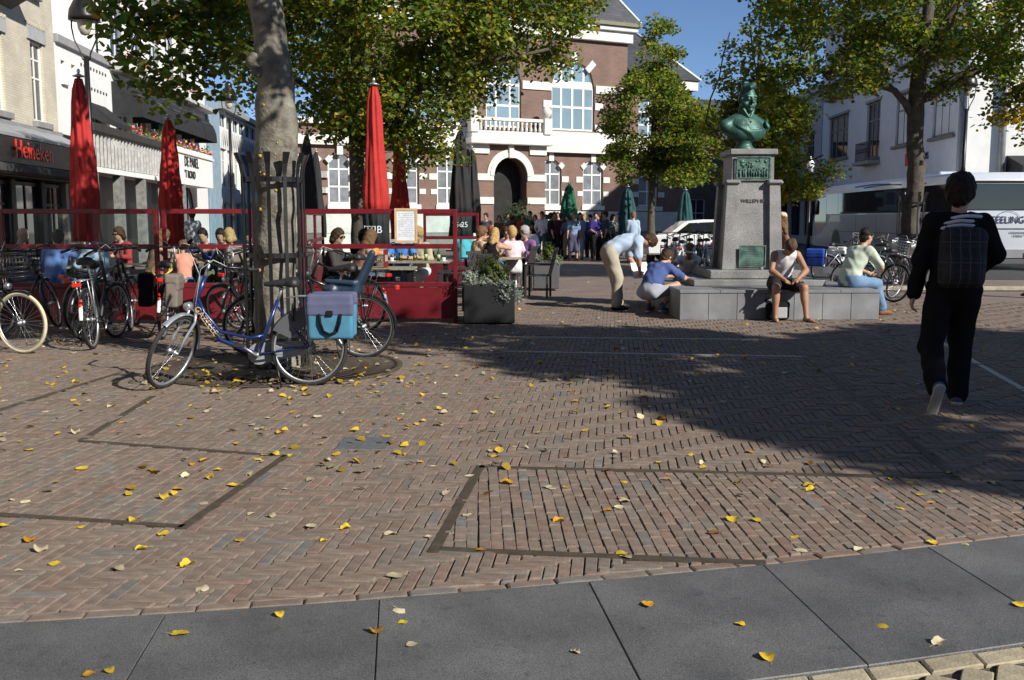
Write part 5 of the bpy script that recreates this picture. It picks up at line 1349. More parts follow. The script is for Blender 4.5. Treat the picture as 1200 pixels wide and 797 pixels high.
    if dress.get('leg') is not None:
        t = dress.get('legloose', .014)*s; ln = dress.get('leglen', 1.9)
        if dress.get('skirt'):
            lo_ = legs[0][1].lerp(legs[1][1], .5)+(legs[0][2]-legs[0][1]+legs[1][2]-legs[1][1])*.5*(ln-1)
            pr = [let(torso[0], t)] + [('cap', hp[i], legs[i][1]+(legs[i][2]-legs[i][1])*(ln-1), .1*s, .12*s, {'k': .1}) for i in (0, 1)]; cuts = []
        else:
            pr = [let(torso[0], t), let(torso[1], t*.3)]
            for i in (0, 1):
                h, k_, a = legs[i]
                pr.append(('cap', h, h.lerp(k_, min(1, ln)), .085*s*tk+t, (.085-.026*min(1, ln))*s+t*1.2, {'k': .04}))
                if ln > 1: pr.append(('cap', k_, k_.lerp(a, ln-1), .06*s+t, .05*s+t, {'k': .03}))
        cuts = [(u1, (P+u1*.13*s).dot(u1))]
        sd_link(dress.get('legname', 'skirt' if dress.get('skirt') else 'trousers'), sdf_mesh(pr, res, .03, cuts, .0055*s, 24, len(label)+3), dress['leg'], root)
    if dress.get('shoe') is not None:
        for i in (0, 1):
            t = toes[i]; up = -heel[i]; a = legs[i][2]
            pr = [('cap', a-t*.035*s-up*.042*s, a+t*.1*s-up*.045*s, .041*s, .04*s, {'k': .03}), ('cap', a+t*.1*s-up*.048*s, a+t*.17*s-up*.055*s, .041*s, .029*s, {'k': .03}), ('cap', a-t*.015*s+up*.02*s, a-t*.02*s-up*.04*s, .044*s, .042*s, {'k': .03})]
            o = sd_link('shoe', sdf_mesh(pr, min(res, .012), .02, [(-up, -(a-up*.081*s).dot(up))]), dress['shoe'], root)
            if dress.get('sole'):
                pr = [('cap', a-t*.04*s-up*.07*s, a+t*.165*s-up*.07*s, .042*s, .04*s)]
                sd_link('sole', sdf_mesh(pr, min(res, .012), .02, [(-up, -(a-up*.084*s).dot(up)), (up, (a-up*.058*s).dot(up))]), dress['sole'], o)
    if dress.get('hair') is not None:
        hl = dress.get('hairlen', 0); th = dress.get('hairth', .012)
        pr = [('ell', head+hz*.03*s-hy*.008*s, tuple(c*s+th*s for c in (.079, .099, .1)), RH), ('ell', head-hy*.045*s-hz*.04*s, tuple(c*s+th*s*.5 for c in (.066, .055, .07)), RH)]
        if hl > 0:
            pr += [('cap', head-hy*.05*s, head-hy*.085*s-hz*hl*s, .075*s, .06*s), ('cap', head-hx*.06*s, head-hx*.085*s-hy*.04*s-hz*hl*.85*s, .04*s, .035*s), ('cap', head+hx*.06*s, head+hx*.085*s-hy*.04*s-hz*hl*.85*s, .04*s, .035*s)]
        if hl < 0: pr += [('ell', head-hy*.115*s+hz*.02*s, E3((.045, .05, .05)), RH)]
        pr += [('sub', 'ell', head+hy*.11*s-hz*.045*s, E3((.07, .085, .09)), RH, {'k': .02})]
        sd_link('hair', sdf_mesh(pr, res*.8, .03, (), .006*s, 60, 2), dress['hair'], root)
    if dress.get('hat') is not None:
        pr = [('ell', head+hz*.055*s-hy*.006*s, E3((.092, .112, .085)), RH), ('ell', head+hz*.03*s+hy*.03*s*dress.get('brim', 1), E3((.1, .15, .012)), RH)]
        sd_link('hat', sdf_mesh(pr, res*.8, .02, [(-hz, -(head+hz*.015*s).dot(hz))]), dress['hat'], root)
    if dress.get('glasses'):
        mb = MB()
        for q in (-1, 1):
            c_ = head+hy*.098*s-hz*.0*s+hx*q*.033*s; mb.lathe([(.002, 0), (.025*s, .0), (.022*s, .008), (.002, .01)], 10, mat=M.Translation(c_) @ M(((hx.x, hz.x, hy.x), (hx.y, hz.y, hy.y), (hx.z, hz.z, hy.z))).to_4x4())
            mb.tube([head+hy*.095*s+hx*q*.05*s, head+hy*.0*s+hx*q*.086*s], .004, 4)
        tag(mb.obj('sunglasses', plain((.01, .01, .012), .15), root), kind='stuff')
    root['_h'] = [float(c) for c in head]
    return root, dict(head=head, neck=neck, sh=sh, arms=arms, legs=legs, R2=R2, x=x2, y=y2, z=z2, P=P, chest=chest, hx=hx, hy=hy, hz=hz)
jeans = cloth((.1, .17, .28)); black_c = cloth((.012, .012, .014), .2); khaki = cloth((.42, .38, .3)); white_c = cloth((.75, .75, .76), .04)
brown_h = hairm((.055, .03, .016)); dark_h = hairm((.015, .011, .009)); blond_h = hairm((.42, .28, .12)); grey_h = hairm((.35, .34, .33)); lbrown_h = hairm((.16, .085, .04))
brownshoe = plain((.12, .06, .03), .6); darkshoe = plain((.02, .02, .022), .5); whiteshoe = plain((.7, .7, .68), .6)

# the young man walking away at the right
teen, J = person('tall young man in black with a plaid backpack walking away through the shade', (3.52, 7.8, 0), R(-12),
    dict(pelvis=(0, .02, .93), spine1=(.02, .05, 1), spine2=(.03, .06, 1), neck=(.02, .12, 1), look=(.55, 1, -.1), headup=(.03, .1, 1), footR=(.1, .16, .085), footL=(-.15, -.3, .2), toeL=(-.12, .5, -.95), soleL=(0, -1, -.5), toeR=(.35, 1, 0),
         handL=(-.3, .06, .77), poleL=(-.8, -1, 0), handR=(.22, .36, 1.02), poleR=(1, -.5, -.2), curl=.7),
    dict(top=black_c, sleeve=2.0, hem=.16, loose=.036, leg=cloth((.014, .014, .016), .2), leglen=2.0, legloose=.026, shoe=plain((.09, .1, .13), .7), sole=plain((.5, .48, .43), .7), hair=dark_h, hairth=.03, topname='jacket'), H=1.83, res=.0095)
plaid = bpy.data.materials.new('dark_plaid'); plaid.use_nodes = True
_t = plaid.node_tree; _b = _t.nodes['Principled BSDF']; _b.inputs['Roughness'].default_value = .85
_tc = _t.nodes.new('ShaderNodeTexCoord'); _acc = None
for axis, sc, col, th in (('X', 11, (.022, .022, .03), .85), ('Z', 7, (.02, .02, .03), .85), ('X', 9, (.08, .08, .11), .985), ('Z', 4, (.05, .05, .07), .992)):
    w = _t.nodes.new('ShaderNodeTexWave'); w.bands_direction = axis; w.inputs['Scale'].default_value = sc*.5; _t.links.new(_tc.outputs['Object'], w.inputs['Vector'])
    gt = _t.nodes.new('ShaderNodeMath'); gt.operation = 'GREATER_THAN'; gt.inputs[1].default_value = th; _t.links.new(w.outputs['Fac'], gt.inputs[0])
    mx = _t.nodes.new('ShaderNodeMix'); mx.data_type = 'RGBA'; _t.links.new(gt.outputs[0], mx.inputs[0]); mx.inputs[7].default_value = col + (1,)
    if _acc is None: mx.inputs[6].default_value = (.012, .012, .016, 1)
    else: _t.links.new(_acc, mx.inputs[6])
    _acc = mx.outputs[2]
_t.links.new(_acc, _b.inputs['Base Color'])
bpk = thing('backpack', 'dark plaid backpack on the back of the young man in black', 'backpack', (3.52, 7.8, 0), R(-12))
c_ = J['chest']-J['y']*.22-J['z']*.12
sd_link('bag_body', sdf_mesh([('box', c_, (.17, .095, .235), J['R2'], .075), ('box', c_-J['y']*.07-J['z']*.08, (.13, .07, .12), J['R2'], .05)], .012, .03, (), .002, 20), plaid, bpk)
for q in (-1, 1):
    a = c_+J['x']*q*.1+J['z']*.2+J['y']*.07
    MB().tube([a, J['sh'][(q+1)//2]-J['x']*q*.06+J['z']*.075, J['chest']+J['x']*q*.12+J['y']*.15+J['z']*.05, J['chest']+J['x']*q*.16+J['y']*.05-J['z']*.18, c_+J['x']*q*.14-J['z']*.15+J['y']*.05], .022, 6).obj('strap', black_c, bpk)
stripe = cloth((.62, .62, .72), .05)
for i, (w0, zz, off) in enumerate(((.15, .245, .03), (.145, .205, -.01), (.15, .17, -.02))):
    pts = [J['chest']-J['y']*(.178-.09*t*t-(zz-.1)*.35)+J['x']*(t*w0+off)+J['z']*(zz-.035-.04*max(0, -t)**1.5) for t in [-1+2*q/8 for q in range(9)]]
    MB().tube(pts, [.006]+[.0145]*7+[.008], 6).obj('stripe', stripe, bpk)

# the group at the monument
bend, _ = person('man in pale blue short sleeved shirt and khaki trousers bending forward', (1.8, 16.55, 0), R(-78),
    dict(pelvis=(0, -.16, .94), hipup=(0, .45, 1), spine1=(0, .8, .62), spine2=(0, 1, .22), neck=(0, 1, .0), headup=(0, .92, -.05), look=(-.1, .1, -1), footL=(-.12, .05, .08), footR=(.12, -.08, .08), handL=(-.06, .33, .66), handR=(.1, .32, .62), poleL=(-.6, -.3, 0), poleR=(.6, -.3, 0)),
    dict(top=cloth((.42, .52, .66), .05), sleeve=.85, hem=.02, loose=.028, leg=khaki, leglen=1.95, legloose=.03, shoe=darkshoe, hair=brown_h, hairth=.014), H=1.82, res=.013, sk=skin_c)
crouch, _ = person('man in blue T-shirt and grey shorts squatting with his back turned, writing on the bench', (2.28, 15.85, 0), R(-42),
    dict(pelvis=(0, -.1, .36), hipup=(0, .5, 1), spine1=(0, .5, 1), spine2=(0, .85, .75), neck=(0, .8, .7), headup=(0, .75, .8), look=(.25, 1, -.7), footL=(-.16, .12, .09), footR=(.17, .02, .12), toeR=(.2, 1, -.3), kneeL=(-.5, 1, .6), kneeR=(.5, 1, .6), handL=(.0, .62, .56), handR=(.22, .62, .55), poleL=(-1, 0, -.6), poleR=(1, -.2, -.6), palmL=(0, 0, -1), palmR=(0, 0, -1)),
    dict(top=cloth((.075, .11, .27), .07), sleeve=.8, hem=.06, loose=.024, leg=cloth((.34, .36, .4)), leglen=.95, legloose=.03, legname='shorts', shoe=plain((.12, .14, .18), .7), sole=whiteshoe, hair=brown_h, hairth=.016), H=1.78, res=.013)
lean_, _ = person('woman in white top with white visor leaning over the back of the stone bench', (3.2, 17.95, 0), R(176),
    dict(pelvis=(0, -.1, .47), hipup=(0, .3, 1), spine1=(0, .5, 1), spine2=(0, .8, .7), neck=(0, .7, .7), headup=(0, .5, .85), look=(.35, 1, -.5), footL=(-.14, .2, .08), footR=(.14, .15, .08), kneeL=(-.4, 1, .5), kneeR=(.4, 1, .5), handL=(.06, .66, .64), handR=(.22, .6, .6), poleL=(-1, -.4, 0), poleR=(1, -.4, 0), palmL=(0, 0, -1), palmR=(0, 0, -1)),
    dict(top=white_c, sleeve=.35, hem=.1, leg=black_c, leglen=1.3, shoe=whiteshoe, hair=lbrown_h, hairlen=-1, hairth=.014, fem=True), H=1.68, res=.014, sk=skin_b)
h_ = lean_['_h']; hv = V(h_)
mb = MB(); mb.lathe([(.098, -.02), (.108, -.02), (.108, .025), (.098, .025)], 20); n_ = 9
for z_ in (0, .006): mb.v += []
ring_ = [(.105*math.cos(t), .105*math.sin(t)) for t in [PI*k/n_ for k in range(n_+1)]]; out_ = [(.11*math.cos(t), .105*math.sin(t)+.085*math.sin(t)**.7) for t in [PI*k/n_ for k in range(n_+1)]]
mb.add([(x, y, -.015) for x, y in ring_]+[(x, y, -.025) for x, y in out_], [(k, k+1, n_+2+k, n_+1+k) for k in range(n_)], 0, True)
mb.xf(M.Translation(hv+V((0, .0, .055))) @ M.Rotation(R(-25), 4, 'X')); mb.obj('visor', white_c, lean_)
SEAT = .45
sit1, J1 = person('man in white sleeveless shirt and dark shorts sitting on the bench, head bowed', (4.1, 14.95, 0), R(183),
    dict(pelvis=(0, -.05, .55), hipup=(0, -.05, 1), spine1=(0, .28, 1), spine2=(0, .62, .8), neck=(.05, .95, .45), headup=(0, .85, .5), look=(.15, .5, -.9), footL=(-.24, .44, .075), footR=(.2, .4, .075), kneeL=(-.35, 1, .6), kneeR=(.25, 1, .6), handL=(-.08, .5, .62), handR=(.1, .5, .6), poleL=(-1, -.2, -.2), poleR=(1, -.2, -.2), toeL=(-.4, 1, 0), toeR=(.15, 1, 0), curl=.9, palmL=(0, .3, 1), palmR=(0, .3, 1)),
    dict(top=cloth((.7, .7, .74), .04), sleeve=0, hem=.0, loose=.014, leg=plain((.015, .015, .017), .8), leglen=.72, legloose=.022, legname='shorts', hair=hairm((.1, .06, .035)), hairth=.008), H=1.8, res=.012, sk=skin_b)
for q in (0, 1):
    a = J1['legs'][q][2]; t = V((-.4, 1, 0)).normalized() if q == 0 else V((.15, 1, 0)).normalized(); mb = MB(); n = t.cross(V((0, 0, 1)))
    c0 = V((a.x, a.y, 0))+t*.07; pts = [(c0+t*.13*math.cos(x)+n*.048*math.sin(x)) for x in [2*PI*i/14 for i in range(14)]]
    mb.prism([(p.x, p.y) for p in pts], .002, .018); fo = mb.obj('flip_flop', brownshoe, sit1)
    MB().tube([c0-t*.01+n*.045+V((0, 0, .02)), c0+t*.05+V((0, 0, .052)), c0-t*.01-n*.045+V((0, 0, .02))], .007, 5).obj('strap', brownshoe, fo)
sit2, _ = person('short haired man in pale green T-shirt and jeans at the right bench end', (5.42, 15.5, 0), R(-62),
    dict(pelvis=(0, -.12, .55), hipup=(0, 0, 1), spine1=(0, .3, 1), spine2=(0, .55, .85), neck=(0, .5, 1), headup=(0, .2, 1), look=(.1, 1, -.15), footL=(-.13, .38, .085), footR=(.16, .42, .085), handL=(-.06, .36, .62), handR=(.14, .36, .64), poleL=(-1, -.3, -.2), poleR=(1, -.3, -.3), curl=.9),
    dict(top=cloth((.5, .56, .45), .05), sleeve=.85, hem=.1, loose=.026, leg=cloth((.16, .26, .4)), leglen=1.93, legloose=.022, shoe=plain((.2, .09, .045), .6), hair=dark_h, hairth=.007), H=1.83, res=.012)
edgep, _ = person('woman in pale pink top and tan shorts with a dark bag at the right edge', (10.35, 19.3, 0), R(20),
    dict(handL=(-.22, .16, .9), handR=(.26, .05, .82), footL=(-.1, .1, .08), footR=(.1, -.1, .08)),
    dict(top=cloth((.68, .5, .52)), sleeve=.9, leg=cloth((.3, .2, .12)), leglen=.9, legname='shorts', shoe=brownshoe, hair=brown_h, hairlen=.15, fem=True), H=1.66, res=.018, sk=skin_b)
behind, _ = person('woman with cream cap and long brown hair standing behind the right side of the pedestal', (5.75, 21.0, 0), R(60),
    dict(handL=(-.1, .3, 1.1), handR=(.2, .25, 1.1)), dict(top=cloth((.03, .035, .09)), sleeve=.8, leg=black_c, shoe=darkshoe, hair=lbrown_h, hairlen=.2, hat=cloth((.65, .55, .38)), fem=True), H=1.62, res=.018, sk=skin_b)
behind2, _ = person('reddish haired child standing beside the woman in the cream cap behind the pedestal', (5.5, 20.0, 0), R(100),
    dict(), dict(top=cloth((.25, .12, .08)), sleeve=.8, leg=jeans, shoe=whiteshoe, hair=lbrown_h, hairlen=.15), H=1.4, res=.018)
# ---------------------------------------------------------------- monument
ped_m = granite('grey_monument_stone', (.215, .212, .208), 120)
ped_d = granite('grey_bench_granite', (.2, .205, .215), 220)
verd = mat('green_bronze', (.05, .128, .1), .5, .35, .3, 5, .1, 40, dirt=(.018, .05, .042))
plaq = mat('green_bronze_plaque', (.11, .19, .16), .65, .3, .3, 8, .4, 50, dirt=(.04, .075, .065))
bench = thing('stone_bench', 'low grey granite bench platform around the monument, people seated on its edge', 'bench', (4.06, 14.83, 0), R(1))
slab_part(bench, 'bench_core', ped_d, (-1.48, 1.48, .03, 2.5, 0, .4))
for k in range(7):
    x0 = -1.52+k*.4343; slab_part(bench, 'front_panel', ped_d, (x0+.003, x0+.431, -.0, .03, .0, .4), b=.003)
for k in range(6):
    slab_part(bench, 'side_panel', ped_d, (-1.52, -1.485, .035+k*.42, .45+k*.42, .0, .4), b=.003); slab_part(bench, 'side_panel', ped_d, (1.485, 1.52, .035+k*.42, .45+k*.42, .0, .4), b=.003)
for i in range(5):
    for j in range(3): slab_part(bench, 'top_slab', ped_d, (-1.53+i*.612+.002, -1.53+(i+1)*.612-.002, -.015+j*.84+.002, -.015+(j+1)*.84-.002, .402, .452), b=.006)
ped = thing('monument_pedestal', 'tapering grey stone pedestal with corner pilasters and green plaques', 'pedestal', (3.94, 16.6, .452))
slab_part(ped, 'step', ped_m, (-1.05, 1.05, -1.0, .68, 0, .1), b=.012); slab_part(ped, 'step', ped_m, (-.74, .74, -.72, .67, .101, .24), b=.015)
def taper(b0, b1, z0, z1, m, name, ox=0, oy=0, ox1=0, oy1=0):
    mb = MB(); vs = [(ox+x*b0[0], oy+y*b0[1], z0) for x, y in ((-1, -1), (1, -1), (1, 1), (-1, 1))] + [(ox1+x*b1[0], oy1+y*b1[1], z1) for x, y in ((-1, -1), (1, -1), (1, 1), (-1, 1))]
    mb.add(vs, [(3, 2, 1, 0), (4, 5, 6, 7), (0, 1, 5, 4), (1, 2, 6, 5), (2, 3, 7, 6), (3, 0, 4, 7)]); return mb.obj(name, m, ped)
taper((.42, .42), (.345, .345), .242, 1.65, ped_m, 'shaft'); taper((.345, .345), (.34, .34), 1.652, 2.1, ped_m, 'upper_block')
for sx in (-1, 1):
    for sy in (-1, 1):
        taper((.105, .105), (.085, .085), .243, 1.62, ped_m, 'pilaster', sx*.39, sy*.39, sx*.345, sy*.345)
        c = MB(); c.bbox(sx*.345-.13, sx*.345+.13, sy*.345-.13, sy*.345+.13, 1.622, 1.7, .03); c.obj('pilaster_cap', ped_m, ped)
slab_part(ped, 'cap_stone', ped_m, (-.39, .39, -.39, .39, 2.102, 2.2), b=.015)
def relief_plaque(x0, x1, z0, z1, y, fig):
    p = slab_part(ped, 'plaque', plaq, (x0, x1, y-.03, y, z0, z1), b=.008)
    fr = MB(); fr.box(x0-.02, x1+.02, y-.045, y-.0305, z0-.02, z0); fr.box(x0-.02, x1+.02, y-.045, y-.0305, z1, z1+.02); fr.box(x0-.02, x0, y-.045, y-.0305, z0, z1); fr.box(x1, x1+.02, y-.045, y-.0305, z0, z1); fr.obj('plaque_rim', plaq, p)
    mb = MB(); q = random.Random(4)
    if fig:
        for k in range(11):
            x = x0+.04+(x1-x0-.08)*k/10+q.uniform(-.01, .01); h = q.uniform(.1, .17); zz = z0+.02
            mb.ell((x, y-.033, zz+h*.45), (.016, .02, h*.42), 8); mb.ell((x+q.uniform(-.008, .008), y-.036, zz+h+.012), (.012, .014, .015), 8)
            if q.random() < .6: mb.tube([(x, y-.035, zz+h*.7), (x+q.uniform(-.04, .04), y-.035, zz+h*q.uniform(.5, 1.2))], .006, 5)
        for k in range(9): x = q.uniform(x0+.05, x1-.05); mb.ell((x, y-.03, z0+.2+q.uniform(0, .1)), (q.uniform(.02, .05), .012, q.uniform(.015, .04)), 8)
    else:
        for k in range(7):
            z = z1-.03-k*(z1-z0-.04)/7; x = x0+.03
            while x < x1-.04: w = q.uniform(.012, .03); mb.box(x, x+w, y-.036, y-.029, z-.014, z); x += w+.008
    tag(mb.obj('relief_figures' if fig else 'raised_inscription', plaq if not fig else verd, p), kind='stuff')
relief_plaque(-.26, .26, 1.72, 2.06, -.345, True); relief_plaque(-.2, .2, .3, .62, -.44, False)
link('lettering', text_mesh('WILLEM III', .083, .004, plain((.13, .13, .125), .8)), ped, (.0, -.37, 1.36), (R(87), 0, 0))
bust = thing('bronze_bust', 'green patinated bronze bust of a uniformed man with draped cloak on the pedestal', 'statue', (3.86, 16.58, 2.652), R(197)); bust.scale = (.86, .86, .86)
mb = MB(); mb.lathe([(.2, 0), (.21, .02), (.16, .07), (.135, .12), (.17, .17), (.18, .19)], 20); mb.obj('socle', verd, bust)
q2 = 2.0
def sc(*p): return tuple(c*q2 for c in p)
RH, hx_, hy_, hz_ = frame3((0, .06, 1), (-.06, 1, -.06)); HC = V(sc(0, .025, .47)); O = V((0, 0, .19)); HC = V(sc(0, .025, .445))
pr = [('ell', V(sc(0, 0, .13))+O, sc(.175, .105, .12)), ('cap', V(sc(-.07, -.01, .2))+O, V(sc(-.205, -.005, .13))+O, .12, .125), ('cap', V(sc(.07, -.01, .2))+O, V(sc(.205, -.005, .13))+O, .12, .125), ('ell', V(sc(0, .0, .15))+O, sc(.14, .09, .08)), ('ell', V(sc(0, .02, .08))+O, sc(.2, .11, .1)),
      ('ell', V(sc(0, .0, .03))+O, sc(.1, .075, .06)), ('cap', V(sc(0, -.01, .2))+O, V(sc(0, .01, .32))+O, .135, .115, {'k': .03}), ('cap', V(sc(0, .0, .22))+O, V(sc(0, .008, .275))+O, .155, .142, {'k': .02})]
H_ = lambda f, u, r=0: HC+O+hy_*f*q2+hz_*u*q2+hx_*r*q2 - V(sc(0, 0, .06))
pr += [('ell', H_(0, .02), sc(.074, .094, .1), RH), ('ell', H_(.03, -.06), sc(.06, .062, .06), RH, {'k': .04}), ('cap', H_(.09, .01), H_(.112, -.03), .02, .032, {'k': .03}), ('cap', H_(.083, .022, -.042), H_(.083, .022, .042), .03, .03, {'k': .03}),
       ('cap', H_(.088, -.056, -.025), H_(.088, -.056, .025), .016, .016, {'k': .015}), ('cap', H_(.09, -.071, -.02), H_(.09, -.071, .02), .014, .014, {'k': .012}), ('ell', H_(.075, -.105), sc(.026, .022, .02), RH, {'k': .03})]
for q in (-1, 1):
    pr += [('sub', 'ell', H_(.1, 0, q*.034), sc(.02, .018, .013), RH, {'k': .03}), ('ell', H_(.082, -.001, q*.033), sc(.014, .013, .011), RH, {'k': .01}), ('ell', H_(0, -.01, q*.076), sc(.012, .024, .034), RH, {'k': .01}),
           ('ell', H_(.045, -.045, q*.055), sc(.018, .03, .02), RH, {'k': .05}), ('cap', H_(.03, -.0, q*.073), H_(.035, -.06, q*.066), .03, .02, {'k': .02})]
rq = random.Random(9)
for k in range(34):                                   # curled hair
    t = rq.uniform(-PI, PI); u = rq.uniform(.2, 1); f = .0+.085*math.cos(t)*u; r_ = .07*math.sin(t)*u; z_ = .06+.07*math.sqrt(max(0, 1-u*u*.8))
    if f > .05 and z_ < .1: continue
    pr.append(('ell', H_(f-.005, z_, r_), sc(.024, .03, .022), RH, {'k': .015}))
for k in range(5): pr.append(('ell', H_(.055+.008*k, .135-.008*k, -.03+.015*k), sc(.025, .028, .025), RH, {'k': .02}))
# collar, plastron and cloak folds
for q in (-1, 1): pr.append(('cap', V(sc(q*.01, .085, .21))+O, V(sc(q*.055, .06, .285))+O, .022, .03, {'k': .01}))
for k in range(4): pr.append(('ell', V(sc(.0, .112-.002*k, .2-.032*k))+O, (.016, .014, .016), None, {'k': .005}))
ELL = [(p[1], p[2]) for p in pr[:6] if p[0] == 'ell']
def front_y(x, z):
    best = .02
    for c, r in ELL:
        q = 1-((x-c[0])/r[0])**2-((z-c[2])/r[2])**2
        if q > 0: best = max(best, c[1]+r[1]*math.sqrt(q))
    return best
for k in range(8):                                    # cloak swept from the right shoulder across the breast
    a0 = V((.36-.035*k, 0, .6-.01*k)); a1 = V((.3-.04*k, 0, .36-.02*k)); a2 = V((.02-.03*k, 0, .27-.018*k)); a3 = V((-.4+.02*k, 0, .42-.035*k)); P0 = None
    for i in range(15):
        t = i/14; p = a0*(1-t)**3+a1*3*t*(1-t)**2+a2*3*t*t*(1-t)+a3*t**3; p.y = front_y(p.x, p.z)+.006
        if P0 is not None: pr.append(('cap', P0, p, .02, .02, {'k': .014}))
        P0 = p
for k in range(10): t = PI*k/9; pr.append(('ell', (-.4+.03*math.sin(k), .05+.12*math.cos(t), .44+.1*math.sin(t)), (.035, .035, .05), None, {'k': .012}))
for k in range(5): pr.append(('cap', V((-.12-.03*k, front_y(-.12-.03*k, .5-.05*k)+.003, .5-.05*k)), V((.1-.02*k, front_y(.1-.02*k, .5-.05*k)+.003, .5-.05*k)), .009, .009, {'k': .006}))
sd_link('figure', sdf_mesh(pr, .011, .05, [((0, 0, -1), -.175)], .0012, 40, 3), verd, bust)

# ---------------------------------------------------------------- terrace
glass = glass_clear('clear_glass')
def fence(label, p0, p1, H=1.66, posts=2, mid=1.12, low=.58, board=True, glassy=True):
    p0 = V(p0); p1 = V(p1); L = (p1-p0).length; root = thing('terrace_screen', label, 'terrace screen', p0, math.atan2((p1-p0).y, (p1-p0).x), 'red framed screens round the terrace')
    n = max(1, posts-1)
    for i in range(n+1): slab_part(root, 'post', redpaint, (L*i/n-.03, L*i/n+.03, -.03, .03, 0, H), b=.005)
    for i in range(n):
        a, b = L*i/n+.032, L*(i+1)/n-.032
        for z, nm in ((H-.035, 'top_rail'), (mid, 'middle_rail'), (low-.02, 'lower_rail')): slab_part(root, nm, redpaint, (a, b, -.025, .025, z-.035, z+.035), b=.005)
        slab_part(root, 'panel', redpaint, (a, b, -.014, .014, .06, low-.06), b=.003)
        for z0, z1 in ((low+.016, mid-.036), (mid+.036, H-.071)):
            if glassy: slab_part(root, 'glass_pane', glass, (a, b, -.004, .004, z0, z1))
    return root
fence('red framed glass screen with menu board facing the square', G(357, 378), G(534, 378))
fence('red framed screen running back beside the pale tree trunk', G(353, 378)+V((-.12, .1, 0)), G(353, 378)+V((-.9, 6.5, 0)), posts=4)
fence('long red framed screen behind the parked bicycles at left', (-9.6, 14.3, 0), (-5.12, 14.2, 0), posts=3)
fence('shaded red framed screen between parasol and tree trunk', (-5.0, 14.2, 0), (-3.75, 14.35, 0), posts=2)
fence('red framed screen set back inside the terrace by the tables', (-1.9, 21.5, 0), (-.75, 21.5, 0), posts=2)
fr_ = thing('menu_board', 'white menu board in a pale wooden frame on the red screen', 'menu board', (-1.54, 14.36, 1.42), R(0))
for q in ((-.165, .165, -.02, .0, -.25, -.215), (-.165, .165, -.02, .0, .215, .25), (-.165, -.135, -.02, .0, -.214, .214), (.135, .165, -.02, .0, -.214, .214)): slab_part(fr_, 'frame', mat('pale_pine', (.6, .42, .22), .6, 0, .15, 12), q)
slab_part(fr_, 'sheet', plain((.75, .77, .8), .5), (-.134, .134, -.012, -.004, -.213, .213))
for k in range(13):
    x = -.11
    while x < .1:
        w = rnd.uniform(.015, .045); 
        if rnd.random() < .8: slab_part(fr_, 'printed_line', plain((.4, .46, .55), .6), (x, min(x+w, .115), -.0135, -.0122, .17-k*.027, .178-k*.027))
        x += w+.012
def parasol(label, loc, zt, zb, r, m, group, trim=None, text=None, seed=0, lean=0):
    root = thing('closed_parasol', label, 'parasol', loc, rnd.uniform(0, 3), group); root.rotation_euler = (lean, 0, root.rotation_euler.z)
    MB().lathe([(.028, 0), (.028, zt+.02)], 10).obj('pole', alu, root)
    MB().bbox(-.3, .3, -.3, .3, 0, .09, .02).obj('base', plain((.12, .12, .12), .8), root)
    q = random.Random(seed); ph = q.uniform(0, 6)
    fn = lambda a, z: 1+.2*math.cos(7*a+ph+z*1.1)*(.6+.4*math.sin(z*2+ph))+.1*math.cos(12*a+z*2.6+ph)+.04*math.sin(z*9+a*3)
    hgt = zt-zb
    prof = [(.05, zt-.03)]+[(r*(.32+.68*min(1, t*1.35)**.8)*(1+.05*math.sin(t*11+ph)), zt-.04-hgt*t) for t in [i/14 for i in range(1, 15)]]
    cut = 11 if trim else 15
    MB().lathe(prof[:cut+1][::-1], 48, fn=fn).obj('canopy', m, root)
    if trim:
        tr = MB().lathe([(r*1.03, z) for r, z in prof[cut:]][::-1], 48, fn=fn).obj('canopy_trim', trim, root)
        if text:
            for k, a in enumerate((-1.95, -1.5, -1.2)): link('lettering', text_mesh(text[k % len(text)], .17, .004, white_c), root, (0, 0, 0), None).matrix_basis = M.Rotation(-root.rotation_euler.z, 4, 'Z') @ M.Rotation(a+PI/2, 4, 'Z') @ M.Translation((0, -r*1.14, zb+.24)) @ M.Rotation(R(90), 4, 'X')
    MB().lathe([(.09, zt), (.1, zt+.012), (.05, zt+.03), (.02, zt+.05)], 14).obj('cap', alu, root)
    MB().ell((0, 0, zt+.085), (.028, .028, .04), 8).obj('finial', alu, root)
    return root
redc = mat('red_parasol_cloth', (.42, .022, .018), .8, 0, .12, 6, .35, 40); blackc = mat('black_parasol_cloth', (.016, .016, .018), .8, 0, .2, 6, .35, 40); greenc = mat('dark_green_parasol_cloth', (.012, .11, .055), .8, 0, .15, 6, .35, 40); tealc = mat('dark_teal_parasol_cloth', (.012, .07, .075), .8, 0, .15, 6, .35, 40)
parasol('tall closed red parasol with black lettered hem behind the glass screen', (-2.27, 16.5, 0), 3.7, 1.1, .2, redc, 'closed red parasols', blackc, ("'TS", 'I', 'B'), 1)
parasol('closed red parasol further back, half hidden behind the tallest red one', (-2.6, 23, 0), 3.7, 1.1, .2, redc, 'closed red parasols', None, None, 2)
parasol('closed red parasol beside the lamp post at the cafe front', (-6.85, 15.9, 0), 3.75, 1.2, .2, redc, 'closed red parasols', None, None, 3)
parasol('closed red parasol with sun flecks before the white balcony', (-7.7, 22.4, 0), 3.75, 1.0, .25, redc, 'closed red parasols', None, None, 4)
parasol('closed black parasol right beside the pale tree trunk', (-5.35, 26, 0), 3.7, 1.0, .24, blackc, 'closed black parasols', None, None, 5)
parasol('smaller looking closed black parasol beyond the tree trunk', (-6.1, 31, 0), 3.6, 1.0, .22, blackc, 'closed black parasols', None, None, 6)
parasol('closed black parasol with pale emblem left of the arched portal', (-1.22, 23.5, 0), 3.6, 1.15, .25, blackc, 'closed black parasols', blackc, ('25', 'e'), 7)
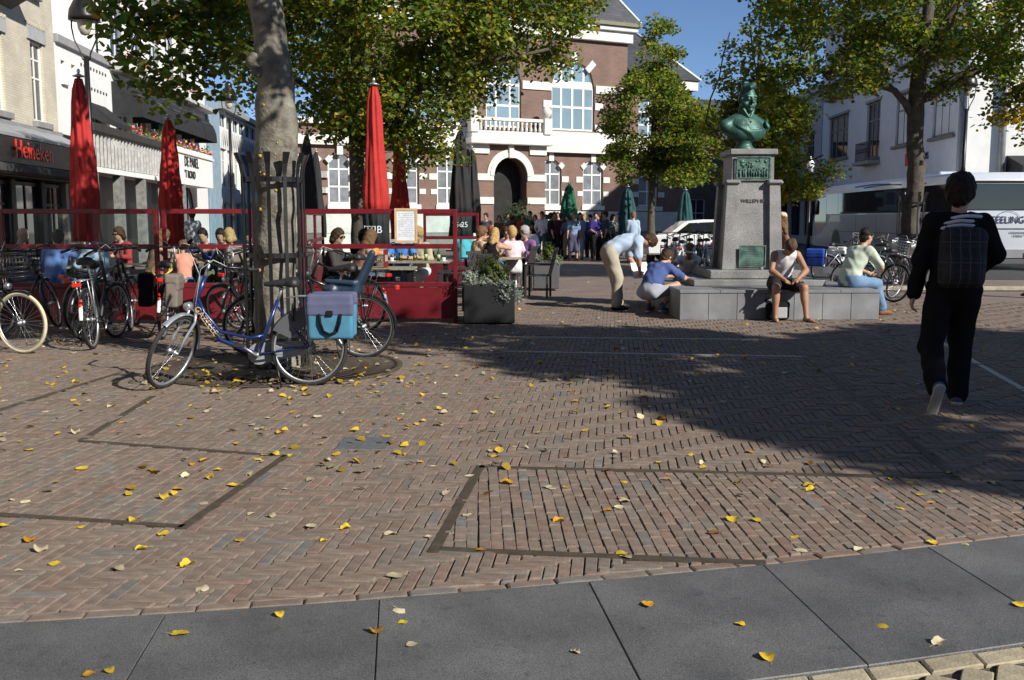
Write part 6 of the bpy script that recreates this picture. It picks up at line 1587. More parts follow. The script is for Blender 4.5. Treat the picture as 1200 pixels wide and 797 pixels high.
parasol('closed black parasol just behind the emblem parasol near the portal', (-1.2, 30, 0), 3.6, 1.15, .24, blackc, 'closed black parasols', None, None, 8)
parasol('closed dark green parasol behind the crowd below the ground floor windows', (2.3, 40, 0), 2.95, 1.0, .34, greenc, 'closed green parasols', None, None, 9)
parasol('closed bluish green parasol left of the slim tree trunk', (4.55, 39, 0), 2.8, .6, .36, tealc, 'closed green parasols', None, None, 10)
parasol('dark green closed parasol right of the slim tree trunk', (7.0, 40, 0), 2.7, .7, .33, tealc, 'closed green parasols', None, None, 11)

chair_w = mat('charcoal_wood', (.035, .033, .032), .55, 0, .3, 14, .15, 70)
def make_chair(label, loc, rz):
    r = thing('terrace_chair', label, 'chair', loc, rz, 'charcoal terrace chairs')
    for k in range(5): slab_part(r, 'seat_slat', chair_w, (-.23, .23, -.22+k*.092, -.138+k*.092, .42, .44), b=.004)
    for k in range(5):
        o = slab_part(r, 'back_slat', chair_w, (-.2+k*.085, -.135+k*.085, -.01, .01, 0, .52), b=.004); o.location = (0, -.235, .42); o.rotation_euler = (R(14), 0, 0)
    o = slab_part(r, 'back_rail', chair_w, (-.23, .23, -.015, .015, .5, .56), b=.004); o.location = (0, -.24, .42); o.rotation_euler = (R(14), 0, 0)
    for sx in (-1, 1):
        for y in (-.22, .2): slab_part(r, 'leg', chair_w, (sx*.24-.02, sx*.24+.02, y-.02, y+.02, 0, .42 if y < 0 else .63), b=.004)
        slab_part(r, 'armrest', chair_w, (sx*.24-.03, sx*.24+.03, -.3, .25, .632, .655), b=.004)
    return r
def make_table(label, loc, rz):
    r = thing('terrace_table', label, 'table', loc, rz, 'wooden terrace tables')
    for k in range(6): slab_part(r, 'table_plank', wood, (-.6, .6, -.36+k*.12, -.246+k*.12, .72, .75), b=.003)
    for sx in (-1, 1):
        for sy in (-1, 1): slab_part(r, 'leg', blackp, (sx*.52-.025, sx*.52+.025, sy*.28-.025, sy*.28+.025, 0, .72))
    return r
T0 = make_table('pale wooden table with drinks just behind the glass screen', (-1.75, 18.2, 0), 0)
tables = [('pale wooden table nearest the glass screen, below the menu board', (-2.15, 15.75, 0), 0), ('wooden table where the blonde woman in black sits', (-.35, 19.8, 0), R(20)), ('shaded table behind the bicycles at left', (-7.0, 16.2, 0), 0), ('table where the boy in coral sits', (-6.1, 18.2, 0), 0),
          ('table set deep in the terrace near the small inner screen', (-1.5, 25, 0), 0), ('wooden table at the back, close to the crowd', (.2, 29, 0), R(10)), ('table in the shade right of the left parasol', (-4.6, 17.3, 0), 0)]
TT = [T0]+[dup(T0, loc, rz, lab) for lab, loc, rz in tables]
C0 = make_chair('charcoal chair with tall slatted back beside the second planter', (.12, 20.6, 0), R(70))
chairs = [('charcoal chair at the near end of the glass screen table', (-1.0, 16.4, 0), R(90)), ('charcoal chair right of the table with drinks', (-.85, 18.0, 0), R(95)), ('charcoal chair behind the big dark planter', (-.35, 17.0, 0), R(-120)), ('charcoal chair with its back to the square beside the planter', (-.75, 15.9, 0), R(60)),
          ('charcoal chair close to the far table end', (.5, 19.2, 0), R(80)), ('empty charcoal chair in front of the portal', (.3, 24, 0), R(20)), ('empty charcoal chair left of the inner screen', (-2.6, 20.8, 0), R(150)), ('charcoal chair at the shaded left table', (-8.0, 17.4, 0), R(180)), ('charcoal chair near the lamp post', (-7.4, 19.2, 0), R(120)), ('empty charcoal chair in the middle aisle', (-.1, 26.5, 0), R(-30))]
CC = [C0]+[dup(C0, loc, rz, lab) for lab, loc, rz in chairs]
# things on the tables
gl_m = glass_clear('drinking_glass')
def glassware(kind, label, loc):
    o = thing(kind, label, 'drink' if kind != 'menu_card' else 'menu', loc, rnd.uniform(0, 3), 'things on the terrace tables')
    if kind == 'drinking_glass':
        MB().lathe([(.028, .0), (.03, .004), (.038, .15), (.036, .15), (.028, .008)], 12).obj('glass', gl_m, o); MB().lathe([(.027, .009), (.034, .1)], 12).obj('drink', plain((.5, .25, .03), .2), o)
    elif kind == 'bottle': MB().lathe([(.03, 0), (.032, .01), (.032, .15), (.012, .21), (.012, .26), (.014, .27)], 12).obj('bottle_body', plain((.05, .12, .04), .1), o); MB().lathe([(.0325, .05), (.0325, .12)], 12).obj('bottle_label', plain((.7, .62, .3), .6), o)
    elif kind == 'coffee_cup': MB().lathe([(.02, 0), (.03, .01), (.04, .07), (.037, .07), (.027, .012)], 12).obj('cup', white_c, o); MB().lathe([(.07, 0), (.075, .008), (.07, .01)], 14).obj('saucer', white_c, o)
    else: MB().bbox(-.09, .09, -.008, .008, 0, .29, .004).obj('menu_cover', plain((.2, .02, .02), .5), o); MB().box(-.06, .06, -.0105, -.009, .1, .2).obj('menu_print', plain((.5, .35, .3), .6), o)
for k, (kind, lab, x, y) in enumerate([('drinking_glass', 'full glass standing left on the table with drinks', -2.05, 18.1), ('drinking_glass', 'full glass standing centre on the table with drinks', -1.8, 18.2), ('bottle', 'green bottle with yellow label on the table with drinks', -1.6, 18.3), ('bottle', 'small bottle at the right end of the table with drinks', -1.35, 18.1),
      ('coffee_cup', 'white cup at the right end of the table with drinks', -1.25, 18.0), ('coffee_cup', 'white cup at the left end of the table with drinks', -2.2, 18.0), ('menu_card', 'dark red menu standing on the table nearest the glass screen', -2.0, 15.6), ('drinking_glass', 'glass in front of the blonde woman in black', -.25, 19.75), ('coffee_cup', 'white cup before the boy in coral', -6.0, 18.0)]):
    glassware(kind, lab, (x, y, .752))
# people at the tables: five seated figures, each copied and dressed differently
def seated(label, loc, rz, hair, top, leg, var, **kw):
    poses = [dict(handL=(-.12, .42, .8), handR=(.14, .4, .8), spine1=(0, .12, 1), spine2=(0, .22, 1), look=(.2, 1, -.1)), dict(handL=(-.1, .36, .82), handR=(.06, .26, 1.06), spine1=(0, .2, 1), spine2=(0, .35, 1), look=(-.4, 1, -.1)), dict(handL=(-.2, .3, .62), handR=(.2, .35, .76), spine1=(0, -.1, 1), spine2=(0, .05, 1), look=(.5, 1, 0))]
    P_ = dict(pelvis=(0, 0, .54), footL=(-.12, .42, .08), footR=(.13, .4, .08), kneeL=(-.1, 1, .8), kneeR=(.1, 1, .8), poleL=(-.8, -.6, -.5), poleR=(.8, -.6, -.5)); P_.update(poses[var])
    return person(label, loc, rz, P_, dict(dict(top=top, leg=leg, hair=hair, sleeve=.8, shoe=darkshoe), **kw), res=.022, group='people sitting on the terrace')[0]
dtop, dleg, dhair = [plain((.31, .3, .29), .85), plain((.29, .31, .3), .85), plain((.3, .29, .31), .85)], jeans, lbrown_h
base_s = {'m0': ('bald man in blue shirt seated beside the blonde woman', (-2.1, 18.95, 0), R(175), None, cloth((.08, .25, .6)), jeans, 0, {}),
          'f0': ('blonde woman in black top with bare arms at the wooden table', (-.45, 19.1, 0), R(-30), blond_h, black_c, black_c, 1, dict(sleeve=0, hairlen=.2, fem=True)),
          'f1': ('blonde woman in white and pink blouse seen from behind', (.05, 20.2, 0), R(20), blond_h, cloth((.68, .55, .6), .25), white_c, 0, dict(sleeve=1.8, hairlen=.0, hairth=.025, fem=True)),
          'm1': ('man with dark hair in blue shirt sitting behind the left bicycles', (-7.25, 15.55, 0), R(0), dark_h, cloth((.12, .2, .45)), jeans, 1, dict(sleeve=1.9)),
          'g0': ('woman with sunglasses sitting behind the glass screen at its left end', (-3.0, 16.2, 0), R(-100), brown_h, cloth((.07, .06, .06)), black_c, 0, dict(sleeve=1.9, hairlen=.1, glasses=True, fem=True))}
SB = {k: seated(*v[:7], **v[7]) for k, v in base_s.items()}
def seat_copy(key, label, loc, rz, hair=None, top=None, leg=None, s=1.0):
    c = dup(SB[key], loc, rz, label); v = base_s[key]
    if hair and v[3]: recolor(c, v[3], hair)
    if top: recolor(c, v[4], top)
    if leg and leg is not v[5]: recolor(c, v[5], leg)
    c.scale = (s, s, s); return c
seat_copy('f1', 'blonde woman with straight hair next to the menu board', (-1.75, 18.95, 0), R(165), None, cloth((.5, .4, .28)))
seat_copy('f0', 'long haired woman with sunglasses on her hair behind the middle rail', (-2.5, 16.0, 0), R(-60), lbrown_h, cloth((.3, .14, .1)))
seat_copy('m1', 'man in dark clothes wearing black cap behind the child seat bicycle', (-2.75, 17.2, 0), R(-120), dark_h, black_c)
seat_copy('f1', 'woman in tan blouse resting her chin on her hand', (-.75, 20.1, 0), R(-60), lbrown_h, cloth((.5, .36, .24)))
seat_copy('f1', 'grey haired woman in purple and pink top at the far table end', (.35, 21.6, 0), R(150), grey_h, cloth((.2, .1, .25)))
seat_copy('m1', 'man in a plum coloured shirt deep in the terrace beyond the blonde', (-.1, 23.2, 0), R(170), brown_h, cloth((.14, .07, .16)))
seat_copy('m0', 'man in turquoise shirt deep in the terrace right of the menu board', (-1.2, 24.4, 0), R(0), None, cloth((.1, .45, .55)))
seat_copy('f0', 'red haired woman far back beside the red flowers', (-.5, 27.5, 0), R(160), hairm((.3, .08, .03)), cloth((.5, .1, .08)))
seat_copy('f1', 'woman in white shirt far back at the table close to the crowd', (.55, 29.6, 0), R(170), brown_h, white_c)
seat_copy('g0', 'woman with sunglasses in pale blue top at the left table', (-6.65, 15.9, 0), R(60), grey_h, cloth((.4, .5, .62)))
seat_copy('f0', 'long haired woman in brown top sitting under the left parasol', (-6.45, 17.6, 0), R(-70), lbrown_h, cloth((.2, .12, .09)))
seat_copy('m1', 'boy in coral and turquoise top at the left terrace table', (-5.8, 17.4, 0), R(20), lbrown_h, cloth((.75, .3, .22)), None, .85)
seat_copy('m1', 'dark haired man in navy beside the boy in coral', (-5.75, 18.9, 0), R(150), dark_h, cloth((.05, .08, .2)))
seat_copy('g0', 'woman with golden hair in the shade behind the handlebars', (-4.75, 16.7, 0), R(30), blond_h, black_c)
seat_copy('m1', 'man with black hair in black jacket left of the tree trunk', (-4.25, 16.9, 0), R(120), dark_h, black_c)
seat_copy('f1', 'grey haired woman in black coat nearest the tree guard', (-3.95, 16.1, 0), R(10), grey_h, black_c)
seat_copy('f1', 'fair haired woman in white blouse seated deep in the shade at the cafe front', (-8.2, 18.6, 0), R(-120), blond_h, white_c)
seat_copy('m0', 'bald man in grey sweater seated beneath the red lettered cafe sign', (-8.9, 17.6, 0), R(-60), None, cloth((.2, .2, .21)))
seat_copy('g0', 'woman with sunglasses in red cardigan near the lamp post', (-7.7, 19.6, 0), R(160), brown_h, cloth((.35, .05, .05)))
seat_copy('f0', 'dark haired woman in olive top between parasol and tree guard', (-5.2, 18.2, 0), R(150), dark_h, cloth((.12, .13, .06)))
# standing crowd in the background: four figures copied
def stand(label, loc, rz, hair, top, leg, pose, **kw):
    return person(label, loc, rz, pose, dict(dict(top=top, leg=leg, hair=hair, sleeve=.85, shoe=darkshoe), **kw), H=kw.pop('H', 1.74), res=.03, group='people standing in front of the town hall')[0]
cA, cB, cC_, cD = plain((.3, .31, .3), .86), plain((.31, .29, .3), .86), plain((.28, .3, .31), .86), plain((.29, .28, .3), .86)
lA, lB, lC, lD = plain((.03, .031, .03), .86), plain((.031, .03, .03), .86), plain((.03, .03, .031), .86), plain((.031, .031, .03), .86)
hA, hB, hC, hD = hairm((.05, .03, .02)), hairm((.06, .035, .02)), hairm((.045, .03, .02)), hairm((.055, .03, .022))
SPEC = [  # px, depth, kind, label, top, leg, hair, facing
 (697, 36.5, 0, 'woman in purple cardigan and black trousers with white shoes at the front of the crowd', (.04, .03, .16), (.015, .015, .016), (.06, .02, .015), -150),
 (679, 37.5, 1, 'woman in blue and white patterned dress standing in the crowd', (.28, .36, .5), (.3, .38, .5), (.05, .03, .02), 170), (672, 36.8, 2, 'woman in blue top and cream skirt with bare legs', (.2, .28, .42), (.1, .1, .16), (.3, .17, .1), -170),
 (665, 38, 0, 'man in grey blue shirt and tan trousers', (.16, .2, .26), (.42, .33, .18), (.05, .03, .02), 160), (657, 38.6, 3, 'person in dark maroon jacket', (.1, .03, .04), (.05, .03, .04), (.1, .06, .03), 20),
 (649, 39.5, 1, 'woman in dark red top behind the tan trousers', (.2, .06, .07), (.02, .02, .02), (.2, .1, .05), 190), (645, 37.5, 2, 'man in black coat facing right near the bushes', (.015, .015, .018), (.02, .02, .022), (.03, .02, .015), -80),
 (635, 38, 0, 'person in bright white T-shirt', (.75, .75, .76), (.08, .12, .2), (.07, .04, .02), 175), (627, 38.5, 1, 'woman in black top beside the white T-shirt', (.015, .015, .016), (.02, .02, .02), (.08, .04, .02), 160),
 (621, 40, 3, 'man in green cap and shirt near the portal bush', (.03, .16, .08), (.05, .06, .05), (.02, .05, .03), 180), (691, 39.5, 3, 'man in blue polo behind the purple cardigan', (.05, .1, .3), (.03, .03, .04), (.03, .02, .015), 150),
 (706, 38, 1, 'woman with long brown hair in teal denim jacket', (.07, .14, .17), (.02, .02, .022), (.15, .07, .03), -170), (709, 37.2, 0, 'man in dark teal shirt with short hair', (.04, .1, .12), (.02, .02, .022), (.06, .03, .02), 100),
 (717, 38.5, 2, 'woman in grey green top', (.14, .17, .16), (.03, .03, .035), (.05, .03, .02), -120), (725, 39, 0, 'man in white shirt right of the denim jacket', (.72, .72, .73), (.06, .06, .08), (.1, .05, .03), 160),
 (741, 35.5, 3, 'broad man in light blue shirt seen from behind', (.35, .46, .6), (.08, .09, .13), (.2, .1, .07), 10), (684, 41, 0, 'man with fair hair standing at the back of the crowd', (.4, .42, .45), (.03, .03, .03), (.35, .22, .1), 170),
 (653, 41.5, 2, 'woman in pink cardigan at the back of the crowd', (.5, .25, .28), (.03, .03, .03), (.1, .06, .03), 190), (640, 41, 3, 'man in navy sweater at the back near the green parasol', (.03, .04, .1), (.03, .03, .03), (.08, .05, .03), 175),
 (700, 41, 3, 'person in brown jacket behind the teal denim jacket', (.12, .07, .04), (.03, .03, .03), (.03, .02, .01), 180), (612, 41, 1, 'woman in red top beside the portal step', (.4, .06, .05), (.03, .03, .03), (.05, .03, .02), 170), (596, 41.5, 0, 'man in grey jacket just inside the portal shade', (.15, .15, .16), (.04, .04, .05), (.05, .03, .02), 180),
 (585, 39, 2, 'woman in brown top left of the portal bush', (.15, .09, .06), (.03, .03, .03), (.12, .06, .03), 185), (570, 38, 3, 'man in dark shirt before the left portal pillar', (.06, .06, .08), (.03, .03, .03), (.04, .03, .02), 175)]
FIG = {}
fposes = [dict(handL=(-.24, .1, .82), handR=(.2, .3, 1.05), look=(.3, 1, -.1)), dict(handL=(-.12, .28, 1.0), handR=(.14, .28, 1.02), look=(-.2, 1, 0)), dict(handL=(-.26, .02, .8), handR=(.27, .05, .8), footL=(-.1, .12, .08), footR=(.1, -.12, .08)), dict(handL=(-.1, .26, 1.1), handR=(.24, .02, .82), look=(.6, 1, 0))]
fcl = [(cA, lA, hA, {}), (cB, lB, hB, dict(hairlen=.18, fem=True)), (cC_, lC, hC, dict(skirt=True, leglen=1.25, hairlen=.08, fem=True, legname='skirt')), (cD, lD, hD, dict(sleeve=1.9))]
for px, d, k, lab, tc_, lc_, hc_, face in SPEC:
    loc = ((px-600)/1150*d, d, 0)
    if k not in FIG:
        FIG[k] = stand(lab, loc, R(face), fcl[k][2], fcl[k][0], fcl[k][1], fposes[k], **fcl[k][3]); o = FIG[k]; src = True
        first = (o, tc_, lc_, hc_); FIG[k, 'c'] = (tc_, lc_, hc_)
    else:
        o = dup(FIG[k], loc, R(face), lab); sz = rnd.uniform(.94, 1.05); o.scale = (sz, sz, sz)
        recolor(o, fcl[k][0], cloth(tc_)); recolor(o, fcl[k][1], cloth(lc_)); recolor(o, fcl[k][2], hairm(hc_))
for k in range(4):
    t_, l_, h_ = FIG[k, 'c']; recolor(FIG[k], fcl[k][0], cloth(t_)); recolor(FIG[k], fcl[k][1], cloth(l_)); recolor(FIG[k], fcl[k][2], hairm(h_))
w_ = dup(FIG[3], (-7.6, 23.5, 0), R(60), 'person in white shirt standing right of the red parasol at left', 'people standing on the terrace'); recolor(w_, fcl[3][0], white_c); recolor(w_, cloth(FIG[3, 'c'][0]), white_c)

# planters
def leafy(name, parent, pts, size, c0, c1, seed, flat=.3):
    r = np.random.default_rng(seed); n = len(pts); t = r.uniform(0, 1, (n, 1)); col = np.array(c0)*(1-t)+np.array(c1)*t
    return leaf_cloud(name, pts, size, col, parent, flat, 'stuff', seed)
def blob_pts(c, r, n, seed, shell=.6):
    g_ = np.random.default_rng(seed); d = g_.normal(size=(n, 3)); d /= np.linalg.norm(d, axis=1)[:, None]; u = g_.uniform(shell, 1, (n, 1))*(.85+.3*np.sin(d[:, :1]*7+d[:, 1:2]*5+d[:, 2:]*6))
    return np.array(c)+d*u*np.array(r)
plm = plain((.022, .022, .024), .6)
pl = thing('planter', 'big black square planter with boxwood and silvery trailing plants beside the red screen', 'planter', (-.33, 14.45, 0))
taper_ = MB(); taper_.bbox(-.37, .37, -.36, .36, .02, .58, .012); taper_.obj('tub', plm, pl); slab_part(pl, 'soil', bed_m, (-.34, .34, -.33, .33, .575, .59))
leafy('boxwood', pl, blob_pts((.02, 0, .76), (.26, .26, .25), 1700, 1), .035, (.03, .05, .012), (.12, .14, .03), 1)
leafy('silver_foliage', pl, np.concatenate([blob_pts((-.3, -.2, .68), (.15, .15, .14), 420, 2), blob_pts((.22, -.36, .5), (.16, .1, .2), 320, 3), blob_pts((-.1, -.3, .62), (.2, .1, .1), 260, 4), blob_pts((.42, -.2, .42), (.1, .14, .16), 220, 7)]), .03, (.22, .26, .2), (.42, .46, .4), 2)
pl2 = thing('planter', 'smaller grey square planter with clipped bush and trailing plants beside the empty chair', 'planter', (.75, 21.6, 0))
MB().bbox(-.28, .28, -.28, .28, .02, .58, .012).obj('tub', plain((.1, .1, .105), .6), pl2); slab_part(pl2, 'soil', bed_m, (-.25, .25, -.25, .25, .575, .59))
leafy('boxwood', pl2, blob_pts((.05, 0, .8), (.18, .18, .22), 700, 5), .04, (.04, .07, .012), (.14, .17, .03), 5)
leafy('silver_foliage', pl2, np.concatenate([blob_pts((.2, -.15, .62), (.18, .16, .16), 420, 6), blob_pts((-.2, -.1, .66), (.16, .14, .1), 300, 8)]), .035, (.15, .2, .1), (.34, .38, .28), 6)
ob = thing('tub_shrub', 'round olive shrub in a tub in front of the arched portal', 'shrub', (.2, 41.8, 0))
MB().lathe([(.28, 0), (.36, .5), (.33, .5), (.26, .05)], 14).obj('tub', plm, ob); MB().tube([(0, 0, .3), (0, 0, 1.2)], .05, 6).obj('stem', bark_d, ob)
leafy('foliage', ob, blob_pts((0, 0, 1.55), (.85, .8, .75), 2400, 9, .35), .085, (.05, .075, .035), (.15, .18, .1), 9)
for x, y, lab in ((-1.9, 41.5, 'tub of red geraniums left of the portal shrub'), (1.75, 42.5, 'tub of red and orange flowers right of the portal shrub')):
    t = thing('flower_tub', lab, 'flower tub', (x, y, 0)); MB().lathe([(.25, 0), (.36, .55), (.33, .55), (.22, .05)], 14).obj('tub', plm, t)
    MB().tube([(0, 0, .5), (0, 0, 1.2)], .03, 6).obj('stem', bark_d, t); leafy('foliage', t, blob_pts((0, 0, 1.3), (.55, .5, .4), 700, 11, .4), .08, (.05, .09, .02), (.12, .16, .04), 11)
    leafy('blossoms', t, blob_pts((0, 0, 1.36), (.58, .52, .42), 380, 12, .8), .08, (.5, .04, .02), (.75, .2, .06), 12)
# lamps
def lamp(label, loc, zp, s=1.0):
    r = thing('street_lamp', label, 'street lamp', loc, 0, 'old fashioned lamp posts')
    MB().lathe([(.15, 0), (.15, .12), (.11, .2), (.1, .9), (.12, .95), (.085, 1.05), (.06, 1.5), (.06, 1.58), (.075, 1.6), (.055, 1.66), (.052, zp*.62), (.07, zp*.63), (.05, zp*.65), (.045, zp)], 14).obj('pole', blackp, r)
    for sx in (-1, 1): MB().tube([(0, 0, zp-.1), (sx*.07*s, 0, zp-.04), (sx*.075*s, 0, zp+.04), (sx*.2*s, 0, zp+.3), (sx*.235*s, 0, zp+.5), (sx*.23*s, 0, zp+.68)], .014, 6).obj('bracket', blackp, r)
    MB().lathe([(.27*s, zp+.62), (.27*s, zp+.68), (.25*s, zp+.8), (.17*s, zp+.96), (.12*s, zp+1.0), (.12*s, zp+1.1), (.09*s, zp+1.16), (.02, zp+1.2)], 20).obj('hood', blackp, r)
    MB().lathe([(.01, zp+.36), (.07*s, zp+.38), (.115*s, zp+.48), (.13*s, zp+.62), (.12*s, zp+.66)], 16).obj('globe', mat('opal_glass', (.55, .52, .42), .25, 0, .05), r)
    return r
lamp('black lamp post with domed hood beside the red parasol at the cafe', (-7.6, 18, 0), 4.4)
lamp('black lamp post seen between blue panels and pale tree trunk', (-8.75, 31, 0), 4.55, .95)
lamp('black lamp post close to the rear corner of the white coach', (13.15, 29.0, 0), 4.7)
lp = thing('slim_lamp', 'slim black lamp post with white glass head in front of the coach windscreen', 'street lamp', (12.0, 40, 0))
MB().lathe([(.09, 0), (.09, .8), (.06, .85), (.05, 3.4)], 10).obj('pole', blackp, lp); MB().lathe([(.1, 3.4), (.16, 3.75), (.05, 3.95), (.02, 4.05)], 10).obj('lantern', mat('white_lamp_glass', (.8, .8, .78), .3, 0, .03), lp)
# ---------------------------------------------------------------- bicycles where they stand
bluef = mat('metallic_blue_enamel', (.016, .036, .15), .25, .35, .12, 10, .03, 120, coat=.6); silverf = mat('silver_grey_enamel', (.38, .42, .46), .3, .5, .1, 10, .03, 120)
blackf = mat('black_enamel', (.012, .012, .013), .28, 0, .2, 10, .03, 120, coat=.4); greyplastic = mat('grey_plastic', (.28, .3, .33), .5, 0, .1, 8, .1, 90); darkplastic = mat('charcoal_plastic', (.05, .052, .058), .5, 0, .15, 8, .1, 90)
creamt = mat('cream_tyre', (.62, .55, .36), .7, 0, .12, 20, .2, 120); cork = mat('tan_grip_end', (.5, .25, .1), .6, 0, .15)
tan_l = plain((.4, .25, .12), .6)
pb = G(363, 452); bl = bike('metallic blue step through city bicycle with silver front fork, front wheel turned', (pb.x, pb.y, 0), R(183.5), bluef, R(1.5), R(72), 1.25, 'step', None, alu, darkplastic, None, greyplastic, mat('smoke_skirt_guard', (.1, .105, .115), .4, 0, .1), alu, False, None, True, cork, silverf, saddle_h=.93, bar_h=1.15)
[o for o in bl.children if o.name.startswith('mudguard')][0].data.materials[0] = silverf
gold = plain((.6, .42, .12), .4)
tm_ = link('frame_lettering', text_mesh('GAZELLE', .075, .002, gold), bl); 
HBp = V((1.25-.235, 0, .72)); p0 = V((1.25-.33, 0, .6)); p1 = V((1.25-.235-.02, 0, .77)); d_ = (V((1.25-.47, 0, .42))-V((1.25-.33, 0, .62))).normalized()
mid_ = V((1.25-.345, .0275, .6))+V((0, 0, 0)); nrm_ = V((0, 1, 0)); up_ = nrm_.cross(d_)
tm_.matrix_basis = M.Translation(mid_) @ M(((d_.x, up_.x, nrm_.x), (d_.y, up_.y, nrm_.y), (d_.z, up_.z, nrm_.z))).to_4x4()
lck = MB(); lck.tube([(.13+.0*math.cos(t), .075*math.cos(t)*1.0, .66+.085*math.sin(t)) for t in [PI*(-.25)+PI*1.5*k/12 for k in range(13)]], .012, 6); lck.obj('ring_lock', blackp, bl)
def pannier(label, bikeroot, y, m_low, m_top, straps=None, x0=-.42, x1=-.02, z0=.45, z1=.84, group=None, name='pannier_bag'):
    o = thing(name, label, 'bag', (0, 0, 0), 0, group); o.matrix_basis = bikeroot.matrix_basis.copy()
    sg = 1 if y > 0 else -1; yc = y+sg*.075; cx_ = (x0+x1)/2
    sd_link('bag_body', sdf_mesh([('box', V((cx_, yc, (z0+z1)/2-.04)), ((x1-x0)/2, .078, (z1-z0)/2-.03), None, .03)], .011, .02, (), .003, 17, 1), m_low, o)
    sd_link('flap', sdf_mesh([('box', V((cx_, yc, z1-.05)), ((x1-x0)/2+.008, .086, .06), None, .03), ('box', V((cx_, yc+sg*.055, z1-.13)), ((x1-x0)/2+.006, .032, .06), None, .02)], .011, .02, (), .003, 15, 2), m_top, o)
    if straps:
        for q in (-.1, .09):
            mb = MB(); mb.tube([(cx_+q, yc+sg*.09, z1-.17), (cx_+q*.9, yc+sg*.1, (z0+z1)/2-.05), (cx_+q*.6, yc+sg*.095, z0+.06)], .013, 6); mb.obj('strap', straps, o)
        MB().tube([(cx_-.06, yc+sg*.095, z0+.065), (cx_, yc+sg*.1, z0+.04), (cx_+.055, yc+sg*.095, z0+.065)], .013, 6).obj('strap', straps, o)
        MB().bbox(cx_-.03, cx_+.03, min(yc+sg*.085, yc+sg*.1), max(yc+sg*.085, yc+sg*.1), z1-.19, z1-.14, .005).obj('buckle', blackp, o)
    return o
lowb = cloth((.075, .22, .33), .12); topb = cloth((.11, .12, .2), .08)
pannier('two tone bag, sky blue below a slate flap, hanging from the blue bicycle', bl, .08, lowb, topb, black_c)
pannier('far bag of the blue pair, on the tree side of the carrier', bl, -.08, lowb, topb)
b2 = bike('black bicycle with child seat standing behind the blue one', (-1.62, 10.65, 0), R(176), blackf, R(-2), R(12), 1.2, 'diamond', None, alu, blackf, None, blackf, None, blackp, False, None, True, None, bar_h=1.2, saddle_h=.98)
cs = mat('petrol_child_seat', (.025, .05, .085), .4, 0, .1, 6, .05); orange = plain((.75, .3, .06), .6)
X0, Z0 = .18, .76
sd_link('child_seat', sdf_mesh([('box', V((X0+.03, 0, Z0)), (.2, .155, .07), None, .06), ('box', V((X0-.22, 0, Z0+.2)), (.035, .14, .25), frame3((-.5, 0, 1), (0, 1, 0))[0], .03), ('cap', V((X0-.12, .15, Z0+.08)), V((X0+.17, .15, Z0+.1)), .03, .025), ('cap', V((X0-.12, -.15, Z0+.08)), V((X0+.17, -.15, Z0+.1)), .03, .025), ('cap', V((X0+.12, .14, Z0)), V((X0+.1, .2, Z0-.4)), .05, .035), ('cap', V((X0+.12, -.14, Z0)), V((X0+.1, -.2, Z0-.4)), .05, .035),
   ('sub', 'ell', V((X0+.05, 0, Z0+.12)), (.17, .12, .1)), ('sub', 'ell', V((X0-.08, 0, Z0+.3)), (.07, .12, .2))], .012, .04), cs, b2)
sd_link('seat_pad', sdf_mesh([('box', V((X0+.04, 0, Z0+.06)), (.13, .1, .02), None, .015)], .012, .01), orange, b2)
sd_link('head_pad', sdf_mesh([('box', V((X0-.33, 0, Z0+.4)), (.03, .09, .04), None, .02)], .012, .01), orange, b2)
b3 = bike('black bicycle with white rear reflector leaning by the red screen', (-2.0, 13.2, 0), R(152), blackf, R(4), R(-20), 1.15, 'diamond', None, alu, blackf, None, None, None, blackp, True, None, True, None, bar_h=1.12, saddle_h=1.0)
b4 = bike('black bicycle with cream tyres and black front basket at the left edge', (-6.72, 11.1, 0), R(-3), blackf, R(-3), R(-14), 1.18, 'oma', creamt, alu, blackf, None, blackf, None, blackp, False, (blackp, .32, .42, .27), True, None, bar_h=1.18)
b5 = bike('dark grey bicycle seen from behind with red lamp and white reflective mudguard', (-4.9, 11.4, 0), R(99), darkplastic, R(-4), R(-16), 1.16, 'diamond', None, alu, blackf, None, None, None, alu, True, None, True, None, bar_h=1.15, saddle_h=1.02)
b6 = bike('black bicycle with taupe bags and yellow straps by the shaded screen', (-4.42, 12.35, 0), R(100), blackf, R(3), R(10), 1.14, 'oma', None, alu, blackf, None, None, None, blackp, True, None, True, None, bar_h=1.15)
taupe = cloth((.2, .17, .145)); pannier('taupe bag hanging right of the bicycle with yellow straps', b6, -.08, taupe, taupe, None); pannier('black bag hanging left of the bicycle with yellow straps', b6, .08, black_c, black_c, None)
yel = plain((.6, .48, .06), .6)
for s_ in (-1, 1): MB().tube([(-.3, .06*s_, .83), (-.25, .13*s_, .9), (-.12, .1*s_, .96)], .014, 5).obj('luggage_strap', yel, b6)
b7 = bike('black bicycle with red tail lamp between taupe bags and tree guard', (-3.25, 12.5, 0), R(112), blackf, R(-3), R(22), 1.14, 'diamond', None, alu, blackf, None, blackf, None, blackp, False, None, True, None, bar_h=1.12)
b8 = dup(b7, (-5.75, 13.0, 0), R(75), 'black bicycle tucked close to the long red screen'); b8.rotation_euler = (R(5), 0, R(75))
b9 = dup(b5, (-8.1, 12.9, 0), R(60), 'dark grey bicycle behind the cream tyred one'); b9.rotation_euler = (R(-4), 0, R(60))
